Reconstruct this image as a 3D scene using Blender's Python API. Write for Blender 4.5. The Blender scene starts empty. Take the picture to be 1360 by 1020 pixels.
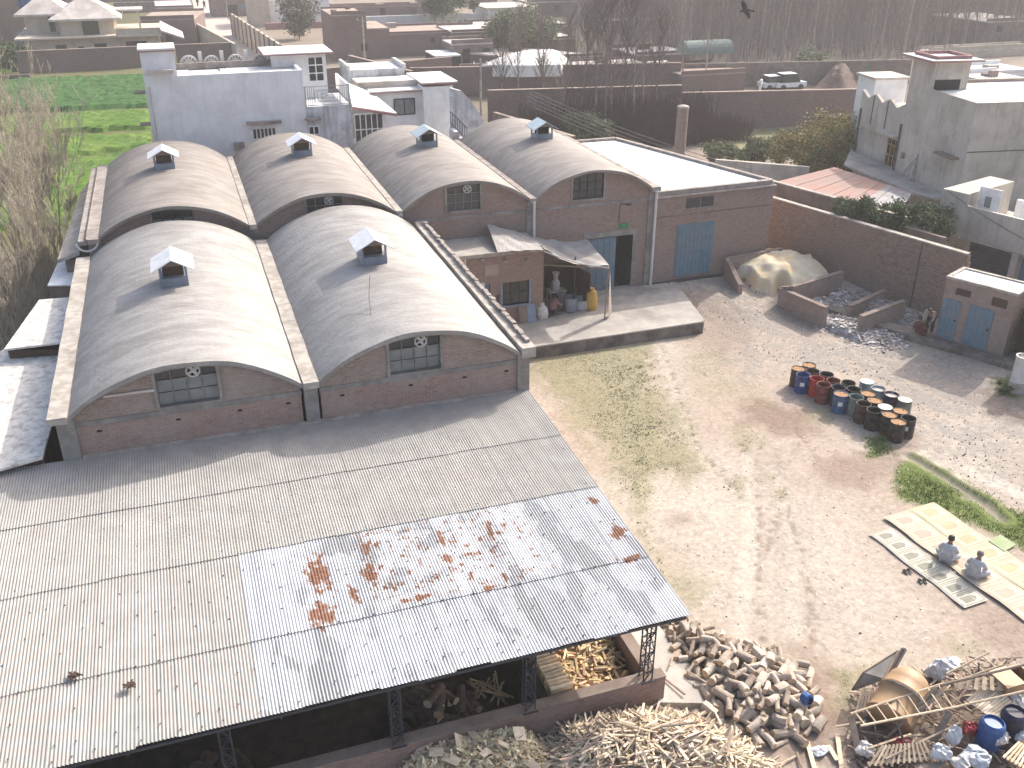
import bpy, math, random
import numpy as np
from mathutils import Vector, Matrix
R_ = random.Random(7)
S = bpy.context.scene
C = S.collection
rad = math.radians

# ------------------------------------------------------------------ camera
CAM = Vector((0, 0, 18.5)); FPX = 1270.47
YAW, PIT, ROL = 0.3335, -0.46452, 0.00305
_r = Vector((math.cos(YAW), -math.sin(YAW), 0))
_f = Vector((math.sin(YAW)*math.cos(PIT), math.cos(YAW)*math.cos(PIT), math.sin(PIT)))
_u = _r.cross(_f)
CR = _r*math.cos(ROL) + _u*math.sin(ROL)
CU = -_r*math.sin(ROL) + _u*math.cos(ROL)
cd = bpy.data.cameras.new('camera'); cam = bpy.data.objects.new('camera', cd); C.objects.link(cam)
M3 = Matrix((CR, CU, -_f)).transposed()
cam.matrix_world = Matrix.Translation(CAM) @ M3.to_4x4()
cd.sensor_width = 36; cd.lens = FPX/1360*36; cd.clip_end = 3000; cd.clip_start = 0.5
S.camera = cam
S.render.resolution_x = 1024; S.render.resolution_y = 768

# ------------------------------------------------------------------ sky and sun
SUN = Vector((1.2, 0.64, 1.0)).normalized()
w = bpy.data.worlds.new('World'); S.world = w; w.use_nodes = True
wn = w.node_tree; bg = wn.nodes['Background']
sk = wn.nodes.new('ShaderNodeTexSky'); sk.sky_type = 'NISHITA'; sk.sun_disc = False
sk.sun_elevation = math.asin(SUN.z); sk.sun_rotation = math.atan2(SUN.x, SUN.y)
sk.air_density = 1.0; sk.dust_density = 6.0; sk.ozone_density = 1.0
wn.links.new(sk.outputs[0], bg.inputs[0]); bg.inputs[1].default_value = 0.15
ld = bpy.data.lights.new('sun', 'SUN'); ld.energy = 2.35; ld.angle = rad(0.6); ld.color = (1, .95, .88)
lo = bpy.data.objects.new('sun', ld); C.objects.link(lo)
lo.rotation_euler = (-SUN).to_track_quat('-Z', 'Y').to_euler()
S.view_settings.view_transform = 'Standard'; S.view_settings.look = 'None'
S.view_settings.gamma = 1; S.view_settings.exposure = 1.12
S.render.engine = 'CYCLES'

# ------------------------------------------------------------------ locating things
def ray(px, py): return CR*((px-680)/FPX) - CU*((py-510)/FPX) + _f
def G(px, py, z=0.0):
    d = ray(px, py); return CAM + d*((z-CAM.z)/d.z)
def VY(px, py, Y):
    d = ray(px, py); return CAM + d*(Y/d.y)
def VX(px, py, X):
    d = ray(px, py); return CAM + d*(X/d.x)
def V(*a): return Vector(a)

# ------------------------------------------------------------------ numpy noise
def _hash(ix, iy, s):
    h = (ix.astype(np.int64)*374761393 + iy.astype(np.int64)*668265263 + s*982451653) & 0xffffffff
    h = ((h ^ (h >> 13))*1274126177) & 0xffffffff
    return ((h ^ (h >> 16)) & 0xffff)/65535.0
def vnoise(x, y, s=0):
    x = np.asarray(x, float); y = np.asarray(y, float)
    ix = np.floor(x); iy = np.floor(y); fx = x-ix; fy = y-iy
    fx = fx*fx*(3-2*fx); fy = fy*fy*(3-2*fy)
    a = _hash(ix, iy, s); b = _hash(ix+1, iy, s); c = _hash(ix, iy+1, s); d = _hash(ix+1, iy+1, s)
    return (a*(1-fx)+b*fx)*(1-fy) + (c*(1-fx)+d*fx)*fy
def fbm(x, y, s=0, o=4):
    t = 0; a = .5; n = 0
    for k in range(o):
        t = t + a*vnoise(np.asarray(x)*2**k, np.asarray(y)*2**k, s+k*17); n += a; a *= .5
    return t/n
def sstep(a, b, x):
    t = np.clip((x-a)/(b-a), 0, 1); return t*t*(3-2*t)

# ------------------------------------------------------------------ mesh builder
ORI = {}
class MB:
    def __init__(s): s.v = []; s.f = []; s.mi = []; s.m = 0
    def add(s, vs, fs):
        b = len(s.v); s.v += [tuple(v) for v in vs]
        for f in fs: s.f.append(tuple(i+b for i in f)); s.mi.append(s.m)
        return s
    def box(s, x0, x1, y0, y1, z0, z1):
        return s.add([(x0,y0,z0),(x1,y0,z0),(x1,y1,z0),(x0,y1,z0),(x0,y0,z1),(x1,y0,z1),(x1,y1,z1),(x0,y1,z1)],
            [(0,3,2,1),(4,5,6,7),(0,1,5,4),(1,2,6,5),(2,3,7,6),(3,0,4,7)])
    def obox(s, c, ax, ay, az):
        c = Vector(c); P = [c + ax*i + ay*j + az*k for k in (-.5,.5) for i, j in ((-.5,-.5),(.5,-.5),(.5,.5),(-.5,.5))]
        return s.add(P, [(0,3,2,1),(4,5,6,7),(0,1,5,4),(1,2,6,5),(2,3,7,6),(3,0,4,7)])
    def beam(s, p0, p1, wd, h, up=Vector((0,0,1))):
        p0 = Vector(p0); p1 = Vector(p1); d = p1-p0
        x = d.cross(up)
        if x.length < 1e-5: x = Vector((1,0,0))
        x.normalize(); z = x.cross(d).normalized()
        return s.obox((p0+p1)/2, x*wd, d, z*h)
    def prism(s, pts, z0, z1):
        n = len(pts); a = sum(pts[i][0]*pts[(i+1)%n][1]-pts[(i+1)%n][0]*pts[i][1] for i in range(n))
        if a < 0: pts = pts[::-1]
        g0 = z0 if callable(z0) else (lambda p: z0); g1 = z1 if callable(z1) else (lambda p: z1)
        vs = [(p[0], p[1], g0(p)) for p in pts] + [(p[0], p[1], g1(p)) for p in pts]
        fs = [tuple(range(n))[::-1], tuple(range(n, 2*n))] + [(i, (i+1)%n, (i+1)%n+n, i+n) for i in range(n)]
        return s.add(vs, fs)
    def tube(s, p0, p1, r0, r1=None, n=6, cap=True):
        p0 = Vector(p0); p1 = Vector(p1); r1 = r0 if r1 is None else r1
        d = (p1-p0)
        if d.length < 1e-6: return s
        d.normalize(); x = d.orthogonal().normalized(); y = d.cross(x)
        vs = [p0 + (x*math.cos(t)+y*math.sin(t))*r0 for t in [2*math.pi*i/n for i in range(n)]] + \
             [p1 + (x*math.cos(t)+y*math.sin(t))*r1 for t in [2*math.pi*i/n for i in range(n)]]
        fs = [(i, (i+1)%n, (i+1)%n+n, i+n) for i in range(n)]
        if cap: fs += [tuple(range(n))[::-1], tuple(range(n, 2*n))]
        return s.add(vs, fs)
    def path(s, pts, r, n=5):
        for a, b in zip(pts[:-1], pts[1:]): s.tube(a, b, r, r, n, True)
        return s
    def lathe(s, prof, c=(0,0,0), n=20, cap=False):
        c = Vector(c); m = len(prof); vs = []
        for i in range(n):
            t = 2*math.pi*i/n
            for r, z in prof: vs.append((c.x+r*math.cos(t), c.y+r*math.sin(t), c.z+z))
        fs = [(i*m+j, ((i+1)%n)*m+j, ((i+1)%n)*m+j+1, i*m+j+1) for i in range(n) for j in range(m-1)]
        if cap: fs += [tuple(i*m for i in range(n))[::-1], tuple(i*m+m-1 for i in range(n))]
        return s.add(vs, fs)
    def mesh(s, name, mats, off=Vector((0,0,0)), smooth=False):
        me = bpy.data.meshes.new(name)
        off = Vector(off)
        me.from_pydata([(v[0]-off.x, v[1]-off.y, v[2]-off.z) for v in s.v], [], s.f)
        if not isinstance(mats, (list, tuple)): mats = [mats]
        for m in mats: me.materials.append(m)
        if len(mats) > 1: me.polygons.foreach_set('material_index', s.mi)
        if smooth: me.polygons.foreach_set('use_smooth', [True]*len(s.f))
        me.update(); return me

def setp(o, **k):
    for a, b in k.items():
        if b is not None: o[a] = b
    return o
def thing(name, label, cat, loc=(0,0,0), rz=0, group=None):
    o = bpy.data.objects.new(name, None); C.objects.link(o); o.empty_display_size = .3
    o.location = loc; o.rotation_euler = (0, 0, rz); ORI[o.name] = Vector(loc)
    return setp(o, label=label, category=cat, group=group)
def part(name, mb, mats, parent, local=False, smooth=False, label=None, kind=None):
    """mesh given in world coordinates (or local ones of its thing) as a child of parent"""
    off = Vector((0,0,0)) if local else ORI.get(parent.name, Vector((0,0,0)))
    me = mb.mesh(name, mats, off, smooth) if isinstance(mb, MB) else mb
    o = bpy.data.objects.new(name, me); C.objects.link(o); o.parent = parent
    ORI[o.name] = ORI.get(parent.name, Vector((0,0,0)))
    return setp(o, label=label, kind=kind)
def solo(name, mb, mats, label=None, cat=None, loc=(0,0,0), local=False, smooth=False, group=None, kind=None, rz=0):
    me = mb.mesh(name, mats, (0,0,0) if local else loc, smooth) if isinstance(mb, MB) else mb
    o = bpy.data.objects.new(name, me); C.objects.link(o); o.location = loc; o.rotation_euler = (0,0,rz)
    ORI[o.name] = Vector(loc)
    return setp(o, label=label, category=cat, group=group, kind=kind)
def struct(name, mb, mats, **k): return solo(name, mb, mats, kind='structure', **k)
def copy_tree(o, loc=None, rz=None, label=None, parent=None, top=True):
    c = o.copy(); C.objects.link(c)
    if parent: c.parent = parent
    if loc is not None: c.location = loc
    if rz is not None: c.rotation_euler = (0,0,rz)
    if label: c['label'] = label
    for ch in list(o.children): copy_tree(ch, parent=c, top=False)
    return c

# ------------------------------------------------------------------ materials
def mat(name, col, col2=None, rough=.85, scale=2.0, stain=None, stain_amt=.5, stain_scale=.5, streak=0.0,
        bump=.0, bump_scale=30, metal=0, spec=.4, world=True, island=0.0, grain=0.12, trans=0, objrand=0.0, stretch=None):
    m = bpy.data.materials.new(name); m.use_nodes = True; nt = m.node_tree; N = nt.nodes; L = nt.links
    b = N['Principled BSDF']; b.inputs['Roughness'].default_value = rough; b.inputs['Metallic'].default_value = metal
    b.inputs['Specular IOR Level'].default_value = spec
    if world: g = N.new('ShaderNodeNewGeometry'); pos = g.outputs['Position']
    else: g = N.new('ShaderNodeTexCoord'); pos = g.outputs['Object']
    if stretch:
        mp = N.new('ShaderNodeMapping'); mp.inputs['Scale'].default_value = stretch; L.new(pos, mp.inputs[0]); pos = mp.outputs[0]
    def noise(sc, det=5, vec=None, ro=.6):
        n = N.new('ShaderNodeTexNoise'); n.inputs['Scale'].default_value = sc; n.inputs['Detail'].default_value = det
        n.inputs['Roughness'].default_value = ro
        L.new(vec or pos, n.inputs['Vector']); return n.outputs['Fac']
    def ramp(s, a, c):
        r = N.new('ShaderNodeMapRange'); r.inputs[1].default_value = a; r.inputs[2].default_value = c; r.interpolation_type = 'SMOOTHSTEP'
        L.new(s, r.inputs[0]); return r.outputs[0]
    def mix(f, A, B, mode='MIX'):
        x = N.new('ShaderNodeMix'); x.data_type = 'RGBA'; x.blend_type = mode
        if isinstance(f, (int, float)): x.inputs[0].default_value = f
        else: L.new(f, x.inputs[0])
        for i, q in ((6, A), (7, B)):
            if isinstance(q, (tuple, list)): x.inputs[i].default_value = (*q[:3], 1)
            else: L.new(q, x.inputs[i])
        return x.outputs[2]
    def mul(s, k):
        x = N.new('ShaderNodeMath'); x.operation = 'MULTIPLY'; L.new(s, x.inputs[0])
        if isinstance(k, (int, float)): x.inputs[1].default_value = k
        else: L.new(k, x.inputs[1])
        return x.outputs[0]
    m['_h'] = 0
    c2 = col2 or tuple(x*.78 for x in col)
    out = mix(ramp(noise(scale), .35, .65), col, c2)
    if stain: out = mix(mul(ramp(noise(stain_scale, 6, ro=.7), .45, .68), stain_amt), out, stain)
    if streak:
        mp = N.new('ShaderNodeMapping'); mp.inputs['Scale'].default_value = (5, 5, .35); L.new(pos, mp.inputs[0])
        out = mix(mul(ramp(noise(1.0, 4, mp.outputs[0]), .48, .75), streak), out, tuple(x*.35 for x in col))
    if grain:
        out = mix(grain*2, out, mix(noise(18, 3), (.25,.25,.25), (.75,.75,.75)), 'SOFT_LIGHT')
    if island:
        gi = N.new('ShaderNodeNewGeometry'); h = N.new('ShaderNodeHueSaturation')
        mr = N.new('ShaderNodeMapRange'); mr.inputs[3].default_value = 1-island; mr.inputs[4].default_value = 1+island
        L.new(gi.outputs['Random Per Island'], mr.inputs[0]); L.new(mr.outputs[0], h.inputs['Value']); L.new(out, h.inputs['Color'])
        mh = N.new('ShaderNodeMapRange'); mh.inputs[3].default_value = .5-island*.06; mh.inputs[4].default_value = .5+island*.06
        fr = N.new('ShaderNodeMath'); fr.operation = 'MULTIPLY'; fr.inputs[1].default_value = 7.31; L.new(gi.outputs['Random Per Island'], fr.inputs[0])
        ff = N.new('ShaderNodeMath'); ff.operation = 'FRACT'; L.new(fr.outputs[0], ff.inputs[0]); L.new(ff.outputs[0], mh.inputs[0]); L.new(mh.outputs[0], h.inputs['Hue'])
        out = h.outputs[0]
    if objrand:
        oi = N.new('ShaderNodeObjectInfo'); h = N.new('ShaderNodeHueSaturation')
        mr = N.new('ShaderNodeMapRange'); mr.inputs[3].default_value = 1-objrand; mr.inputs[4].default_value = 1+objrand
        L.new(oi.outputs['Random'], mr.inputs[0]); L.new(mr.outputs[0], h.inputs['Value']); L.new(out, h.inputs['Color']); out = h.outputs[0]
    L.new(out, b.inputs['Base Color'])
    if bump:
        bp = N.new('ShaderNodeBump'); bp.inputs['Strength'].default_value = bump; bp.inputs['Distance'].default_value = .03
        L.new(noise(bump_scale, 4), bp.inputs['Height']); L.new(bp.outputs[0], b.inputs['Normal'])
    if trans:
        t = N.new('ShaderNodeBsdfTranslucent'); L.new(out, t.inputs[0]); ms = N.new('ShaderNodeMixShader'); ms.inputs[0].default_value = trans
        L.new(b.outputs[0], ms.inputs[1]); L.new(t.outputs[0], ms.inputs[2]); L.new(ms.outputs[0], N['Material Output'].inputs[0])
    del m['_h']
    return m

def brick(name, c1, c2, mortar, dirt=None, dirt_amt=.4, bw=.235, rh=.082, ms=.011, dscale=.35, bump=.5, mix_pale=0.3):
    m = bpy.data.materials.new(name); m.use_nodes = True; nt = m.node_tree; N = nt.nodes; L = nt.links
    b = N['Principled BSDF']; b.inputs['Roughness'].default_value = .92; b.inputs['Specular IOR Level'].default_value = .2
    g = N.new('ShaderNodeNewGeometry')
    cr = N.new('ShaderNodeVectorMath'); cr.operation = 'CROSS_PRODUCT'; cr.inputs[0].default_value = (0,0,1); L.new(g.outputs['True Normal'], cr.inputs[1])
    dt = N.new('ShaderNodeVectorMath'); dt.operation = 'DOT_PRODUCT'; L.new(g.outputs['Position'], dt.inputs[0]); L.new(cr.outputs[0], dt.inputs[1])
    sp = N.new('ShaderNodeSeparateXYZ'); L.new(g.outputs['Position'], sp.inputs[0])
    cb = N.new('ShaderNodeCombineXYZ'); L.new(dt.outputs['Value'], cb.inputs[0]); L.new(sp.outputs[2], cb.inputs[1])
    # uneven courses
    nw = N.new('ShaderNodeTexNoise'); nw.inputs['Scale'].default_value = 1.3; L.new(cb.outputs[0], nw.inputs[0])
    sc = N.new('ShaderNodeVectorMath'); sc.operation = 'SCALE'; sc.inputs[3].default_value = .03; L.new(nw.outputs['Color'], sc.inputs[0])
    ad = N.new('ShaderNodeVectorMath'); L.new(cb.outputs[0], ad.inputs[0]); L.new(sc.outputs[0], ad.inputs[1])
    t = N.new('ShaderNodeTexBrick'); L.new(ad.outputs[0], t.inputs[0])
    t.inputs['Scale'].default_value = 1; t.inputs['Brick Width'].default_value = bw; t.inputs['Row Height'].default_value = rh
    t.inputs['Mortar Size'].default_value = ms; t.inputs['Mortar Smooth'].default_value = .4
    t.inputs['Color1'].default_value = (*c1, 1); t.inputs['Color2'].default_value = (*c2, 1); t.inputs['Mortar'].default_value = (*mortar, 1)
    def mixn(f, A, B):
        x = N.new('ShaderNodeMix'); x.data_type = 'RGBA'
        L.new(f, x.inputs[0]) if not isinstance(f, float) else setattr(x.inputs[0], 'default_value', f)
        L.new(A, x.inputs[6])
        if isinstance(B, tuple): x.inputs[7].default_value = (*B, 1)
        else: L.new(B, x.inputs[7])
        return x.outputs[2]
    def nz(s, a, bb, k, det=6):
        n = N.new('ShaderNodeTexNoise'); n.inputs['Scale'].default_value = s; n.inputs['Detail'].default_value = det; n.inputs['Roughness'].default_value = .7
        L.new(g.outputs['Position'], n.inputs[0])
        r = N.new('ShaderNodeMapRange'); r.inputs[1].default_value = a; r.inputs[2].default_value = bb; r.inputs[4].default_value = k; L.new(n.outputs[0], r.inputs[0]); return r.outputs[0]
    out = t.outputs['Color']
    out = mixn(nz(5, .4, .75, .6, 3), out, tuple(x*.55 for x in c1))
    out = mixn(nz(.8, .45, .8, mix_pale*2), out, mortar)
    if dirt: out = mixn(nz(dscale, .42, .68, dirt_amt), out, dirt)
    L.new(out, b.inputs['Base Color'])
    bp = N.new('ShaderNodeBump'); bp.invert = True; bp.inputs['Strength'].default_value = bump; bp.inputs['Distance'].default_value = .02
    L.new(t.outputs['Fac'], bp.inputs['Height']); L.new(bp.outputs[0], b.inputs['Normal'])
    return m

M = {}
M['vault'] = mat('weathered vault concrete', (.31,.297,.283), (.24,.229,.217), rough=.55, scale=1.7, stain=(.18,.168,.155), stain_amt=.75, stain_scale=.7, bump=.7, bump_scale=8, grain=.45, spec=.5, stretch=(.55,1.5,1))
M['vaultback'] = mat('old brown vault concrete', (.26,.235,.215), (.19,.17,.155), rough=.7, scale=1.5, stain=(.14,.12,.105), stain_amt=.7, stain_scale=.5, bump=.5, bump_scale=9, grain=.3, spec=.4, stretch=(.55,1.5,1))
M['coping'] = mat('pale lime coping', (.43,.395,.35), (.31,.28,.25), rough=.9, scale=3, stain=(.2,.17,.14), stain_amt=.7, stain_scale=1.3, bump=.4)
M['copingdark'] = mat('old gutter concrete', (.34,.3,.27), (.24,.21,.19), rough=.9, scale=3, stain=(.13,.11,.1), stain_amt=.7, stain_scale=1.3, bump=.4)
M['conc'] = mat('grey concrete', (.3,.28,.26), (.22,.205,.19), rough=.9, scale=2.5, stain=(.14,.125,.11), stain_amt=.6, stain_scale=.9, bump=.3)
M['slab'] = mat('platform cement', (.4,.37,.335), (.31,.285,.26), rough=.9, scale=1.2, stain=(.2,.18,.16), stain_amt=.7, stain_scale=.5, bump=.3)
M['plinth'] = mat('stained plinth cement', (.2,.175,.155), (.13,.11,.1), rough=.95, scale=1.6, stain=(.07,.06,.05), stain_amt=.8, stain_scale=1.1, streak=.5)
M['limeroof'] = mat('whitewashed roof', (.66,.65,.63), (.58,.565,.54), rough=.8, scale=.6, stain=(.5,.47,.42), stain_amt=.45, stain_scale=.35)
M['whiteroof'] = mat('bright white roof paint', (.78,.78,.77), (.7,.69,.67), rough=.7, scale=.8, stain=(.6,.56,.5), stain_amt=.3, stain_scale=.6)
M['brickF'] = brick('front hall brick', (.34,.255,.21), (.26,.18,.145), (.36,.32,.285), dirt=(.35,.31,.28), dirt_amt=.35)
M['brickR'] = brick('front hall red brick', (.38,.235,.19), (.29,.175,.14), (.39,.34,.3), dirt=(.38,.31,.28), dirt_amt=.4)
M['brickB'] = brick('warehouse brick', (.31,.21,.175), (.25,.16,.13), (.33,.28,.25), dirt=(.26,.215,.19), dirt_amt=.5)
M['brickK'] = brick('kitchen brick', (.31,.205,.165), (.23,.15,.125), (.31,.25,.22), dirt=(.23,.17,.145), dirt_amt=.35)
M['brickW'] = brick('boundary wall brick', (.29,.19,.145), (.15,.105,.09), (.29,.25,.215), dirt=(.3,.21,.15), dirt_amt=.7, dscale=.25, mix_pale=.15)
M['brickT'] = brick('toilet block brick', (.33,.235,.19), (.25,.175,.14), (.36,.31,.28), dirt=(.28,.235,.21), dirt_amt=.4)
M['brickS'] = brick('dark brown brick', (.115,.07,.052), (.08,.05,.04), (.1,.075,.06), dirt=(.04,.03,.025), dirt_amt=.7)  # near-black brown brick mix, mostly on walls under roofs and in gaps
M['mud'] = brick('far compound brick', (.24,.165,.145), (.18,.12,.105), (.26,.205,.185), dirt=(.14,.11,.1), dirt_amt=.6, dscale=.15, mix_pale=.2)
M['mudlow'] = mat('dusty plastered wall', (.24,.19,.16), (.18,.135,.115), rough=.95, scale=1.5, stain=(.12,.09,.075), stain_amt=.6, stain_scale=.4)
M['mudroof'] = mat('mud roof', (.36,.28,.23), (.29,.225,.19), rough=.95, scale=.8, stain=(.2,.155,.13), stain_amt=.6, stain_scale=.3)
M['paleroof'] = mat('pale dusty roof', (.58,.53,.49), (.44,.385,.345), rough=.95, scale=.8, stain=(.3,.25,.22), stain_amt=.6, stain_scale=.35)
M['white'] = mat('blue white limewash', (.8,.795,.79), (.72,.715,.715), rough=.85, scale=.9, stain=(.5,.49,.47), stain_amt=.35, stain_scale=.8, streak=.15)
M['whiteold'] = mat('streaked limewash', (.66,.67,.7), (.53,.53,.54), rough=.9, scale=1.2, stain=(.2,.19,.18), stain_amt=.6, stain_scale=.9, streak=.75)
M['cream'] = mat('cream plaster', (.5,.43,.345), (.44,.37,.3), rough=.85, scale=1.0, stain=(.3,.25,.2), stain_amt=.35, stain_scale=.5)
M['greyplaster'] = mat('bare grey plaster', (.52,.475,.415), (.42,.385,.335), rough=.95, scale=.5, stain=(.28,.25,.215), stain_amt=.65, stain_scale=.45, streak=.45)
M['pink'] = mat('faded pink paint', (.38,.2,.19), rough=.8)
M['tin'] = mat('weathered fibre cement sheet', (.355,.34,.318), (.3,.287,.27), rough=.75, scale=1.5, stain=(.35,.32,.285), stain_amt=.45, stain_scale=.7, objrand=.03, spec=.3)
M['tin2'] = mat('lichened old sheet', (.7,.67,.62), (.55,.52,.47), rough=.85, scale=4, stain=(.2,.18,.155), stain_amt=.6, stain_scale=3.0)
M['bluepaint'] = mat('blue steel paint', (.13,.215,.275), (.1,.175,.235), rough=.5, scale=3, stain=(.2,.2,.2), stain_amt=.6, stain_scale=1.4, spec=.4)
M['bluegrey'] = mat('blue grey sheet steel', (.22,.26,.32), (.16,.19,.24), rough=.4, scale=2, stain=(.3,.3,.3), stain_amt=.3, metal=.2)
M['hood'] = mat('white painted hood', (.8,.8,.8), (.66,.66,.66), rough=.5, scale=3)
M['hoodblue'] = mat('pale blue hood', (.46,.54,.58), (.4,.47,.5), rough=.5, scale=3)
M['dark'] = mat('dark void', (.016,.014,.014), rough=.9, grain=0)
M['darkfloor'] = mat('dark brown floor', (.05,.037,.03), (.03,.022,.018), rough=1, scale=3, bump=.6)  # very dark brown with rough bumps
M['glass'] = mat('dark window glass', (.02,.022,.026), (.03,.033,.038), rough=.12, spec=.6, grain=0)
M['frost'] = mat('dusty window glass', (.22,.24,.24), (.16,.175,.175), rough=.35, scale=2.5, spec=.5, grain=.05)
M['frostB'] = mat('dark dusty glass', (.07,.066,.07), (.045,.042,.045), rough=.35, scale=2.5, spec=.5)
M['steel'] = mat('dark blue steel angle', (.05,.058,.075), (.04,.045,.06), rough=.5, metal=.3)
M['pipe'] = mat('white pipe', (.6,.58,.56), (.5,.48,.45), rough=.6)
M['wire'] = mat('wire', (.09,.09,.095), rough=.6, grain=0)
M['wood'] = mat('grey weathered timber', (.3,.24,.19), (.22,.17,.13), rough=.9, scale=5, world=False, objrand=.2)
M['woodpale'] = mat('pale split wood', (.62,.5,.36), (.5,.385,.26), rough=.9, scale=6, world=False, objrand=.22)
M['bark'] = mat('log bark', (.36,.3,.245), (.27,.215,.17), rough=.95, scale=7, world=False, objrand=.3, bump=.5)
M['logend'] = mat('sawn log end', (.55,.42,.28), (.43,.31,.19), rough=.9, scale=9, world=False, objrand=.25)
M['tarp'] = mat('dusty grey tarpaulin', (.38,.36,.34), (.3,.28,.265), rough=.85, scale=1.5, stain=(.22,.2,.18), stain_amt=.5, stain_scale=.8, bump=.3, bump_scale=6)
M['sack'] = mat('white sack', (.6,.58,.55), (.45,.43,.4), rough=.8, scale=8, world=False)
M['yellow'] = mat('yellow sack', (.55,.36,.08), (.45,.28,.06), rough=.7, world=False)
M['cloth'] = mat('pale grey cotton', (.5,.5,.51), (.4,.4,.415), rough=.95, scale=7, world=False, bump=.5, bump_scale=9)
M['skin'] = mat('brown skin', (.27,.155,.105), (.24,.135,.09), rough=.6, world=False, grain=0)
M['hair'] = mat('black hair', (.012,.011,.01), rough=.6, world=False, grain=0)
M['black'] = mat('black rubber', (.018,.017,.017), rough=.7, world=False, grain=0)
M['green'] = mat('green paint', (.03,.22,.08), rough=.5)
M['bluedrum'] = mat('blue plastic', (.03,.09,.26), (.025,.07,.2), rough=.45, world=False)
M['red'] = mat('red plastic', (.3,.04,.05), rough=.5, world=False)
M['plastic'] = mat('thin plastic bag', (.6,.63,.68), (.5,.52,.56), rough=.35, scale=8, world=False, spec=.6, trans=.25)
M['tank'] = mat('brown fibreglass tank', (.34,.22,.12), (.28,.175,.095), rough=.55, scale=3, world=False, stain=(.42,.32,.22), stain_amt=.5, stain_scale=1.5)
# ------------------------------------------------------------------ ground
def zg(x, y):
    r = sstep(36.8, 42.0, y)*sstep(21.0, 24.0, x)*.52*(1-sstep(47, 52, y))
    e = sstep(30.0, 33.5, x)*.18*sstep(20, 30, y)*(1-sstep(44, 48, y))*(1-r/.52)
    return r + e
def zgf(x, y): return float(zg(np.array(x, float), np.array(y, float)))
def P2(pts): return [tuple(G(a, b, 0)[:2]) for a, b in pts]
def sdist(poly, X, Y):
    d = np.full(X.shape, 1e9); ins = np.zeros(X.shape, bool); n = len(poly)
    for i in range(n):
        ax, ay = poly[i]; bx, by = poly[(i+1) % n]; ex, ey = bx-ax, by-ay
        wx, wy = X-ax, Y-ay; t = np.clip((wx*ex+wy*ey)/(ex*ex+ey*ey+1e-9), 0, 1)
        d = np.minimum(d, (wx-ex*t)**2+(wy-ey*t)**2)
        c = ((ay > Y) != (by > Y)) & (X < (bx-ax)*(Y-ay)/((by-ay)+1e-12)+ax); ins ^= c
    d = np.sqrt(d); return np.where(ins, d, -d)
def sline(pts, X, Y):
    d = np.full(X.shape, 1e9)
    for (ax, ay), (bx, by) in zip(pts[:-1], pts[1:]):
        ex, ey = bx-ax, by-ay; wx, wy = X-ax, Y-ay; t = np.clip((wx*ex+wy*ey)/(ex*ex+ey*ey+1e-9), 0, 1)
        d = np.minimum(d, (wx-ex*t)**2+(wy-ey*t)**2)
    return np.sqrt(d)
GRASS = [(P2([(695,468),(775,462),(862,452),(880,500),(900,555),(930,625),(910,650),(878,632),(862,655),(850,690),(800,600),(740,520),(700,490)]), .8, .75),
         (P2([(845,690),(880,725),(925,780),(915,800),(880,760),(835,705)]), .5, .6),
         (P2([(1146,580),(1180,578),(1184,603),(1152,608)]), .3, 1.0),
         (P2([(1190,635),(1212,603),(1262,628),(1320,662),(1375,690),(1375,735),(1320,708),(1280,690),(1230,672),(1196,662)]), .3, 1.05),
         (P2([(1255,855),(1290,850),(1305,868),(1270,882)]), .35, .6),
         (P2([(1110,895),(1150,885),(1135,945),(1110,935)]), .35, .65),
         (P2([(1322,505),(1350,500),(1352,532),(1325,528)]), .3, .9),
         (P2([(905,480),(945,470),(1000,520),(985,535),(930,520)]), 1.2, .3),
         (P2([(968,640),(985,636),(990,668),(972,668)]), .4, .5), (P2([(1015,630),(1035,632),(1048,668),(1030,662)]), .4, .45),
         (P2([(975,570),(1015,575),(1010,600),(980,598)]), .5, .5), (P2([(1080,540),(1110,545),(1105,565),(1078,560)]), .4, .55)]
GRAVEL = [(P2([(870,392),(960,385),(1040,418),(1120,455),(1240,475),(1370,545),(1370,690),(1290,640),(1210,600),(1205,560),(1120,500),(1040,485),(990,500),(950,450)]), 1.2, .8)]
BROWN = [(P2([(985,540),(1010,535),(1070,550),(1075,572),(1030,578),(990,560)]), .6, .7), (P2([(885,680),(930,678),(928,700),(888,700)]), .4, .45),
         (P2([(1085,615),(1150,600),(1215,580),(1200,620),(1150,650),(1105,640)]), .5, .55), (P2([(1300,520),(1370,510),(1370,570),(1310,545)]), .6, .6),
         (P2([(1060,860),(1110,900),(1120,1030),(1020,1030),(1050,930)]), .8, .7), (P2([(1285,800),(1370,800),(1370,880),(1300,850)]), .8, .45),
         (P2([(880,400),(930,395),(1000,420),(985,470),(930,470),(880,440)]), .9, .35),(P2([(1100,930),(1370,880),(1370,1030),(1100,1030)]), .5, .6)]
DARKG = [(P2([(1180,440),(1225,425),(1345,480),(1345,498),(1260,470)]), .5, .75), (P2([(1020,400),(1100,436),(1180,450),(1175,462),(1090,446),(1015,412)]), .3, .5),
         (P2([(990,600),(1015,598),(1055,700),(1090,820),(1065,830),(1040,720)]), 1.0, .25)]
PALE = [(P2([(1280,612),(1370,655),(1370,672),(1300,640),(1275,622)]), .25, .9), (P2([(865,440),(885,445),(915,560),(960,640),(940,640),(895,560),(875,500)]), .4, .5),
        (P2([(985,600),(1000,600),(1003,700),(992,860),(975,860),(985,700)]), .25, .8), (P2([(1020,620),(1040,620),(1062,720),(1068,860),(1045,860),(1045,720)]), .25, .8),
        (P2([(860,660),(960,600),(1100,680),(1150,720),(1200,860),(1100,860),(960,830),(890,740)]), 1.5, .45)]
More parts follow.
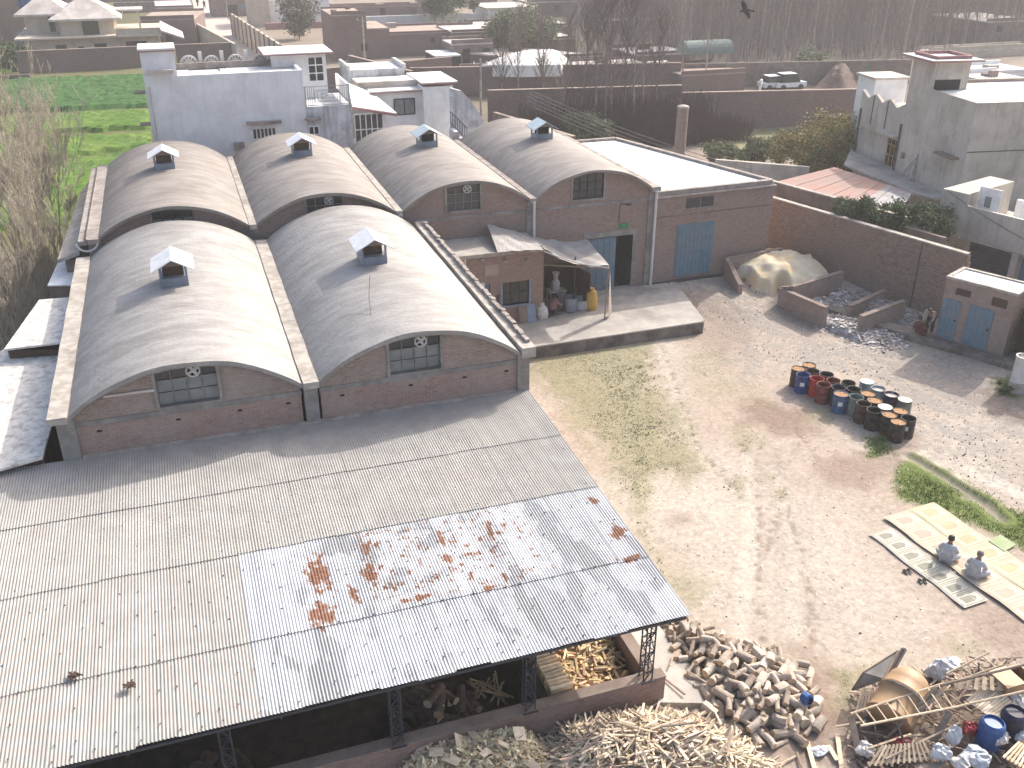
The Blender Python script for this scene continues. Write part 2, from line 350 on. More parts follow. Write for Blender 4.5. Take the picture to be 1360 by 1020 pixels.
TRACKS = [[(985,590),(1005,640),(1010,700),(1005,780),(1012,850)], [(1060,590),(1030,640),(1060,720),(1075,790),(1080,860)], [(1030,600),(1042,660),(1018,730)],
          [(880,460),(905,540),(930,600),(975,650)], [(1050,560),(1085,610)]]
def grid(x0, x1, fx0, fx1, step, far):
    a = list(np.arange(fx0, fx1+1e-6, step)); s = step; v = a[-1]
    while v < x1: s *= 1.5; v += min(s, far); a.append(v)
    s = step; v = a[0]
    while v > x0: s *= 1.5; v -= min(s, far); a.insert(0, v)
    return np.array(a)
gx = grid(-500, 900, 9.0, 37.5, .1, 30); gy = grid(-120, 1200, 10.5, 44.5, .1, 30)
X, Y = np.meshgrid(gx, gy)
def field_of(L, X, Y, n1, n2):
    m = np.zeros(X.shape)
    for poly, soft, k in L: m = np.maximum(m, sstep(-soft, soft, sdist(poly, X, Y)+(n1-.5)*2.2*soft+(n2-.5)*1.6*soft)*k)
    return m
n1 = fbm(X*.55, Y*.55, 3); n2 = fbm(X*2.3, Y*2.3, 9); n3 = fbm(X*7, Y*7, 21, 3); nb = fbm(X*.16, Y*.16, 40)
near = (X > 5) & (X < 45) & (Y > 5) & (Y < 50)
mg = field_of(GRASS, X, Y, n1, n2)*near; mg = mg*sstep(.12, .45, n2*.6+n3*.4+mg*.35-.05)
mv = field_of(GRAVEL, X, Y, n1, n2)*near; mb = field_of(BROWN, X, Y, n1, n2)*near; md = field_of(DARKG, X, Y, n1, n2)*near; mp = field_of(PALE, X, Y, n1, n2)*near
col = np.zeros(X.shape+(3,))
def cmix(m, c, col): return col*(1-m[..., None]) + np.array(c)*m[..., None]
col[:] = (.45,.365,.3)
col = cmix(sstep(.35, .65, n1)*.8, (.43,.335,.275), col)
col = cmix(sstep(.5, .7, nb)*.6, (.52,.44,.37), col)
col = cmix(mp, (.56,.49,.42), col)
col = cmix(mv*sstep(.3,.6,n2*.7+n3*.3), (.33,.29,.26), col)
col = cmix(np.minimum(mb*1.15,1), (.25,.17,.13), col)
col = cmix(md, (.2,.165,.14), col)
tr = np.zeros(X.shape)
for t in TRACKS:
    pl = P2(t); d = sline(pl, X, Y)+(n2-.5)*.5
    tr = np.maximum(tr, np.exp(-(d/.14)**2)*sstep(.42,.56,n2*.5+n3*.5))
tr *= near
col = cmix(tr*.7, (.24,.175,.13), col)
spk = sstep(.60, .78, n3)*near
col = cmix(spk*.3, (.24,.18,.14), col)
g1 = np.array((.26,.235,.13)); g2 = np.array((.16,.19,.06))
lawn = field_of([GRASS[2], GRASS[3], GRASS[6]], X, Y, n1, n2)
gc = g1*(1-lawn[..., None])+g2*lawn[..., None]
gc = gc*(.8+.5*n3[..., None])
col = col*(1-(mg*.95)[..., None]) + gc*(mg*.95)[..., None]
# beyond the yard
col[(Y > 46) | (X > 38)] = (.3,.235,.19)
farm = (Y > 46) | (X > 38)
fm = sstep(.42, .6, fbm(X*.09, Y*.09, 77))
col = np.where(farm[..., None], col*(1-fm[..., None]*.5)+np.array((.13,.12,.06))*fm[..., None]*.5, col)
inwood = sdist(P2([(760,40),(842,70),(905,90),(1215,84),(1300,70),(1400,70),(1480,-55),(690,-55)]), X, Y) > 0
col[inwood] = (.17,.13,.115)
left = (X < 8) & (Y > 22)
lf = sstep(.35,.6,n1)
col = np.where(left[..., None], np.array((.13,.12,.055))*(.7+.6*lf[..., None]), col)
Z = zg(X, Y) + near*((n1-.5)*.08+(n2-.5)*.035 - tr*.035 + (n3-.5)*.014)
DIT = [P2([(1208,607),(1250,632),(1295,660),(1330,690)]), P2([(1283,660),(1310,668),(1330,690)])]
ditch = np.minimum(sline(P2([(1208,607),(1250,632),(1295,660),(1330,690)]), X, Y), sline(P2([(1283,660),(1310,668),(1330,690)]), X, Y))
Z += near*np.exp(-((ditch-.35)/.18)**2)*.05 - near*np.exp(-(ditch/.2)**2)*.07
col = cmix(near*np.exp(-(ditch/.2)**2)*.85, (.27,.225,.185), col)
me = bpy.data.meshes.new('ground'); ny, nx = X.shape
vs = np.stack([X, Y, Z], -1).reshape(-1, 3)
idx = np.arange(ny*nx).reshape(ny, nx)
fs = np.stack([idx[:-1,:-1], idx[:-1,1:], idx[1:,1:], idx[1:,:-1]], -1).reshape(-1, 4)
me.vertices.add(len(vs)); me.vertices.foreach_set('co', vs.ravel())
me.loops.add(fs.size); me.loops.foreach_set('vertex_index', fs.ravel().astype(np.int32))
me.polygons.add(len(fs)); me.polygons.foreach_set('loop_start', np.arange(0, fs.size, 4, dtype=np.int32)); me.polygons.foreach_set('loop_total', np.full(len(fs), 4, np.int32))
me.update(); me.polygons.foreach_set('use_smooth', np.ones(len(fs), bool))
ca = me.color_attributes.new('earth', 'FLOAT_COLOR', 'POINT')
rgba = np.ones((len(vs), 4)); rgba[:, :3] = np.clip(col.reshape(-1, 3)*np.array((.82,.86,.87)), 0, 1); ca.data.foreach_set('color', rgba.ravel())
gm = mat('earth', (.4,.3,.25), rough=.95, bump=.6, bump_scale=9, spec=.15)
nt = gm.node_tree; at_ = nt.nodes.new('ShaderNodeAttribute'); at_.attribute_name = 'earth'
bsdf = nt.nodes['Principled BSDF']; src = bsdf.inputs['Base Color'].links[0].from_node
# fine grain over the surveyed colour
nn = nt.nodes.new('ShaderNodeTexNoise'); nn.inputs['Scale'].default_value = 5.5; nn.inputs['Detail'].default_value = 8; nn.inputs['Roughness'].default_value = .75
gp = nt.nodes.new('ShaderNodeNewGeometry'); nt.links.new(gp.outputs['Position'], nn.inputs[0])
mr = nt.nodes.new('ShaderNodeMapRange'); mr.inputs[1].default_value = .3; mr.inputs[2].default_value = .7; mr.inputs[3].default_value = .68; mr.inputs[4].default_value = 1.22; nt.links.new(nn.outputs[0], mr.inputs[0])
vm = nt.nodes.new('ShaderNodeVectorMath'); vm.operation = 'SCALE'; nt.links.new(at_.outputs['Color'], vm.inputs[0]); nt.links.new(mr.outputs[0], vm.inputs[3])
nt.links.new(vm.outputs[0], bsdf.inputs['Base Color'])
me.materials.append(gm)
go = bpy.data.objects.new('ground', me); C.objects.link(go); setp(go, kind='structure')

# grass tufts, pebbles, litter: nobody could count them
def scatter_tufts(name, polys, n, hmin, hmax, m, label, seed=1, spread=.06, thr=.35):
    rs = np.random.RandomState(seed); mb_ = MB(); cnt = 0
    allx = [p for poly, _, _ in polys for p in poly]
    x0, x1 = min(p[0] for p in allx), max(p[0] for p in allx); y0, y1 = min(p[1] for p in allx), max(p[1] for p in allx)
    px = rs.uniform(x0, x1, n*6); py = rs.uniform(y0, y1, n*6)
    a1 = fbm(px*.55, py*.55, 3); a2 = fbm(px*2.3, py*2.3, 9); a3 = fbm(px*7, py*7, 21, 3)
    w_ = np.zeros(px.shape)
    for poly, soft, k in polys: w_ = np.maximum(w_, sstep(-soft*.6, soft, sdist(poly, px, py)+(a1-.5)*2.2*soft+(a2-.5)*1.6*soft)*k)
    w_ *= sstep(thr, .65, a2*.6+a3*.5)*(sline(DIT[0], px, py) > .22)*(sline(DIT[1], px, py) > .22)
    ok = np.where(rs.rand(len(px)) < w_)[0][:n]
    zz = zg(px, py)
    for i in ok:
        for k in range(3):
            a = rs.rand()*6.28; h = rs.uniform(hmin, hmax); dx, dy = math.cos(a), math.sin(a)
            bx, by = px[i]+rs.uniform(-spread, spread), py[i]+rs.uniform(-spread, spread)
            mb_.add([(bx-dy*.012, by+dx*.012, zz[i]-.02), (bx+dy*.012, by-dx*.012, zz[i]-.02), (bx+dx*h*.6, by+dy*h*.6, zz[i]+h)], [(0,1,2)])
    return solo(name, mb_, m, label, 'grass', kind='stuff')
M['grassdry'] = mat('dry yard grass', (.26,.245,.13), (.2,.215,.095), rough=.9, scale=1.2, island=.35, spec=.1)
M['grassgreen'] = mat('green lawn grass', (.13,.2,.05), (.18,.21,.07), rough=.9, scale=1.2, island=.35, spec=.1)
scatter_tufts('yard_grass', [GRASS[i] for i in (0,1,4,5,7,8,9,10,11)], 9000, .02, .05, M['grassdry'], 'sparse yellow green grass on the yard beside the tin roof and vaulted hall', 1)
scatter_tufts('lawn_grass', [GRASS[i] for i in (2,3,6)], 9000, .03, .09, M['grassgreen'], 'greener grass strips along the ditch, by the drums and by the white cylinder', 2, thr=.2)
rs = np.random.RandomState(5); pm = MB(); 
px_ = rs.uniform(11, 36, 26000); py_ = rs.uniform(12, 44, 26000)
wv = field_of(GRAVEL, px_, py_, fbm(px_*.55,py_*.55,3), fbm(px_*2.3,py_*2.3,9))*.9+.05
for i in np.where(rs.rand(26000) < wv)[0][:9000]:
    r = .012+.035*rs.rand()**3; z = zgf(px_[i], py_[i]); a = rs.rand()*6
    P = [(px_[i]+r*math.cos(a+t)*(1+.4*rs.rand()), py_[i]+r*math.sin(a+t), z-.005) for t in (0,1.57,3.14,4.71)] + [(px_[i], py_[i], z+r)]
    pm.add(P, [(0,1,4),(1,2,4),(2,3,4),(3,0,4)])
M['pebble'] = mat('pebbles', (.36,.32,.28), (.24,.21,.19), rough=.9, scale=3, island=.5)
solo('gravel', pm, M['pebble'], 'loose grey gravel between the drums and the debris bays', 'gravel', kind='stuff')
lm_ = MB()
for i in range(520):
    q = G(R_.uniform(700, 1350), R_.uniform(450, 900)) if i > 330 else G(R_.gauss(1010,140), R_.gauss(640,150))
    if not (11 < q.x < 34 and 13 < q.y < 43): continue
    z = zgf(q.x, q.y)+.05; a = R_.random()*3; s = R_.uniform(.012,.055); ux, uy = math.cos(a)*s, math.sin(a)*s
    lm_.obox((q.x, q.y, z), V(ux,uy,0), V(-uy*.7,ux*.7,.01), V(0,0,.012))
M['litter'] = mat('scattered litter', (.62,.58,.54), (.5,.45,.4), rough=.8, scale=4, island=.4)
solo('litter', lm_, M['litter'], 'small pale scraps strewn over the bare yard', 'litter', kind='stuff')

# ------------------------------------------------------------------ wheat fields on the left
def wheat_mat(name, a, b_):
    return mat(name, a, b_, rough=.9, scale=.35, stain=tuple(x*.45 for x in a), stain_amt=.5, stain_scale=.9, bump=1.0, bump_scale=3.5, spec=.2, trans=.12, grain=.5)
WH = [wheat_mat('young wheat', (.07,.15,.018), (.125,.2,.035)), wheat_mat('deep green wheat', (.035,.1,.022), (.05,.13,.028))]
def crop(poly, top, m, seed, label):
    poly = P2(poly); xs = [p[0] for p in poly]; ys = [p[1] for p in poly]
    gx_ = np.arange(min(xs), max(xs), .45); gy_ = np.arange(min(ys), max(ys), .45)
    A, B = np.meshgrid(gx_, gy_); sd = sdist(poly, A, B)
    rs_ = np.random.RandomState(seed)
    H = sstep(0, .5, sd+(fbm(A*.6,B*.6,seed)-.5)*1.2)*top*(.75+.5*fbm(A*1.4,B*1.4,seed+1)+.12*rs_.randn(*A.shape)); 
    n_, m_ = A.shape; id_ = np.arange(n_*m_).reshape(n_, m_)
    vv = np.stack([A+rs_.uniform(-.12,.12,A.shape), B+rs_.uniform(-.12,.12,A.shape), H-.04], -1).reshape(-1,3).tolist()
    keep = (H > .0)
    ff = [ (id_[j,i], id_[j,i+1], id_[j+1,i+1], id_[j+1,i]) for j in range(n_-1) for i in range(m_-1) if keep[j,i] or keep[j+1,i+1]]
    me_ = bpy.data.meshes.new('wheat_field'); me_.from_pydata(vv, [], ff); me_.materials.append(m); me_.update()
    o = bpy.data.objects.new('wheat_field', me_); C.objects.link(o); setp(o, kind='stuff', label=label, category='crop')
crop([(-60,155),(200,143),(205,101),(-60,110)], .45, WH[1], 11, 'dark green wheat plot nearest the long brick wall of the villa')
crop([(-80,185),(205,172),(205,148),(-80,161)], .4, WH[0], 12, 'bright green wheat strip beside the limewashed house, second from the villa wall')
crop([(-120,228),(210,198),(208,178),(-100,192)], .4, WH[0], 13, 'bright green wheat strip behind the left bare trees, middle one')
crop([(-160,330),(150,290),(200,232),(212,203),(-130,236)], .4, WH[0], 14, 'large green wheat plot along the left side of the warehouse')
crop([(-60,102),(20,98),(18,62),(-60,64)], .45, WH[0], 15, 'small green wheat patch left of the villa wall')
# ------------------------------------------------------------------ vaulted buildings
def arcz(x, x0, x1, zs, za, inset=.22):
    a = x0+inset; b = x1-inset; c = (a+b)/2; h = (b-a)/2; s = za-zs; Rr = (h*h+s*s)/(2*s)
    t = min(abs(x-c), h); return zs + math.sqrt(Rr*Rr-t*t) - (Rr-s)
def vault_shell(x0, x1, y0, y1, zs, za, th=.14, n=28, ny=14, seed=0, ins=.22):
    a = x0+ins; b = x1-ins; mb_ = MB(); top = []; bot = []
    for j in range(ny+1):
        y = y0+(y1-y0)*j/ny
        for i in range(n+1):
            x = a+(b-a)*i/n; z = arcz(x, x0, x1, zs, za, ins)
            wob = .006*math.sin(x*1.9+y*.7+seed)+.005*math.sin(y*2.1+seed*2)
            yy = y + (.03*math.sin(x*3+seed) if j in (0, ny) else 0)
            top.append((x, yy, z+wob)); bot.append((x, yy, z-th))
    N0 = len(top); W = n+1; fs = []
    for j in range(ny):
        for i in range(n):
            k = j*W+i; fs.append((k, k+1, k+W+1, k+W)); fs.append((N0+k, N0+k+W, N0+k+W+1, N0+k+1))
    for i in range(n):
        fs.append((i, N0+i, N0+i+1, i+1)); k = ny*W+i; fs.append((k, k+1, N0+k+1, N0+k))
    for j in range(ny):
        k = j*W; fs.append((k, k+W, N0+k+W, N0+k)); k = j*W+n; fs.append((k, N0+k, N0+k+W, k+W))
    mb_.add(top+bot, fs); return mb_
def arch_wall(mb_, xs0, xs1, x0, x1, zs, za, zb, y0, y1, hole=None, drop=.1, band=None):
    """solid wall under the vault between xs0..xs1, leaving the rectangular hole (hx0,hx1,hz0,hz1)"""
    cuts = sorted(set([xs0, xs1]+([hole[0], hole[1]] if hole else [])+list(np.linspace(xs0, xs1, 22))))
    for a, b in zip(cuts[:-1], cuts[1:]):
        if b-a < 1e-4: continue
        za_, zb_ = arcz(a, x0, x1, zs, za)-drop, arcz(b, x0, x1, zs, za)-drop
        segs = [(zb, None)]
        if hole and a >= hole[0]-1e-6 and b <= hole[1]+1e-6: segs = [(zb, hole[2]), (hole[3], None)]
        for lo_, hi in segs:
            ta, tb = (za_, zb_) if hi is None else (hi, hi)
            if ta <= lo_+.01 and tb <= lo_+.01: continue
            mb_.add([(a,y0,lo_),(b,y0,lo_),(b,y1,lo_),(a,y1,lo_),(a,y0,max(ta,lo_)),(b,y0,max(tb,lo_)),(b,y1,max(tb,lo_)),(a,y1,max(ta,lo_))],
                    [(0,1,5,4),(4,5,6,7),(3,7,6,2)]+([(0,4,7,3)] if a == cuts[0] or (hole and abs(a-hole[1])<1e-6) else [])+([(1,2,6,5)] if b == cuts[-1] or (hole and abs(b-hole[0])<1e-6) else []))
def fan_mesh(mb_, c, r, y, blades=4):
    ring = MB(); n = 16
    for i in range(n):
        t0, t1 = 2*math.pi*i/n, 2*math.pi*(i+1)/n
        mb_.beam((c[0]+r*math.cos(t0), y, c[1]+r*math.sin(t0)), (c[0]+r*math.cos(t1), y, c[1]+r*math.sin(t1)), .04, .05, Vector((0,1,0)))
    for k in range(blades):
        t = k*math.pi*2/blades+.6; d = V(math.cos(t), 0, math.sin(t)); p = V(-math.sin(t), 0, math.cos(t))
        cc = V(c[0], y+.02, c[1])+d*r*.52
        mb_.obox(cc, d*r*.8, p*r*.5+V(0,.05,0), V(0,.02,0))
    mb_.tube((c[0], y-.03, c[1]), (c[0], y+.08, c[1]), r*.2, r*.2, 8)
def hall_window(parent, x0, x1, z0, z1, Y, cols, rows_frost, fan=None, glass='frost', clear=(), allframe='conc'):
    fr = MB(); t = .1
    fr.box(x0-t, x0, Y-.05, Y+.2, z0-t, z1+t*.3); fr.box(x1, x1+t, Y-.05, Y+.2, z0-t, z1+t*.3); fr.box(x0, x1, Y-.07, Y+.2, z0-t, z0)
    win = part('window', fr, M[allframe], parent)
    bars = MB(); nr = rows_frost+1; H = (z1-z0); hz = [z0+H*i/nr for i in range(nr+1)]
    cw = (x1-x0)/cols
    for i in range(cols+1): bars.box(x0+cw*i-.012, x0+cw*i+.012, Y+.03, Y+.07, z0, z1)
    for z in hz: bars.box(x0, x1, Y+.035, Y+.065, z-.012, z+.012)
    part('window_grille', bars, M['conc'] if fan is not None else M['steel'], win)
    for i in range(cols):
        for j in range(nr):
            g = MB(); g.box(x0+cw*i+.02, x0+cw*(i+1)-.02, Y+.085, Y+.095, hz[j]+.02, hz[j+1]-.02)
            top = j == nr-1
            if top and i == fan: continue
            part('pane', g, M['glass' if (top or (i, j) in clear) else glass], win)
    if fan is not None:
        f_ = MB(); r = min(cw, hz[-1]-hz[-2])*.46; fan_mesh(f_, (x0+cw*(fan+.5), (hz[-1]+hz[-2])/2), r, Y+.02); part('exhaust_fan', f_, M['pipe'], win)
        g = MB(); g.box(x0+cw*fan+.02, x0+cw*(fan+1)-.02, Y+.15, Y+.16, hz[-2]+.02, hz[-1]-.02); part('pane', g, M['dark'], win)  # near-black sheet giving the unlit room's darkness behind the fan
    # dark sheet painted as the unlit room behind the panes
    b_ = MB(); b_.box(x0-.05, x1+.05, Y+.3, Y+.34, z0-.1, z1+.02); part('room_dark_sheet', b_, M['dark'], win)
    return win
def ventilator(parent, x, y, z, wd=.95, dp=1.0, hh=.62, hood='hood'):
    b_ = MB(); b_.box(x-wd/2, x+wd/2, y-dp/2, y+dp/2, z-.25, z+hh*.52); vent = part('ventilator', b_, M['bluegrey'], parent)
    fr = MB()
    for sx in (-1, 1):
        for sy in (-1, 1): fr.box(x+sx*(wd/2-.04)-.035, x+sx*(wd/2-.04)+.035, y+sy*(dp/2-.04)-.035, y+sy*(dp/2-.04)+.035, z+hh*.52, z+hh+.12)
    part('ventilator_frame', fr, M['bluegrey'], vent)
    inn = MB(); inn.box(x-wd/2+.12, x+wd/2-.12, y-dp/2+.3, y+dp/2-.3, z+hh*.5, z+hh+.1); part('ventilator_throat', inn, M['brickS' if hood=='hood' else 'dark'], vent)
    hd = MB(); e = wd*.76; l = dp*.74; zr = z+hh+.42; ze = z+hh+.02
    for s in (-1, 1):
        hd.add([(x, y-l, zr), (x+s*e, y-l, ze), (x+s*e, y+l, ze), (x, y+l, zr), (x, y-l, zr-.04), (x+s*e, y-l, ze-.04), (x+s*e, y+l, ze-.04), (x, y+l, zr-.04)],
               [(0,1,2,3),(7,6,5,4),(0,4,5,1),(1,5,6,2),(2,6,7,3)])
    part('ventilator_hood', hd, M[hood], vent)
    for yy in (y-l+.22, y+l-.22):
        gb = MB(); gb.add([(x-e*.7, yy, ze+.09), (x+e*.7, yy, ze+.09), (x, yy, zr-.06), (x-e*.7, yy+.02, ze+.09), (x+e*.7, yy+.02, ze+.09), (x, yy+.02, zr-.06)], [(0,1,2),(5,4,3),(0,3,4,1)])
        part('ventilator_gable', gb, M['mudlow'], vent)

# --- front hall: two vaults
FX = [-4.45, 2.78, 9.96]; FY, FL, FZS, FZA = 27.39, 14.6, 5.2, 6.46
hall = thing('vaulted_hall', 'nearer brick hall with two pale concrete barrel vaults behind the corrugated roof', 'factory hall', (2.75, 27.4, 0))
for i in range(2):
    x0, x1 = FX[i], FX[i+1]
    part('vault_roof', vault_shell(x0, x1, FY-.28, FY+FL, FZS-.02, FZA, seed=i*3, n=40), M['vault'], hall, smooth=False)
    wn_ = [(-1.68, .06, 5.0, 6.24), (5.35, 7.02, 4.98, 6.2)][i]
    lower = MB(); lower.box(x0+.3, x1-.3, FY, FY+.23, 0, 4.72); part('wall', lower, M['brickR'], hall)
    up = MB(); arch_wall(up, x0+.3, x1-.3, x0, x1, FZS, FZA, 4.88, FY+.003, FY+.23, hole=(wn_[0], wn_[1], wn_[2], 7)); part('gable_wall', up, M['brickF'], hall)
    bd = MB(); bd.box(x0+.28, x1-.28, FY-.03, FY+.21, 4.72, 4.88); part('tie_beam', bd, M['conc'], hall)
    rib = MB()
    xs = np.linspace(x0+.24, x1-.24, 31)
    for a, b in zip(xs[:-1], xs[1:]):
        za_, zb_ = arcz(a, x0, x1, FZS, FZA)-.14, arcz(b, x0, x1, FZS, FZA)-.14
        rib.add([(a,FY-.06,za_-.13),(b,FY-.06,zb_-.13),(b,FY+.24,zb_-.13),(a,FY+.24,za_-.13),(a,FY-.06,za_+.02),(b,FY-.06,zb_+.02),(b,FY+.24,zb_+.02),(a,FY+.24,za_+.02)],[(0,3,2,1),(0,1,5,4)])
    part('arch_rib', rib, M['conc'], hall)
    hall_window(hall, wn_[0], wn_[1], wn_[2], wn_[3], FY, 4, 2, fan=2)
    holes = MB()
    for k in (.14, .46, .72, .93): holes.box(x0+k*7-.07, x0+k*7+.07, FY-.004, FY+.01, 4.5-.04, 4.5+.03)
    part('putlog_hole', holes, M['dark'], hall)
    xa = (x0+x1)/2
    ventilator(hall, [-.86, 6.26][i], 34.3, 6.4, .95, 1.1, .7)
for i, x in enumerate(FX):
    pl = MB(); wdt = .42 if i else .5
    xx = x+(.12 if i == 0 else (-.1 if i == 2 else 0))
    pl.box(xx-wdt/2, xx+wdt/2, FY-.12, FY+.3, 0, 5.05); part('pillar', pl, M['conc'], hall)
    cp = MB(); pts = []
    for k in range(15):
        y = FY-.34+(FL+.3)*k/14; wv_ = .012*math.sin(k*2.2+i)
        pts.append((x-.24+wv_ if i else x-.3+wv_, x+.24+wv_, y))
    for (a0, a1, y0), (b0, b1, y1) in zip(pts[:-1], pts[1:]):
        z0, z1 = 5.04, 5.26 + (.14 if i == 2 else 0)
        cp.add([(a0,y0,z0),(a1,y0,z0),(b1,y1,z0),(b0,y1,z0),(a0,y0,z1),(a1,y0,z1),(b1,y1,z1),(b0,y1,z1)],[(0,3,2,1),(4,5,6,7),(1,2,6,5),(3,0,4,7)]+([(0,1,5,4)] if y0 < FY else []))
    part('valley_coping', cp, M['coping'], hall, label=None)
sw = MB(); sw.box(FX[0]+.06, FX[0]+.29, FY+.3, FY+FL, 0, 5.05); part('side_wall', sw, M['brickF'], hall)
sw = MB(); sw.box(FX[2]-.3, FX[2]-.07, FY+.3, FY+FL, 0, 5.05); part('side_wall', sw, M['brickF'], hall)
# loose rough bricks and pipe stubs along the right edge of the roof
ed = MB()
for k in range(60):
    y = FY+.2+k*.235; ed.obox((FX[2]+.13+R_.uniform(-.03,.03), y, 5.45+R_.uniform(-.02,.04)), V(.15,R_.uniform(-.02,.02),0), V(0,.24,0), V(0,0,.12+R_.uniform(0,.03)))
part('edge_course', ed, M['copingdark'], hall)
rod = MB(); rod.path([G(494,428,6.2), G(493,405,6.55)+V(.03,.5,.1), G(497,388,6.7)+V(0,.6,.4)], .012); part('roof_rod', rod, M['wire'], hall)
bt = MB(); q = VY(205,518,FY-.04); q2 = VY(137,527,FY-.04); bt.beam(q2, q, .05, .07); part('batten', bt, M['paleroof'], hall)

# --- rear warehouse: four vaults
BX = [-4.02+6.576*i for i in range(5)]; BY, BL, BZS, BZA = 42.62, 13.05, 5.84, 6.98
wh = thing('vaulted_warehouse', 'long rear brick warehouse with a row of four brown barrel vaults', 'warehouse', (9.2, 42.6, 0))
BW = [(-1.56, .1, 5.6, 6.76, 4, None), (5.0, 6.6, 5.6, 6.74, 4, 2), (11.5, 13.12, 5.53, 6.72, 4, 2), (17.88, 19.52, 5.52, 6.7, 4, None)]
BV = [(219,222), (401,205), (566,193), (720,183)]
DOOR_X0, DOOR_X1, DOOR_Z = 18.75, 21.3, 3.42
for i in range(4):
    x0, x1 = BX[i], BX[i+1]
    part('vault_roof', vault_shell(x0, x1, BY-.28, BY+BL, BZS-.02, BZA, seed=5+i, n=36, ins=.13), M['vaultback'], wh)
    hw = BW[i]
    lower = MB(); xs0, xs1 = x0+.25, x1-.25
    if i == 3:
        lower.box(xs0, DOOR_X0, BY, BY+.24, 0, 5.14); lower.box(DOOR_X1, xs1, BY, BY+.24, 0, 5.14); lower.box(DOOR_X0, DOOR_X1, BY, BY+.24, DOOR_Z, 5.14)
    else: lower.box(xs0, xs1, BY, BY+.24, 0, 5.14)
    part('wall', lower, M['brickB'], wh)
    up = MB(); arch_wall(up, xs0, xs1, x0, x1, BZS, BZA, 5.28, BY+.003, BY+.23, hole=(hw[0], hw[1], hw[2], 8)); part('gable_wall', up, M['brickB'], wh)
    bd = MB(); bd.box(xs0, xs1, BY-.03, BY+.21, 5.14, 5.28); part('tie_beam', bd, M['conc'], wh)
    hall_window(wh, hw[0], hw[1], hw[2], hw[3], BY, 4, 2, fan=hw[5], glass='frost' if i == 0 else 'frostB')
    q = G(*BV[i], 6.95)
    ventilator(wh, (x0+x1)/2+(-.1,.05,.1,0)[i], q.y-.1, 6.93, .95, .95, .62, hood=('hood','hood','hoodblue','hoodblue')[i])
    bw_ = MB(); arch_wall(bw_, xs0, xs1, x0, x1, BZS, BZA, 0, BY+BL-.4, BY+BL-.2); part('rear_wall', bw_, M['brickB'], wh)
for i, x in enumerate(BX):
    pl = MB(); pl.box(x-.25, x+.25, BY-.1, BY+.27, 0, 5.66); part('pillar', pl, M['conc'], wh)
    cp = MB(); cp.box(x-(.24 if i in (0,4) else .15), x+(.24 if i in (0,4) else .15), BY-.36, BY+BL+.1, 5.66, 5.88); part('valley_coping', cp, M['copingdark' if i in (0,3,4) else 'coping'], wh)
    if i in (2, 3, 4):
        pp = MB(); pp.tube((x+.1, BY-.2, .5), (x+.1, BY-.2, 5.66), .075, .075, 8); pp.tube((x+.1, BY-.2, 5.6), (x+.02, BY-.36, 5.72), .09, .1, 8); part('drainpipe', pp, M['pipe'], wh)
sw = MB(); sw.box(BX[0]+.02, BX[0]+.24, BY+.3, BY+BL, 0, 5.66); sw.box(BX[4]-.24, BX[4]-.02, BY+.3, BY+BL, 0, 5.66); part('side_wall', sw, M['brickB'], wh)
# twin gutter and sloping side slab at the far left
gt = MB(); gt.box(-4.62, -4.3, BY-.3, BY+BL, 5.62, 5.82); gt.box(-4.3, -4.26, BY-.3, BY+BL, 5.82, 5.92); part('side_gutter', gt, M['copingdark'], wh)
ring = MB()
for k in range(9):
    t0, t1 = math.pi*(1+k/9), math.pi*(1+(k+1)/9)
    ring.tube((-4.28+.42*math.cos(t0), BY-.33, 5.72+.34*math.sin(t0)), (-4.28+.42*math.cos(t1), BY-.33, 5.72+.34*math.sin(t1)), .05, .05, 6)
part('gutter_lip', ring, M['pipe'], wh)
sl = MB(); sl.add([(-5.55,BY-.2,5.1),(-4.65,BY-.2,5.35),(-4.65,BY+BL,5.35),(-5.2,BY+BL*.8,5.15),(-5.55,BY-.2,4.95),(-4.65,BY-.2,5.2),(-4.65,BY+BL,5.2),(-5.2,BY+BL*.8,5.0)],[(0,1,2,3),(7,6,5,4),(0,4,5,1),(3,7,4,0),(2,6,7,3)])
part('side_slab', sl, M['coping'], wh)
ww = MB(); ww.box(-5.3, -4.27, BY+.1, BY+BL*.8, 0, 4.96); part('side_room_wall', ww, M['mudlow'], wh)
# doorway
dj = MB(); dj.box(DOOR_X0-.22, DOOR_X0, BY-.04, BY+.26, .5, DOOR_Z+.02); dj.box(DOOR_X1, DOOR_X1+.22, BY-.04, BY+.26, .5, DOOR_Z+.02); dj.box(DOOR_X0-.22, DOOR_X1+.22, BY-.05, BY+.26, DOOR_Z+.02, DOOR_Z+.3)
part('door_surround', dj, M['conc'], wh)
dd = MB()
for k in range(9): dd.box(18.78+k*.17, 18.78+k*.17+.155, BY-.11-(k%2)*.012, BY-.06, .68, 3.36)
dd.box(18.76, 20.34, BY-.06, BY-.03, .66, 3.4); part('sliding_door', dd, M['bluepaint'], wh, label='blue ribbed steel sliding door, half open')
dk = MB(); dk.box(20.0, 21.9, BY+3.4, BY+3.5, 0, 3.9); dk.box(21.5, 21.6, BY+.3, BY+3.4, 0, 3.9); dk.box(19.9, 20, BY+.3, BY+3.4, 0, 3.9); dk.box(19.9, 21.6, BY+.3, BY+3.4, 3.8, 3.9); part('doorway_interior', dk, M['frostB'], wh)
th = MB(); th.box(18.6, 21.5, BY-.1, BY+.1, .58, .66); part('threshold', th, M['conc'], wh)
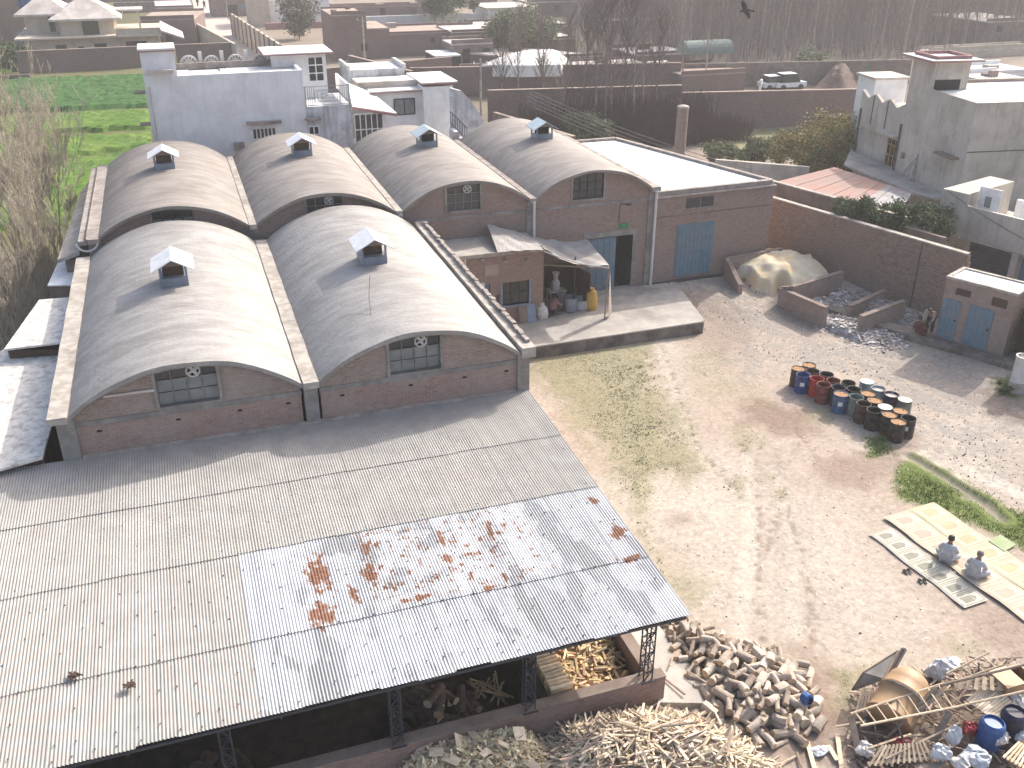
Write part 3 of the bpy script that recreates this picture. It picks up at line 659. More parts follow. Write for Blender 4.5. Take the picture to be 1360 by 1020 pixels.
# green sign and lamp over the door
q = VY(828, 300, BY-.04); sg = MB(); sg.box(q.x-.24, q.x+.24, BY-.06, BY-.03, q.z-.13, q.z+.13); sgn = part('door_sign', sg, M['green'], wh)
lp = MB(); q = VY(823, 275, BY-.02); lp.path([q+V(0,0,-.8), q+V(0,-.05,.15), q+V(.25,-.35,.25)], .02); lp.obox(q+V(.3,-.4,.22), V(.22,0,0), V(0,.14,0), V(0,0,.08)); part('wall_lamp', lp, M['steel'], wh)

# --- brick annex with the flat lime-washed roof
AX = [(22.42, 42.64), (29.6, 42.9), (25.95, 55.1), (22.42, 55.1)]
an = thing('flat_roofed_store', 'brick store with a bright flat roof joined to the right end of the warehouse', 'store building', (26, 43, 0))
aw = MB(); aw.prism(AX, 0, 5.32); part('wall', aw, M['brickB'], an)
rf = MB(); rf.prism([(22.5,43.1),(29.2,43.2),(25.9,54.8),(22.5,54.8)], 5.32, 5.36); part('roof', rf, M['whiteroof'], an)
def edge_beams(parent, name, pts, z0, z1, wd, m, closed=True):
    n = len(pts)
    for i in range(n if closed else n-1):
        a = Vector((*pts[i], (z0+z1)/2)); b = Vector((*pts[(i+1)%n], (z0+z1)/2)); o_ = MB(); o_.beam(a, b, wd, z1-z0+i*.006); part(name, o_, m, parent)
edge_beams(an, 'parapet', [(22.6,42.78),(29.45,43.03),(25.86,54.98),(22.6,54.98)], 5.3, 5.5, .26, M['copingdark'])
cs = MB(); cs.beam((22.45,42.58,5.22),(29.66,42.83,5.22),.14,.07); part('cornice', cs, M['coping'], an)
def face_box(mb_, x0, x1, z0, z1, off, th):  # on the slightly skewed annex front
    f = lambda x: 42.64+(x-22.42)*.0362
    mb_.add([(x0,f(x0)-off,z0),(x1,f(x1)-off,z0),(x1,f(x1)-off+th,z0),(x0,f(x0)-off+th,z0),(x0,f(x0)-off,z1),(x1,f(x1)-off,z1),(x1,f(x1)-off+th,z1),(x0,f(x0)-off+th,z1)],
       [(0,3,2,1),(4,5,6,7),(0,1,5,4),(1,2,6,5),(2,3,7,6),(3,0,4,7)]); return mb_
d = MB(); face_box(d, 23.86, 26.08, .8, 3.64, .05, .03); dr = part('door', d, M['bluepaint'], an)
d = MB()
for k in range(9): face_box(d, 23.93+k*.24, 23.93+k*.24+.05, .85, 3.58, .068, .018)
for z in (.84, 2.2, 3.56): face_box(d, 23.9, 26.04, z-.03, z+.03, .09, .02)
part('door_rib', d, M['bluepaint'], dr)
d = MB(); face_box(d, 24.28, 25.92, 4.47, 5.0, .006, .01); part('vent_opening', d, M['frostB'], an)
d = MB(); face_box(d, 25.08, 25.13, 4.47, 5.0, .03, .03); face_box(d, 24.2, 26.0, 4.42, 4.47, .04, .05); part('vent_sill', d, M['conc'], an)
d = MB(); face_box(d, 22.6, 29.5, 4.12, 4.2, .03, .04); part('string_course', d, M['mudlow'], an)
d = MB(); face_box(d, 22.3, 28.0, .5, .62, .2, .2); part('base_pipe', d, M['steel'], an)

# --- platform in front of the warehouse
pf = MB(); pf.prism([(10.0,36.95),(22.55,37.15),(22.75,37.3),(23.9,42.55),(10.0,42.55)], -.1, .6)
struct('platform', pf, M['slab'])
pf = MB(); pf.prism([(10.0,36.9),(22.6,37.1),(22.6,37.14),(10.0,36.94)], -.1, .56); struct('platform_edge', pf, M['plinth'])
for k in range(5):
    p = G([755,812,862,876,890][k], [457,452,437,434,431][k], .02); s_ = MB(); s_.obox((p.x, p.y-.02, .06), V(.5-.06*k,.05,0), V(-.02,.25,.02), V(0,0,.07)); 
    solo('step_stone', s_, M['slab'], ['flat stone against the platform front, leftmost of five','flat stone by the platform front, second from the left','small flat stone by the platform front, middle one of five','small flat stone against the platform, second from its right end','small flat stone nearest the right end of the platform'][k], 'stone', loc=(p.x,p.y,0), group='flat stones along the platform')
for k in range(14):
    p = G(R_.uniform(872,896), R_.uniform(376,390), .5); r = R_.uniform(.08,.16); z = zgf(p.x,p.y); s_ = MB(); a = R_.random()*3
    s_.obox((p.x,p.y,z+r*.5+.03), V(math.cos(a),math.sin(a),.1)*r*1.8, V(-math.sin(a),math.cos(a),.2)*r, V(0,0,r*.9)); 
    solo('broken_brick', s_, M['copingdark'], 'broken brick in the small heap at the corner of the platform and the store', 'brick', loc=(p.x,p.y,z), group='broken bricks by the store')

# ------------------------------------------------------------------ tin roofed shed
TX0, TX1, TYR, TYE, TZR, TZE = -9.6, 10.02, 27.3, 15.68, 3.67, 3.24
shed = thing('open_shed', 'open wood shed under the big corrugated roof in the foreground', 'shed', (0, 21, 0))
def tz(y): return TZE+(TZR-TZE)*(y-TYE)/(TYR-TYE)
bands = [27.3, 24.32, 21.4, 18.1, TYE]
def sheet_mesh(ln, wd=.84, seed=0):
    n = 44; per = wd/11; rs_ = random.Random(seed); mb_ = MB(); vs = []; dz = (TZR-TZE)/(TYR-TYE)*ln
    ny = 4
    for t in (0, -.006):
        for j in range(ny+1):
            for i in range(n+1):
                x = wd*i/n*1.035; y = -ln*j/ny; z = .016*math.sin(2*math.pi*x/per)+t
                vs.append((x, y, z-dz*j/ny))
    W = n+1; O = W*(ny+1); fs = []
    for j in range(ny):
        for i in range(n):
            k = j*W+i; fs.append((k, k+W, k+W+1, k+1)); fs.append((O+k, O+k+1, O+k+W+1, O+k+W))
    b0 = len(vs); vs += [vs[ny*W+i] for i in range(n+1)]+[vs[O+ny*W+i] for i in range(n+1)]
    for i in range(n): fs.append((b0+i, b0+W+i, b0+W+i+1, b0+i+1))
    mb_.add(vs, fs); return mb_
# galvanised sheet with dull patches and rust that grows where the coating failed
def galv():
    m = bpy.data.materials.new('galvanised sheet with rust'); m.use_nodes = True; nt = m.node_tree; N = nt.nodes; L = nt.links; b = N['Principled BSDF']
    g = N.new('ShaderNodeNewGeometry'); oi = N.new('ShaderNodeObjectInfo')
    def nz(sc, det=5, stretch=None, ro=.65):
        n = N.new('ShaderNodeTexNoise'); n.inputs['Scale'].default_value = sc; n.inputs['Detail'].default_value = det; n.inputs['Roughness'].default_value = ro
        v = g.outputs['Position']
        if stretch: mp = N.new('ShaderNodeMapping'); mp.inputs['Scale'].default_value = stretch; L.new(v, mp.inputs[0]); v = mp.outputs[0]
        L.new(v, n.inputs[0]); return n.outputs[0]
    def ramp(s, a, c, o1=1.0):
        r = N.new('ShaderNodeMapRange'); r.inputs[1].default_value = a; r.inputs[2].default_value = c; r.inputs[4].default_value = o1; r.interpolation_type = 'SMOOTHSTEP'; L.new(s, r.inputs[0]); return r.outputs[0]
    def mth(op, a, c):
        x = N.new('ShaderNodeMath'); x.operation = op
        for i, q in enumerate((a, c)):
            if isinstance(q, (int, float)): x.inputs[i].default_value = q
            else: L.new(q, x.inputs[i])
        return x.outputs[0]
    def mix(f, A, B):
        x = N.new('ShaderNodeMix'); x.data_type = 'RGBA'; L.new(f, x.inputs[0])
        for i, q in ((6, A), (7, B)):
            if isinstance(q, tuple): x.inputs[i].default_value = (*q, 1)
            else: L.new(q, x.inputs[i])
        return x.outputs[2]
    out = mix(ramp(nz(1.2), .4, .6), (.45,.455,.465), (.385,.392,.405))
    out = mix(ramp(nz(1.0, 3, (1.2,.45,1), .5), .53, .56, .9), out, (.235,.243,.256))
    out = mix(ramp(nz(1.0, 2, (3.4,.25,1), .5), .56, .66, .5), out, (.26,.275,.3))
    # rust: blotches about named spots
    spots = [((425,762,.42),(.35,.75)), ((428,815,.3),(.42,.45)), ((487,728,.3),(.16,.42)), ((492,760,.2),(.2,.5)), ((820,706,.3),(.3,.32)), ((785,665,.2),(.18,.2)), ((838,738,.2),(.42,.12)),
             ((585,715,.2),(.09,.5)), ((597,745,.2),(.12,.45)), ((625,735,.2),(.25,.12)), ((650,705,.2),(.07,.5)), ((470,790,.2),(.14,.4)), ((650,778,.1),(.3,.1)), ((560,790,.1),(.5,.1)), ((672,765,.2),(.09,.25))]
    tot = None; n_ = nz(3.6, 6, (1.3,.8,1), .72)
    for (a, c, _), (rx, ry) in spots:
        p = G(a, c, 3.42); v1 = N.new('ShaderNodeVectorMath'); v1.operation = 'SUBTRACT'; L.new(g.outputs['Position'], v1.inputs[0]); v1.inputs[1].default_value = (p.x, p.y, 3.42)
        v2 = N.new('ShaderNodeVectorMath'); v2.operation = 'MULTIPLY'; L.new(v1.outputs[0], v2.inputs[0]); v2.inputs[1].default_value = (1/rx, 1/ry, 0)
        v3 = N.new('ShaderNodeVectorMath'); v3.operation = 'LENGTH'; L.new(v2.outputs[0], v3.inputs[0])
        e = mth('SUBTRACT', 1.0, v3.outputs['Value']); tot = e if tot is None else mth('MAXIMUM', tot, e)
    msk = ramp(mth('ADD', mth('MULTIPLY', tot, .6), mth('MULTIPLY', mth('SUBTRACT', n_, .5), 3.0)), -.02, .3)
    sp_ = N.new('ShaderNodeSeparateXYZ'); L.new(g.outputs['Position'], sp_.inputs[0])
    zone = mth('MULTIPLY', mth('MULTIPLY', ramp(sp_.outputs[0], 2.6, 3.1), mth('SUBTRACT', 1.0, ramp(sp_.outputs[0], 7.2, 7.8))), mth('MULTIPLY', ramp(sp_.outputs[1], 18.1, 18.3), mth("SUBTRACT", 1.0, ramp(sp_.outputs[1], 21.2, 21.45))))
    fleck = mth('MULTIPLY', ramp(nz(5.5, 5, (1,.7,1), .7), .562, .6), zone)
    rust = mth('MAXIMUM', msk, fleck)
    rc = mix(ramp(nz(9), .35, .65), (.26,.135,.085), (.17,.08,.05))
    # flaked pale coat in the rusty zone
    out = mix(mth('MULTIPLY', zone, ramp(nz(1.5, 4), .42, .55, .7)), out, (.56,.55,.545))
    out = mix(rust, out, rc); h_ = N.new('ShaderNodeHueSaturation'); mr_ = N.new('ShaderNodeMapRange'); mr_.inputs[3].default_value = .84; mr_.inputs[4].default_value = 1.1; L.new(oi.outputs['Random'], mr_.inputs[0]); L.new(mr_.outputs[0], h_.inputs['Value']); L.new(out, h_.inputs['Color']); out = h_.outputs[0]
    L.new(out, b.inputs['Base Color'])
    r1 = N.new('ShaderNodeMapRange'); r1.inputs[3].default_value = .5; r1.inputs[4].default_value = .92; L.new(rust, r1.inputs[0]); L.new(r1.outputs[0], b.inputs['Roughness'])
    b.inputs['Metallic'].default_value = .1; b.inputs['Specular IOR Level'].default_value = .5
    return m
M['galv'] = galv()
ncols = int((TX1-TX0)/.84)+1
meshes = {}
for bi, (ya, yb) in enumerate(zip(bands[:-1], bands[1:])):
    ln = ya-yb+(.12 if bi < 3 else 0)
    for key in ('tin', 'galv'): meshes[bi, key] = sheet_mesh(ln, seed=bi).mesh('roof_sheet', M[key], (0,0,0), smooth=True)
for bi, (ya, yb) in enumerate(zip(bands[:-1], bands[1:])):
    gedge = -.15
    for c in range(ncols):
        x = TX1-.87-c*.84
        key = 'galv' if (bi >= 2 and x > gedge-.5) else 'tin'
        o = bpy.data.objects.new('roof_sheet', meshes[bi, key]); C.objects.link(o); o.parent = shed; ORI[o.name] = ORI[shed.name]
        jit = R_.uniform(-.02, .02)
        o.location = (x-ORI[shed.name].x, ya+.02+jit-ORI[shed.name].y+ (R_.uniform(-.03,.03) if bi == 3 else 0), tz(ya)-.022*bi+.06+.006*(c%2)+R_.uniform(0,.004))
        o.rotation_euler = (0, 0, R_.uniform(-.002,.002))
sc_ = MB()
for y in (27.0, 26.0, 25.1, 24.5, 23.5, 22.5, 21.55, 20.6, 19.7, 18.9, 18.0, 17.1, 16.2, 15.85):
    for k in range(48):
        x = TX1-.25-k*.41+R_.uniform(-.05,.05)
        if x < TX0+.3 or R_.random() < .3: continue
        sc_.obox((x, y+R_.uniform(-.05,.05), tz(y)+.035), V(.032,0,0), V(0,.032,0), V(0,0,.02))
part('roof_screw', sc_, M['wire'], shed, kind='stuff')
fl = MB(); fl.box(FX[0]+.4, FX[2]-.35, FY-.16, FY-.004, 3.72, 3.78); part('flashing', fl, M['coping'], shed)
for k, x in enumerate(np.arange(-9.0, 10.0, 3.1)):
    rb = MB(); rb.beam((x,15.9,tz(15.9)-.28),(x,27.2,tz(27.2)-.28),.06,.22); part('rafter', rb, M['steel'], shed)
for y in (15.75, 17.2, 18.8, 20.3, 21.5, 23.0, 24.5, 26.0, 27.1):
    rb = MB(); rb.beam((TX0+.1,y,tz(y)-.12),(TX1-.1,y,tz(y)-.12),.05,.07); part('purlin', rb, M['steel'], shed)
def lattice(x, y, z0, z1, wd=.24):
    mb_ = MB(); a = .03
    for sx in (-1,1):
        for sy in (-1,1): mb_.box(x+sx*wd/2-a/2, x+sx*wd/2+a/2, y+sy*wd/2-a/2, y+sy*wd/2+a/2, z0, z1)
    n = int((z1-z0)/.3)
    for k in range(n):
        za_, zb_ = z0+(z1-z0)*k/n, z0+(z1-z0)*(k+1)/n
        for s in (-1,1):
            mb_.beam((x-wd/2*s*(1 if k%2 else -1), y+s*wd/2, za_), (x+wd/2*s*(1 if k%2 else -1), y+s*wd/2, zb_), .02, .02)
            mb_.beam((x+s*wd/2, y-wd/2*(1 if k%2 else -1), za_), (x+s*wd/2, y+wd/2*(1 if k%2 else -1), zb_), .02, .02)
            mb_.box(x-wd/2, x+wd/2, y+s*wd/2-.01, y+s*wd/2+.01, za_-.012, za_+.012)
    mb_.box(x-wd*.8, x+wd*.8, y-wd*.8, y+wd*.8, z0-.02, z0+.02); return mb_
WZ = 1.0
for px_c, py_c in ((858,890), (702,938), (527,975), (305,1015)):
    q = VY(px_c, py_c, 16.22); part('lattice_column', lattice(q.x, 16.22, WZ if px_c != 305 else .9, tz(16.2)-.08), M['steel'], shed)
for (a, b, lab) in ((98,897,'dark clump of debris on the corrugated roof near the bottom left, the left one'),(172,910,'dark clump of debris on the corrugated roof near the bottom left, the right one')):
    q = G(a, b, 3.42); o_ = MB(); rr_ = random.Random(a)
    for k in range(16): t = rr_.random()*3; o_.obox((q.x+rr_.gauss(0,.06),q.y+rr_.gauss(0,.035),q.z+rr_.random()*.03), V(math.cos(t)*.16,math.sin(t)*.16,0), V(-math.sin(t)*.03,math.cos(t)*.03,0), V(0,0,.02))
    solo('debris_clump', o_, M['brickS'], lab, 'debris', loc=tuple(q))
lw = MB(); lw.box(-9.4, 9.72, 16.08, 16.36, -.1, WZ); part('front_wall', lw, M['brickK'], shed)
lt = MB(); lt.box(-9.4, 9.73, 16.06, 16.38, WZ, WZ+.035); part('wall_cap', lt, M['mudlow'], shed)
lw = MB(); lw.box(9.28, 9.56, 16.39, 27.0, -.1, WZ); part('side_wall', lw, M['brickK'], shed)
lt = MB(); lt.box(9.26, 9.58, 16.39, 27.0, WZ, WZ+.03); part('wall_cap', lt, M['mudlow'], shed)
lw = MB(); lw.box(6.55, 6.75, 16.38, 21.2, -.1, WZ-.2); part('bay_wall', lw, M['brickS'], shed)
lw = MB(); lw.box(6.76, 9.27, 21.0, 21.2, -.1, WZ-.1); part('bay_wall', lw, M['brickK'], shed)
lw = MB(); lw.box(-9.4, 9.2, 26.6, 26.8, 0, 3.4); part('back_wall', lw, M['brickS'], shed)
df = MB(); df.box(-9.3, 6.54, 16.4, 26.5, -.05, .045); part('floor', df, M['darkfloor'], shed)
# pale cement apron outside the right side wall
apn = MB(); apn.prism([(9.57,15.95),(11.1,15.6),(10.9,20.6),(9.57,24.9)], -.05, lambda p: .1 if p[0] > 10 else .3)
struct('apron', apn, M['slab'])

# --- low roofs on the left flank
def slab_px(pts, z0s, th, m, name, label, cat, wall=None, legs=True):
    P = [G(a, b, z) for (a, b), z in zip(pts, z0s)]; c = sum(P, Vector())/len(P)
    r = thing(name, label, cat, (c.x, c.y, 0)); n = len(P)
    nv = (P[1]-P[0]).cross(P[-1]-P[0])
    if nv.z < 0: P = P[::-1]
    mb_ = MB(); mb_.add([p for p in P]+[p-V(0,0,th) for p in P], [tuple(range(n)), tuple(range(n,2*n))[::-1]]+[(i,i+n,(i+1)%n+n,(i+1)%n) for i in range(n)])
    part('roof', mb_, M[m], r)
    if legs:
        for p in P:
            q = c+(p-c)*.9; l = MB(); l.box(q.x-.06,q.x+.06,q.y-.06,q.y+.06,0,min(p.z, c.z)-th-.02); part('post', l, M['wood'], r)
    if wall:
        Q = [c+(p-c)*.93 for p in P]; l = MB(); l.prism([(q.x,q.y) for q in Q], 0, min(p.z for p in P)-th-.05); part('wall', l, M[wall], r)
    return r
slab_px([(82,337),(135,337),(118,378),(63,379)], (4.4,4.4,4.4,4.4), .05, 'hood', 'lean_to_roof', 'small bluish white sheet roof between the two vaulted buildings on the left', 'lean-to', wall='mudlow')
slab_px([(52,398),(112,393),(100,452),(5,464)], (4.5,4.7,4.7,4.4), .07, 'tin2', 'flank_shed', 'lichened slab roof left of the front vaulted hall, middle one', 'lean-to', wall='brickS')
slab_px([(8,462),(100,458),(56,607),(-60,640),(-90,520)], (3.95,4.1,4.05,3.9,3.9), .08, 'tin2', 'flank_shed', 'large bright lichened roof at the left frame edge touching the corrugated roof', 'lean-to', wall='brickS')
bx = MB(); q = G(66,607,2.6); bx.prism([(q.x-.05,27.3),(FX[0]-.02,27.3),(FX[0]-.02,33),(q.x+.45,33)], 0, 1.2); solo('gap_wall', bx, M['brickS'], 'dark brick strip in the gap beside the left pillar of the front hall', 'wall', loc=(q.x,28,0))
# ------------------------------------------------------------------ boundary wall and what stands along it
WD = Vector((34.75-31.35, 34.05-45.4, 0)).normalized()     # along the wall, towards the camera
WNrm = Vector((-WD.y, WD.x, 0)); WNrm = WNrm if WNrm.x > 0 else -WNrm   # away from the yard
w0 = V(31.1, 46.2, 0); w1 = G(1285,337,3.72); w1.z = 0
def wall_run(name, a, b, z0, z1, th, m, label, coping=None, cat='wall', side=1, nrm=None):
    a = Vector(a); b = Vector(b); a.z = b.z = 0; d = (b-a).normalized(); n = nrm or V(-d.y, d.x, 0)*side
    r = thing(name, label, cat, ((a.x+b.x)/2, (a.y+b.y)/2, 0))
    mb_ = MB(); mb_.prism([(a.x,a.y),(b.x,b.y),(b.x+n.x*th,b.y+n.y*th),(a.x+n.x*th,a.y+n.y*th)], z0, z1); part('brickwork', mb_, M[m], r)
    if coping:
        e = .03; c_ = MB(); c_.prism([(a.x-n.x*e,a.y-n.y*e),(b.x-n.x*e,b.y-n.y*e),(b.x+n.x*(th+e),b.y+n.y*(th+e)),(a.x+n.x*(th+e),a.y+n.y*(th+e))], z1, z1+.07); part('coping', c_, M[coping], r)
    return r
bw = wall_run('boundary_wall', w0, w1, -.1, 3.65, .25, 'brickW', 'tall mottled brick boundary wall with a pale coping running from the store to the small block', 'coping', nrm=WNrm)
pj = MB()
for k in range(10):
    e = w1+WD*(.12*(1 if k%2 else .5)); pj.prism([(e.x-WD.x*.3,e.y-WD.y*.3),(e.x,e.y),(e.x+WNrm.x*.24,e.y+WNrm.y*.24),(e.x-WD.x*.3+WNrm.x*.24,e.y-WD.y*.3+WNrm.y*.24)], 3.6-.3*k-.28, 3.6-.3*k)
part('toothed_end', pj, M['brickW'], bw)
g = MB(); q = VY(1233,335,(w0+(w1-w0)*.83).y); c0 = w0+(w1-w0)*.815-WNrm*.012; g.tube((c0.x,c0.y,.2),(c0.x,c0.y,3.6),.022,.022,6); part('wall_cable', g, M['black'], bw)
wall2a = w0+WNrm*1.6-WD*1.0; wall2b = wall2a+WD*9.2
wall_run('rear_yard_wall', wall2a, wall2b, 0, 4.05, .2, 'mudlow', 'grey plastered wall with white coping behind the boundary wall, carrying the rusty roof', 'coping', nrm=WNrm)
wall_run('lower_rear_wall', wall2b+WD*.03, wall2b+WD*2.3, 0, 3.6, .2, 'mudlow', 'lower brown wall under the dark green bush behind the boundary wall', None, nrm=WNrm)
# debris bay walls (brick, shoulder high)
def baywall(pa, pb, z0, za, zb, label, th=.24, m='brickT'):
    a = G(*pa, z0); b = G(*pb, z0); d = (b-a).normalized(); n = V(-d.y, d.x, 0)*th/2; L_ = (b-a).length
    r = MB(); f = lambda p: za+(zb-za)*((p[0]-a.x)*d.x+(p[1]-a.y)*d.y)/L_
    r.prism([(a.x-n.x,a.y-n.y),(b.x-n.x,b.y-n.y),(b.x+n.x,b.y+n.y),(a.x+n.x,a.y+n.y)], -.1, f)
    t = thing('bay_wall', label, 'wall', ((a.x+b.x)/2,(a.y+b.y)/2,0)); part('brickwork', r, M[m], t)
    c_ = MB(); e = n*1.1; c_.prism([(a.x-e.x,a.y-e.y),(b.x-e.x,b.y-e.y),(b.x+e.x,b.y+e.y),(a.x+e.x,a.y+e.y)], f, lambda p: f(p)+.045); part('wall_top', c_, M['mudlow'], t); return a, b
T1, T2 = (966,343), (1040,328)
a_ = VY(966,343,42.3); b_ = G(984,378,.9); 
def baywall3(a, b, za, zb, label, th=.24, m='brickT'):
    a = Vector(a); b = Vector(b); a.z = b.z = 0; d = (b-a).normalized(); n = V(-d.y, d.x, 0)*th/2; L_ = (b-a).length
    f = lambda p: za+(zb-za)*((p[0]-a.x)*d.x+(p[1]-a.y)*d.y)/L_
    r = MB(); r.prism([(a.x-n.x,a.y-n.y),(b.x-n.x,b.y-n.y),(b.x+n.x,b.y+n.y),(a.x+n.x,a.y+n.y)], -.1, f)
    t = thing('bay_wall', label, 'wall', ((a.x+b.x)/2,(a.y+b.y)/2,0)); part('brickwork', r, M[m], t)
    c_ = MB(); e = n*1.1; c_.prism([(a.x-e.x,a.y-e.y),(b.x-e.x,b.y-e.y),(b.x+e.x,b.y+e.y),(a.x+e.x,a.y+e.y)], f, lambda p: f(p)+.045); part('wall_top', c_, M['mudlow'], t)
baywall3(a_, b_, a_.z, .85, 'low brick wall closing the left side of the sawdust bay')
wb = VY(1038,330,42.75); baywall3(a_+V(.14,-.02,0), wb, a_.z, wb.z, 'low brick wall behind the sawdust heap in front of the store')
c_ = G(1052,381,1.25); wc = G(1119,361,1.45); baywall3(c_, wc, 1.25, 1.45, 'brick divider between the sawdust heap and the rubble bay')
d0 = G(1037,383,1.05); d1 = G(1098,409,1.05); baywall3(d0, d1, 1.05, 1.05, 'sunlit front wall of the rubble bay facing the yard')
baywall3(d0+V(.1,.12,0), c_-V(.1,.0,0), 1.05, 1.25, 'short brick return joining the front wall and the divider of the rubble bay')
baywall3(G(1129,403,.95), G(1174,386,1.15), .8, 1.15, 'short low brick divider in the middle of the rubbish bays')
baywall3(G(1144,419,1.0), G(1202,399,1.15), .95, 1.15, 'short brick wall at the right end of the rubbish bays')
# heaps
def heap(name, poly, hts, m, label, cat, seed=1, step=.12, rough=.12, edge=1.0, kind='stuff', z0=None):
    xs = [p[0] for p in poly]; ys = [p[1] for p in poly]
    A, B = np.meshgrid(np.arange(min(xs), max(xs)+step, step), np.arange(min(ys), max(ys)+step, step))
    sd = sdist(poly, A, B); H = np.zeros(A.shape)
    for (hx, hy, hz, hr) in hts: H = np.maximum(H, hz*np.exp(-((A-hx)**2+(B-hy)**2)/(2*hr*hr)))
    H = (H*(.85+.3*fbm(A*1.5,B*1.5,seed)) + (fbm(A*3.5,B*3.5,seed+5)-.45)*rough)*sstep(-.05, edge, sd)
    base = zg(A, B)-.06; n_, m_ = A.shape; id_ = np.arange(n_*m_).reshape(n_, m_)
    vv = np.stack([A, B, base+np.maximum(H,0)], -1).reshape(-1,3).tolist(); kp = sd > -.05
    ff = [(id_[j,i],id_[j,i+1],id_[j+1,i+1],id_[j+1,i]) for j in range(n_-1) for i in range(m_-1) if kp[j,i] and kp[j,i+1] and kp[j+1,i]]
    me_ = bpy.data.meshes.new(name); me_.from_pydata(vv, [], ff); me_.materials.append(m); me_.update(); me_.polygons.foreach_set('use_smooth', [True]*len(ff))
    o = bpy.data.objects.new(name, me_); C.objects.link(o); setp(o, label=label, category=cat, kind=kind)
    def hgt(x, y):
        i = int(round((x-min(xs))/step)); j = int(round((y-min(ys))/step))
        if 0 <= i < m_ and 0 <= j < n_: return float(base[j,i]+max(H[j,i],0))
        return zgf(x,y)
    return hgt
M['sawdust'] = mat('sawdust', (.58,.52,.4), (.5,.43,.31), rough=1, scale=1.6, stain=(.6,.42,.2), stain_amt=.5, stain_scale=.8, bump=.6, bump_scale=8, spec=.1)
sdp = [tuple(p[:2]) for p in (a_+V(.2,-.15,0), G(984,378,.3)+V(.15,0,0), G(1000,392,.2), G(1025,398,.1), G(1036,392,.1), c_, wc, w0+(w1-w0)*.2, w0+(w1-w0)*.02)]
pk = G(1040,345,1.4); pk2 = G(1075,352,1.2); pk3 = G(1010,362,.9)
heap('sawdust_heap', sdp, [(pk.x,pk.y,1.25,2.3),(pk2.x,pk2.y,1.15,2.2),(pk3.x,pk3.y,.95,1.7)], M['sawdust'], 'large pale yellow sawdust heap in the corner bay by the boundary wall', 'sawdust', 4, edge=.4)
M['ash'] = mat('grey ash and plastic rubbish', (.33,.32,.31), (.19,.17,.16), rough=.9, scale=3, stain=(.5,.5,.53), stain_amt=.7, stain_scale=2.2, bump=.8)
rp = [tuple(p[:2]) for p in (d0+V(.3,.2,0), c_+V(.2,-.2,0), wc-V(.2,.4,0), G(1150,385,.3), G(1125,398,.2), G(1190,395,.2), G(1225,425,.2), G(1205,455,.1), G(1165,462,.05), G(1120,447,.05), G(1098,437,.05))]
q1 = G(1080,395,.5); q2 = G(1110,385,.6); q3 = G(1160,405,.5); q4 = G(1120,430,.3); q5 = G(1170,440,.25)
hr = heap('rubble_heap', rp, [(q1.x,q1.y,.7,.7),(q2.x,q2.y,.8,.9),(q3.x,q3.y,.75,.7),(q4.x,q4.y,.38,1.1),(q5.x,q5.y,.22,1.0)], M['ash'], 'grey ash and rubbish heap spilling out of the walled bays', 'rubbish', 8, edge=.3, rough=.25)
sb = MB(); xs = [p[0] for p in rp]; ys = [p[1] for p in rp]
k = 0
while k < 1700:
    x, y = R_.uniform(min(xs)-.3, max(xs)+.4), R_.uniform(min(ys)-.8, max(ys)); 
    s_ = float(sdist(rp, np.array([x]), np.array([y]))[0])
    if s_ < -.5 or R_.random() > math.exp(min(0, s_*3)): k += .2; continue
    a = R_.random()*6.28; l = R_.uniform(.05,.24); ww_ = l*R_.uniform(.2,.7); t = R_.uniform(-.4,.4)
    sb.obox((x,y,hr(x,y)+.05), V(math.cos(a)*l,math.sin(a)*l,t*l), V(-math.sin(a)*ww_,math.cos(a)*ww_,0), V(0,0,.025)); k += 1
M['shred'] = mat('plastic shreds', (.46,.44,.43), (.28,.23,.2), rough=.7, scale=4, island=.6, spec=.4)
solo('plastic_shreds', sb, M['shred'], 'torn pale plastic and splinters strewn over the rubble heap', 'rubbish', kind='stuff')
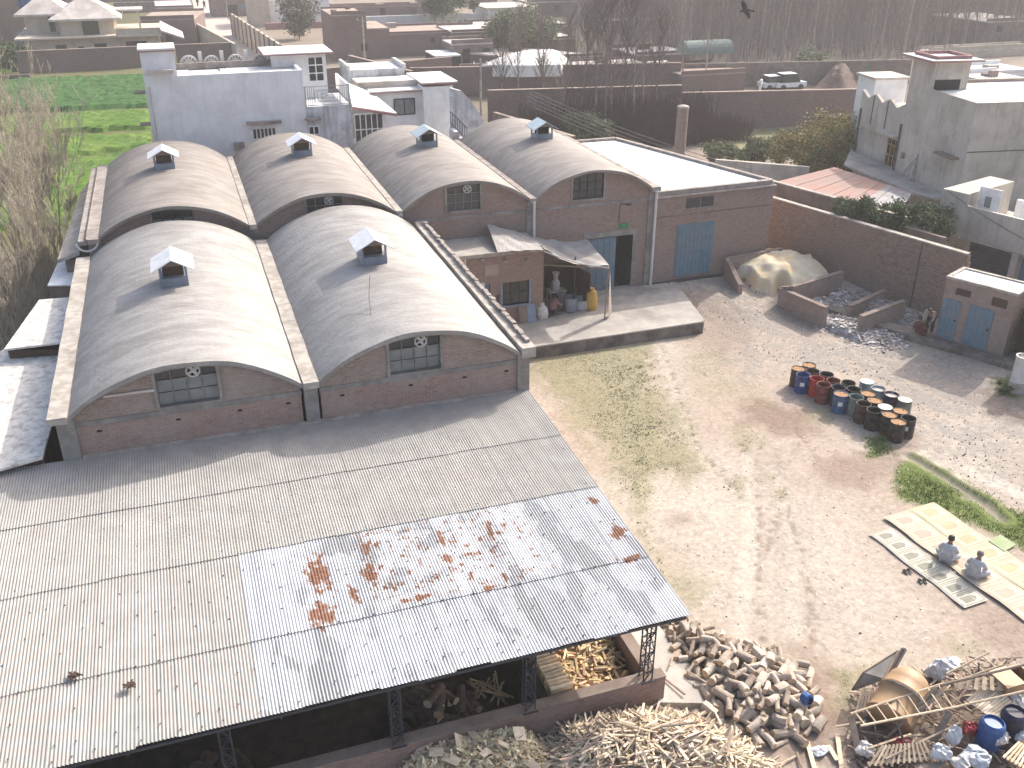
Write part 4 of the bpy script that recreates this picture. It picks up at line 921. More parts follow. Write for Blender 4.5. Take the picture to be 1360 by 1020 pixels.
# ------------------------------------------------------------------ toilet block
M['maroonw'] = mat('brown vent slat', (.09,.055,.045), rough=.9)
def block(p0, p1, z0, z1, depth, label, doors=(), vents=(), nm='toilet_block'):
    p0 = Vector(p0); p1 = Vector(p1); p0.z = p1.z = 0; d = (p1-p0); L_ = d.length; d.normalize(); n = V(-d.y, d.x, 0); n = n if n.x > 0 else -n
    r = thing(nm, label, 'outbuilding', ((p0.x+p1.x)/2+n.x*depth/2, (p0.y+p1.y)/2+n.y*depth/2, z0))
    def F(s, z, o): q = p0+d*s-n*o; return (q.x, q.y, z)
    def bx_(mb_, s0, s1, za, zb, o0, o1): return mb_.add([F(s0,za,o1),F(s1,za,o1),F(s1,za,o0),F(s0,za,o0),F(s0,zb,o1),F(s1,zb,o1),F(s1,zb,o0),F(s0,zb,o0)],
        [(0,3,2,1),(4,5,6,7),(0,1,5,4),(1,2,6,5),(2,3,7,6),(3,0,4,7)])
    w_ = MB(); bx_(w_, 0, L_, z0-.3, z1-.12, -depth, 0); part('wall', w_, M['brickT'], r)
    w_ = MB(); bx_(w_, .12, L_-.12, z1-.12, z1-.06, -depth+.12, -.12); part('roof', w_, M['limeroof'], r)
    for (s0,s1,o0,o1) in ((-.04,L_+.04,-.13,.04),(-.04,L_+.04,-depth-.04,-depth+.13),(-.04,.14,-depth+.135,-.135),(L_-.14,L_+.04,-depth+.135,-.135)):
        w_ = MB(); bx_(w_, s0, s1, z1-.12, z1, o0, o1); part('parapet', w_, M['coping'], r)
    for (s0, s1, za, zb) in doors:
        w_ = MB(); bx_(w_, s0, s1, za, zb, -.01, .03); dd_ = part('door', w_, M['bluepaint'], r)
        w_ = MB(); nb = 4
        for k in range(nb+1): s = s0+(s1-s0)*k/nb; bx_(w_, s-.02, s+.02, za, zb, .031, .048)
        part('door_rib', w_, M['bluepaint'], dd_)
        w_ = MB(); bx_(w_, s1-.14, s1-.07, (za+zb)/2-.04, (za+zb)/2+.06, .05, .08); part('bolt', w_, M['black'], dd_)
    for (s0, s1, za, zb) in vents:
        w_ = MB(); bx_(w_, s0, s1, za, zb, -.01, .012)
        vv = part('vent', w_, M['brickS'], r); w_ = MB()
        for k in range(4): z = za+(zb-za)*(k+.5)/4; bx_(w_, s0, s1, z-.012, z+.012, .013, .03)
        part('vent_louvre', w_, M['maroonw'], vv)
    return r
t0 = G(1241,447,.34); t1 = G(1331,474,.34); t0.z = t1.z = 0; TD = (t1-t0).normalized(); TL = (t1-t0).length; TN = V(-TD.y, TD.x, 0); TN = TN if TN.x > 0 else -TN
def fs(px, py):  # along-front coordinate and height of a pixel on the block's front plane
    dd_ = ray(px, py); t = (t0-CAM).dot(TN)/dd_.dot(TN); q = CAM+dd_*t; return (q-t0).dot(TD), q.z
D1 = [fs(1245,405), fs(1258,448)]; 
drs = []
for (a, b) in (((1245,403),(1265,455)), ((1287,415),(1308,466))):
    s0, zt = fs(*a); s1, zb_ = fs(*b); drs.append((max(s0,.1), s1, .42, 2.35))
vts = []
for (a, b) in (((1271,382),(1288,397)), ((1319,394),(1336,412))):
    s0, zt = fs(*a); s1, zb_ = fs(*b); vts.append((s0, s1, zb_+.05, zt))
ztop = fs(1250,364)[1]
block(t0, t1, .3, ztop, 1.75, 'small brick outbuilding with two blue doors at the end of the boundary wall', drs, vts)
u0 = t0+TD*(TL+.85)-TN*.1; block(u0, u0+TD*4, .3, ztop+.05, 2.2, 'brick outbuilding cut off by the right frame edge beside the white cylinder', [(1.6,2.5,.4,2.3)], [])
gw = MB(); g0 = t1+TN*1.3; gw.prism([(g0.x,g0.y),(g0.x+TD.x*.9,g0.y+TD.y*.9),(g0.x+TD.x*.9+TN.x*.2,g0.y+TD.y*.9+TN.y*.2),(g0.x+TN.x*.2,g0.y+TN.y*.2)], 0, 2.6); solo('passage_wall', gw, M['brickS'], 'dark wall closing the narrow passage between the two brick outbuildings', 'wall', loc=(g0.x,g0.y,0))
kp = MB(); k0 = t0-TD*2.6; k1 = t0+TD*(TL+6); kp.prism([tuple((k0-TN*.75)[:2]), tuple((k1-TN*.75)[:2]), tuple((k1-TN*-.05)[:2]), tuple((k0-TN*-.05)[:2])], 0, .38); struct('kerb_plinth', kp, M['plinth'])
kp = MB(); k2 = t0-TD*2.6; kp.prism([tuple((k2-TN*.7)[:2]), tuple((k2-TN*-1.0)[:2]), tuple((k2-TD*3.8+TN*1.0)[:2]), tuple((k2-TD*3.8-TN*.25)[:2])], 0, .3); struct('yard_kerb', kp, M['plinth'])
# white cylinder standing by the right edge
q = G(1349,517,.2); cy = thing('concrete_cylinder', 'upright white concrete cylinder with a soiled foot at the right edge of the yard', 'pipe', (q.x, q.y, .1))
c1 = MB(); c1.lathe([(.0,0),(.33,0),(.33,.45),(.31,.5)], (q.x,q.y,.1), 24); part('foot', c1, M['coping'], cy, smooth=False)
c1 = MB(); c1.lathe([(.31,.5),(.30,.52),(.30,1.55),(.32,1.57),(.32,1.66),(.25,1.66),(.25,1.2)], (q.x,q.y,.1), 24); part('shaft', c1, M['pipe'], cy)
c1 = MB()
for k in range(7): a = k*.9; c1.obox((q.x+.12*math.cos(a),q.y+.12*math.sin(a),1.72), V(.12,.03,0), V(-.02,.1,0), V(0,0,.07))
part('rubble_fill', c1, M['copingdark'], cy, kind='stuff')

# ------------------------------------------------------------------ brick kitchen with lean-to tarpaulin
KY = 40.0; kl, kr, kt = 10.2, 15.42, 4.02
kit = thing('brick_kitchen', 'small brick room with a flat pale roof in front of the warehouse', 'outbuilding', (13, 41, .6))
def onk(px, py): q = VY(px, py, KY); return q.x, q.z
wx0, wz1 = onk(667,376); wx1, wz0 = onk(702,402)
dx0, dz1 = onk(638,379); dx1, _ = onk(651,379)
k_ = MB()
k_.box(kl, dx0, KY, KY+.22, .6, kt); k_.box(dx0, dx1, KY, KY+.22, dz1, kt); k_.box(dx1, wx0, KY, KY+.22, .6, kt); k_.box(wx0, wx1, KY, KY+.22, wz1, kt); k_.box(wx0, wx1, KY, KY+.22, .6, wz0); k_.box(wx1, kr, KY, KY+.22, .6, kt)
part('front_wall', k_, M['brickK'], kit)
k_ = MB(); k_.box(kr-.22, kr, KY+.225, 42.5, .6, kt); part('side_wall', k_, M['brickK'], kit)
k_ = MB(); k_.box(kl-.1, kr+.02, KY-.05, 42.58, kt, kt+.14); part('roof', k_, M['slab'], kit)
k_ = MB(); k_.box(kl-.12, kr+.05, KY-.1, KY-.02, kt+.02, kt+.2); part('roof_edge', k_, M['coping'], kit)
hall_window(kit, wx0, wx1, wz0, wz1, KY+.0, 3, 1, fan=None, glass='glass', allframe='bluegrey')
d_ = MB(); d_.box(dx0+.03, dx1-.03, KY+.06, KY+.1, .62, dz1); part('door', d_, M['bluepaint'], kit)
for px_c in (639, 669, 698):
    x, z = onk(px_c, 345); s_ = MB(); s_.tube((x,KY-.28,z),(x,KY+.02,z+.05),.07,.07,8); part('water_spout', s_, M['conc'], kit)
x, z = onk(653, 359); s_ = MB(); s_.box(x-.33, x+.33, KY-.02, KY+.0, z-.26, z+.28); part('patch_panel', s_, M['mudroof'], kit)
s_ = MB(); x, z = onk(617,345); s_.tube((x,KY-.05,.6),(x,KY-.05,kt),.05,.05,8); part('drainpipe', s_, M['pipe'], kit)
s_ = MB(); x, z = onk(636,378); s_.lathe([(0,-.05),(.2,0),(.24,.1)], (x,KY-.2,z), 12); part('lamp_shade', s_, M['hood'], kit)
s_ = MB(); x, z = onk(661,398); s_.box(x-.05,x+.05,KY-.06,KY,z-.25,z+.25); part('meter_box', s_, M['steel'], kit)
def cloth_patch(c4, nu, nv, sag, m, seed, name='cloth', fold=.04):
    A_, B_, C_, D_ = [Vector(v) for v in c4]; mb_ = MB(); vs = []; rs_ = random.Random(seed)
    for t in (0, -.012):
        for j in range(nv+1):
            for i in range(nu+1):
                u, v = i/nu, j/nv; p = A_*(1-u)*(1-v)+B_*u*(1-v)+C_*u*v+D_*(1-u)*v
                s = sag*math.sin(math.pi*u)*(.35+.65*math.sin(math.pi*min(1,v*.8+.2)))
                f = fold*math.sin(u*9+seed+v*3)*math.sin(v*5+u*4+seed*2)+fold*.5*math.sin(u*23+v*11)
                vs.append((p.x, p.y, p.z-s+f+t))
    W = nu+1; O = W*(nv+1); fs = []
    for j in range(nv):
        for i in range(nu): k = j*W+i; fs += [(k,k+1,k+W+1,k+W),(O+k,O+k+W,O+k+W+1,O+k+1)]
    mb_.add(vs, fs); return mb_
tp = thing('tarpaulin_sheet', 'dusty grey tarpaulin lying pinned over the kitchen roof edge', 'tarpaulin', (14.5,41.5,4.1))
part('cloth', cloth_patch((G(661,335,4.3), G(722,331,4.3), VY(702,312,42.4), VY(647,297,42.5)), 16, 12, .0, 'tarp', 2, fold=.03), M['tarp'], tp)
aw_ = thing('tarpaulin_awning', 'sagging grey tarpaulin awning hung between the kitchen corner and a pole', 'awning', (17.5,41,.6))
cA = G(723,331,4.22); cB = V(*G(809,353,3.35)); cC = VY(780,318,42.35); cD = VY(703,314,42.45)
part('cloth', cloth_patch((cA, cB, cC, cD), 26, 16, .42, 'tarp', 5, fold=.05), M['tarp'], aw_)
hem = MB(); 
for i in range(20):
    def e(t): p = cA.lerp(cB, t); return V(p.x, p.y, p.z-.42*math.sin(math.pi*t)*.35-.1)
    hem.tube(e(i/20), e((i+1)/20), .035, .035, 5)
part('rolled_hem', hem, M['sack'], aw_)
po = MB(); po.tube((cB.x-.05,cB.y+.1,.6),(cB.x,cB.y+.05,3.3),.04,.035,7); part('pole', po, M['wood'], aw_)
po = MB(); po.tube((17.2,KY+.4,.6),(17.2,KY+.4,3.4),.035,.035,7); part('pole', po, M['steel'], aw_)
po = MB(); po.tube((kr+.05,KY+.2,3.25),(cB.x,cB.y+.05,3.2),.035,.035,7); part('cross_pole', po, M['wood'], aw_)
sd_ = cloth_patch((cB+V(.02,0,0), V(cB.x+.5,cB.y+1.3,.75), VY(783,345,42.3)-V(0,0,.2), cC+V(.02,0,-.05)), 8, 8, .0, 'tarp', 9, fold=.05)
part('hanging_flap', cloth_patch((V(cB.x+.04,cB.y-.05,3.25), V(cB.x+.1,cB.y+.02,.7), V(cB.x+.5,cB.y+.5,.7), V(cB.x+.25,cB.y+.45,3.25)), 8, 4, .0, 'tarp', 9, fold=.05), M['mudroof'], aw_)
rp_ = MB(); rp_.path([cC+V(0,0,.05), VY(790,317,42.5)], .015); rp_.path([VY(665,300,42.5), VY(780,318,42.5)], .012); part('guy_rope', rp_, M['wood'], aw_)
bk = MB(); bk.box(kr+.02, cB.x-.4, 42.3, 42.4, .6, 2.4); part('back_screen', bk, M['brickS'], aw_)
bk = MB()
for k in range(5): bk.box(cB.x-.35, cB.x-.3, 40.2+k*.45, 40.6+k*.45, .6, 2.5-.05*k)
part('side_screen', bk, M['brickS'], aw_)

# goods in the lean-to
def lathe_thing(name, label, cat, loc, prof, m, n=20, **k):
    mb_ = MB(); mb_.lathe(prof, loc, n); return solo(name, mb_, M[m], label, cat, loc=loc, **k)
def box_px(px, py, Y, z=.6):
    q = G(px, py, z); return q
q = G(720,421,.6); lathe_thing('sack', 'white sack slumped at the kitchen corner', 'sack', (q.x-.05,q.y-.1,.6), [(0,.0),(.28,.02),(.32,.25),(.25,.55),(.1,.68),(.12,.78),(0,.8)], 'sack', 12)
q = G(760,412,.6); dmat = M['bluegrey']
for (pp, lab, r, h, m_) in (((757,413),'blue grey steel tub standing in the lean-to, nearest the open front',.34,.75,'bluegrey'),((771,409),'pale blue plastic cooler tub behind the steel tub',.42,.5,'plastic'),((745,399),'white enamel bucket on the lean-to floor beside the crouching man',.25,.5,'sack')):
    q = G(*pp,.6); lathe_thing('tub', lab, 'tub', (q.x,q.y,.6), [(0,.02),(r*.85,0),(r,h*.1),(r*1.0,h*.95),(r*1.05,h),(r*.95,h),(r*.9,h*.3),(0,h*.3)], m_)
q = G(748,408,.6); tb = thing('work_table', 'small pale topped table under the awning', 'table', (q.x,q.y+.5,.6))
t_ = MB(); t_.box(q.x-.6,q.x+.3,q.y+.3,q.y+.9,1.28,1.34); part('tabletop', t_, M['sack'], tb)
for sx in (-.55,.25):
    for sy in (.35,.85): t_ = MB(); t_.box(q.x+sx-.03,q.x+sx+.03,q.y+sy-.03,q.y+sy+.03,.6,1.28); part('leg', t_, M['wood'], tb)
q3_ = (q.x-.2,q.y+.6,1.34); lathe_thing('water_can', 'white jar with a narrow neck standing on the work table', 'can', q3_, [(0,0),(.2,.02),(.22,.4),(.1,.55),(.14,.8),(.2,.9),(0,.92)], 'sack', 14)
q = G(783,411,.6); ys_ = MB(); ys_.obox((q.x+.1,q.y,1.1), V(.42,0,.1), V(0,.22,.03), V(-.06,.18,1.0)); yo = thing('sack', 'upright yellow sack leaning at the right side of the lean-to', 'sack', (q.x+.1,q.y,.6))
pp_ = MB(); pp_.lathe([(0,.0),(.24,.0),(.27,.15),(.26,.8),(.2,.98),(.05,1.04),(0,1.0)], (q.x+.1,q.y,.6), 14); part('body', pp_, M['yellow'], yo)
pp_ = MB(); pp_.lathe([(.05,1.04),(.12,1.12),(.03,1.1)], (q.x+.1,q.y,.6), 10); part('tied_neck', pp_, M['yellow'], yo)
q = G(788,388,.6); lathe_thing('clay_pot', 'dark pot on a stand beside the yellow sack', 'pot', (q.x,q.y+.5,.6), [(0,0),(.12,.0),(.1,1.0),(.22,1.15),(.24,1.35),(.12,1.5),(.14,1.6),(0,1.6)], 'sack', 14)
for (pp, lab) in (((691,424),'dull board leaning on the kitchen wall, the left one'),((702,423),'pale grey board leaning on the kitchen wall, the right one beside the sack')):
    q = G(*pp,.6); b_ = MB(); b_.obox((q.x,KY-.2,1.02), V(.44,0,0), V(0,.28,.82), V(0,-.03,.01)); solo('board', b_, M['bluegrey' if pp[0]==702 else 'mudlow'], lab, 'board', loc=(q.x,KY-.3,.6))

# ------------------------------------------------------------------ oil drums
DR = .285; DH = .82
def drum_mat(nm, c, rim=None):
    return mat(nm, c, tuple(x*.65 for x in c), rough=.6, scale=4, world=False, stain=(.1,.055,.035), stain_amt=.6, stain_scale=3, objrand=.08)
DM = {'black': drum_mat('black drum', (.022,.02,.019)), 'brown': drum_mat('dark brown drum', (.055,.033,.026)), 'blue': drum_mat('blue drum', (.03,.075,.25)), 'navy': drum_mat('navy drum', (.018,.026,.07)),
      'red': drum_mat('red drum', (.42,.035,.025)), 'maroon': drum_mat('maroon drum', (.19,.045,.03)), 'teal': drum_mat('grey green drum', (.16,.23,.2)), 'paleblue': drum_mat('pale grey blue drum', (.36,.43,.45)),
      'olive': drum_mat('olive grey drum', (.2,.2,.17)), 'midblue': drum_mat('mid blue drum', (.05,.13,.26))}
M['rust'] = mat('rust water', (.3,.15,.045), (.21,.1,.035), rough=.75, scale=5, world=False, stain=(.12,.05,.02), stain_amt=.5, stain_scale=5)
M['inside'] = mat('near black inside', (.03,.024,.02), rough=.9, world=False)  # near-black colour of the disc set down inside the open drums
M['lidwhite'] = mat('white lid', (.75,.75,.73), (.6,.6,.57), rough=.5, world=False, scale=5)
M['lidcream'] = mat('cream lid', (.6,.53,.38), (.5,.43,.3), rough=.6, world=False, scale=5)
prof_body = [(0,.0),(DR,.0),(DR+.008,.012),(DR,.03),(DR,DH*.32),(DR+.011,DH*.335),(DR+.011,DH*.35),(DR,DH*.365),(DR,DH*.64),(DR+.011,DH*.655),(DR+.011,DH*.67),(DR,DH*.685),(DR,DH-.02),(DR+.009,DH-.008),(DR+.009,DH),(DR-.012,DH),(DR-.012,DH-.1)]
bm_ = MB(); bm_.lathe(prof_body, (0,0,0), 28)
body_me = {k: bm_.mesh('drum_body', m, (0,0,0), True) for k, m in DM.items()}
def disc(z, dome=0.0): d = MB(); d.lathe([(DR-.013, z), (DR*.6, z+dome*.7), (0, z+dome)], (0,0,0), 24); return d
tops = {'rust': disc(DH-.03).mesh('rusty_top', M['rust']), 'open': disc(DH-.5).mesh('drum_inside', M['inside']), 'white': disc(DH-.012,.008).mesh('lid', M['lidwhite']), 'cream': disc(DH-.012).mesh('lid', M['lidcream']),
        'whiterim': disc(DH-.09).mesh('lid', M['paleroof'])}
bung = MB(); bung.tube((DR*.6,0,DH-.03),(DR*.6,0,DH-.005),.03,.03,8); bung_me = bung.mesh('bung', M['steel'])
labm = MB()
for k in range(4):
    t0_, t1_ = -2.6+k*.16, -2.6+(k+1)*.16
    r_ = DR+.014; labm.add([(r_*math.cos(t0_),r_*math.sin(t0_),.38),(r_*math.cos(t1_),r_*math.sin(t1_),.38),(r_*math.cos(t1_),r_*math.sin(t1_),.56),(r_*math.cos(t0_),r_*math.sin(t0_),.56)],[(0,1,2,3)])
lab_me = labm.mesh('paper_label', M['lidwhite'])
DRUMS = [((1075.5,484.5),'black','rust','black drum with a rusty top at the far left end of the cluster, the rearmost',0),
 ((1064.5,490),'brown','rust','dark brown drum with a rust orange top, leftmost of the cluster',0),
 ((1082.8,493),'brown','open','dark open drum between the rusty leftmost pair and the row of black ones, back row',0),
 ((1073,497.5),'blue','open','bright blue open drum with a white paper label, second in the front row',1),
 ((1096,497),'black','open','black open drum in the back row behind the red drum',0),
 ((1086,503),'red','open','bright red drum standing between the blue and the maroon ones',0),
 ((1109.5,503.7),'maroon','open','brownish red topped drum in the back row, third from the left there',0),
 ((1098.7,508.5),'maroon','open','dull maroon drum right of the bright red one',0),
 ((1123,508.7),'black','open','black open drum in the back row behind the navy drum',0),
 ((1113.5,514.5),'navy','open','dark navy open drum between the maroon and the mid blue drums',0),
 ((1133,515),'black','open','black open drum in the back row behind the mid blue rust topped one',0),
 ((1123,521.5),'midblue','rust','mid blue drum with a rusty top and a small pale label',1),
 ((1147.5,523),'brown','rust','dark drum with a rusty top in the back row, behind the grey green one',0),
 ((1137,527),'teal','open','grey green open drum in the front row, the only one of that colour',0),
 ((1161.5,530),'brown','rust','dark drum with a rusty top just left of the bright white lid',0),
 ((1149.5,535),'brown','open','very dark maroon open drum right of the grey green one',0),
 ((1152,505.5),'paleblue','white','pale blue grey drum with a white lid, rearmost of the light ones',0),
 ((1167,515),'paleblue','whiterim','pale teal drum with a sunken pale lid beside the white lidded one',0),
 ((1185,523),'navy','whiterim','deep navy drum with a silvery white top at the back right',0),
 ((1202,529.5),'olive','cream','olive grey drum with a cream lid at the right rear corner',0),
 ((1175,538),'black','white','black drum with the brightest white lid in the middle of the right end',0),
 ((1161.5,541.5),'black','open','black open drum just left of the white lidded one, front row',0),
 ((1177,549),'black','rust','black drum with a rusty top in the front row, second from the right end',0),
 ((1192,544),'brown','rust','dark drum with a rusty top squeezed between the white lid and the rightmost drum',0),
 ((1190.7,557),'black','rust','black drum with a rusty top, nearest the camera at the right end',0),
 ((1205,553),'black','open','black open drum with a torn white label, rightmost of the cluster',1)]
pos = []
for (pp, c, t, lab, l) in DRUMS:
    q = G(*pp, DH+.02); pos.append([q.x, q.y])
pos = np.array(pos)
for it in range(200):
    for i in range(len(pos)):
        for j in range(i):
            d = pos[i]-pos[j]; n = np.hypot(*d); mn = 2*DR+.025
            if n < mn: d = d/n*(mn-n)/2; pos[i] += d; pos[j] -= d
for (x, y), (pp, c, t, lab, l) in zip(pos, DRUMS):
    z = zgf(x, y)+.0; r = thing('oil_drum', lab, 'drum', (x, y, z), R_.uniform(-.2,.2) if l else R_.uniform(0,6.28), 'oil drums standing in the yard')
    part('drum_body', body_me[c], None, r, True); part('lid' if t in ('white','cream','whiterim') else ('rusty_top' if t == 'rust' else 'drum_inside'), tops[t], None, r, True)
    if t != 'open': part('bung', bung_me, None, r, True)
    if l: part('paper_label', lab_me, None, r, True)

# ------------------------------------------------------------------ prayer mats
M['mat1'] = mat('pale straw mat', (.5,.455,.34), (.45,.405,.3), rough=.85, scale=4)
M['mat2'] = mat('grey green mat', (.5,.47,.4), (.44,.42,.35), rough=.85, scale=4)
M['matp'] = mat('faded pink mat panel', (.4,.315,.25), (.36,.28,.225), rough=.85, scale=4)
M['mato'] = mat('faded ochre mat panel', (.39,.345,.215), (.35,.305,.19), rough=.85, scale=4)
M['matg'] = mat('olive mat panel', (.24,.235,.19), (.21,.205,.165), rough=.85, scale=4)
def prayer_mat(a, b, wd, z, base, pan, n, label, side):
    a = Vector((a[0],a[1],0)); b = Vector((b[0],b[1],0)); d = (b-a); L_ = d.length; d.normalize(); nn_ = V(-d.y, d.x, 0)*side
    c = (a+b)/2; r = thing('prayer_mat', label, 'mat', (c.x, c.y, z)); mb_ = MB()
    ns = int(L_/.12); vs = []; 
    def hz(u, v): return z+.012*math.sin(u*1.7)*math.sin(v*2.1+1)+.004*math.sin(u*7)
    for k, t in enumerate((0.0, -.01)):
        for i in range(ns+1):
            for j in range(9): p = a+d*(L_*i/ns)+nn_*(wd*j/8)+nn_*.03*math.sin(i*.35); vs.append((p.x,p.y,hz(L_*i/ns,wd*j/8)+t))
    O = (ns+1)*9; fs_ = []
    for i in range(ns):
        for j in range(8): k = i*9+j; fs_ += [(k,k+1,k+10,k+9),(O+k,O+k+9,O+k+10,O+k+1)]
    for i in range(ns): k = i*9; fs_.append((k,k+9,O+k+9,O+k)); k = i*9+8; fs_.append((k,O+k,O+k+9,k+9))
    mb_.add(vs, fs_); part('mat_base', mb_, M[base], r)
    cell = L_/n
    def strip(m2, s0, s1, v0, v1, lift=.004):
        k = max(2, int((s1-s0)/.1)); mm = max(2, int((v1-v0)/.12)); vs_ = []
        for i in range(k+1):
            for j in range(mm+1):
                u = s0+(s1-s0)*i/k; v = v0+(v1-v0)*j/mm; p = a+d*u+nn_*v+nn_*.03*math.sin(u/L_*ns*.35); vs_.append((p.x,p.y,hz(u,v)+lift))
        m2.add(vs_, [(i*(mm+1)+j,i*(mm+1)+j+1,(i+1)*(mm+1)+j+1,(i+1)*(mm+1)+j) for i in range(k) for j in range(mm)])
    for i in range(n):
        s = cell*i; m2 = MB(); strip(m2, s+cell*.3, s+cell*.78, wd*.22, wd*.62)
        # arched niche end
        p0_ = [a+d*(s+cell*.3)+nn_*(wd*.62), a+d*(s+cell*.78)+nn_*(wd*.62), a+d*(s+cell*.54)+nn_*(wd*.76)]
        m2.add([(p.x,p.y,hz(s+cell*.5,wd*.68)+.006) for p in p0_], [(0,1,2)])
        strip(m2, s+cell*.04, s+cell*.09, wd*.12, wd*.9, .005); strip(m2, s+cell*.16, s+cell*.2, wd*.12, wd*.9, .005); strip(m2, s+cell*.88, s+cell*.93, wd*.12, wd*.9, .005)
        part('niche_panel', m2, M[pan], r)
    bd = MB(); strip(bd, .05, L_-.05, wd*.045, wd*.075, .005); strip(bd, .05, L_-.05, wd*.93, wd*.96, .005); part('mat_border', bd, M[pan], r)
    return r, a, d, nn_
mz = .07
A1 = G(1154,709,mz); B1 = G(1285,806,mz)
A2 = G(1173,687,mz); B2 = G(1352,818,mz)
A3 = G(1207,678,mz); dm = (B2-A2).normalized()
ma = prayer_mat(A1, A1+dm*((B1-A1).length), (G(1190,703,mz)-A1).length*.92, mz-.012, 'mat2', 'matg', 7, 'shorter greyish prayer mat with dark niche panels, nearest the camera', 1 if True else -1)
mb2 = prayer_mat(A2, A2+dm*7.4, 1.12, mz+.005, 'mat1', 'matp', 9, 'long cream prayer mat with faded pink panels that the two men sit on', 1)
mb3 = prayer_mat(A3+V(.05,.06,0), A3+dm*8.2+V(.05,.06,0), 1.12, mz, 'mat1', 'mato', 10, 'long cream prayer mat with ochre panels, farthest from the camera', 1)
gmn = MB(); p = [G(*a, .09) for a in ((1313,718),(1329,710),(1350,723),(1334,732))]
gmn.add([v for v in p]+[v-V(0,0,.03) for v in p], [(3,2,1,0),(4,5,6,7),(0,1,5,4),(1,2,6,5),(2,3,7,6),(3,0,4,7)]); M['greenmat'] = mat('green mat', (.3,.35,.2), (.25,.3,.16), rough=.85)
solo('folded_mat', gmn, M['greenmat'], 'small folded pale green mat on the grass behind the long mats', 'mat', loc=tuple(p[0]))
def sandals(px, py, lab):
    q = G(px, py, .02); r = thing('sandals', lab, 'sandals', (q.x,q.y,.04), R_.uniform(0,2))
    for s in (-1, 1):
        m_ = MB(); m_.prism([(-.12,s*.07-.03),(-.02,s*.07-.045),(.1,s*.07-.04),(.13,s*.07),(.1,s*.07+.04),(-.02,s*.07+.035),(-.12,s*.07+.03)], 0, .025); so = part('sandal', m_, M['black'], r, True)
        t = MB(); t.tube((.02,s*.07-.05,.02),(.05,s*.07,.07),.018,.018,5); t.tube((.05,s*.07,.07),(.06,s*.07+.045,.02),.018,.018,5); part('strap', t, M['black'], so, True)
sandals(1205, 760, 'pair of dark sandals left at the mat edge, the left pair'); sandals(1225, 773, 'pair of dark sandals left at the mat edge, the right pair')
# ------------------------------------------------------------------ people
def skin(name, vs, es, rs_, sub=1, root=0):
    me_ = bpy.data.meshes.new(name+'_skeleton'); me_.from_pydata(vs, es, []); o = bpy.data.objects.new('tmp', me_); C.objects.link(o)
    md_ = o.modifiers.new('s', 'SKIN'); md_.use_smooth_shade = True; md_.branch_smoothing = .3
    sv = me_.skin_vertices[0].data
    for i, r in enumerate(rs_): sv[i].radius = (r, r) if not isinstance(r, tuple) else r; sv[i].use_root = (i == root)
    if sub: ms = o.modifiers.new('u', 'SUBSURF'); ms.levels = sub; ms.render_levels = sub
    dg = bpy.context.evaluated_depsgraph_get(); out = bpy.data.meshes.new_from_object(o.evaluated_get(dg)); out.name = name
    bpy.data.objects.remove(o); bpy.data.meshes.remove(me_); return out
POSES = {
 'crosslegged': dict(pel=(0,0,.14), spi=(0,-.03,.34), che=(0,.0,.52), nec=(0,.05,.66), hed=(0,.09,.80), sh=(.17,.0,.59), el=(.27,.07,.36), wr=(.17,.3,.24), hip=(.1,.02,.13), kn=(.36,.3,.15), an=(-.06,.34,.07), to=(-.16,.42,.06)),
 'squat': dict(pel=(0,-.12,.22), spi=(0,-.1,.42), che=(0,0,.62), nec=(0,.1,.74), hed=(0,.17,.86), sh=(.17,.03,.68), el=(.26,.22,.5), wr=(.12,.44,.42), hip=(.1,-.1,.22), kn=(.2,.28,.5), an=(.14,.08,.08), to=(.16,.26,.03)),
 'bend': dict(pel=(0,-.05,.9), spi=(0,.04,1.08), che=(0,.2,1.22), nec=(0,.36,1.3), hed=(0,.47,1.36), sh=(.18,.28,1.24), el=(.22,.42,1.0), wr=(.16,.6,.86), hip=(.09,-.05,.9), kn=(.12,.02,.5), an=(.12,-.05,.09), to=(.13,.14,.03)),
 'stand': dict(pel=(0,0,.92), spi=(0,.0,1.12), che=(0,.01,1.3), nec=(0,.02,1.46), hed=(0,.05,1.6), sh=(.19,0,1.4), el=(.25,-.03,1.1), wr=(.24,.1,.86), hip=(.09,0,.9), kn=(.11,.03,.5), an=(.12,-.02,.09), to=(.13,.16,.03))}
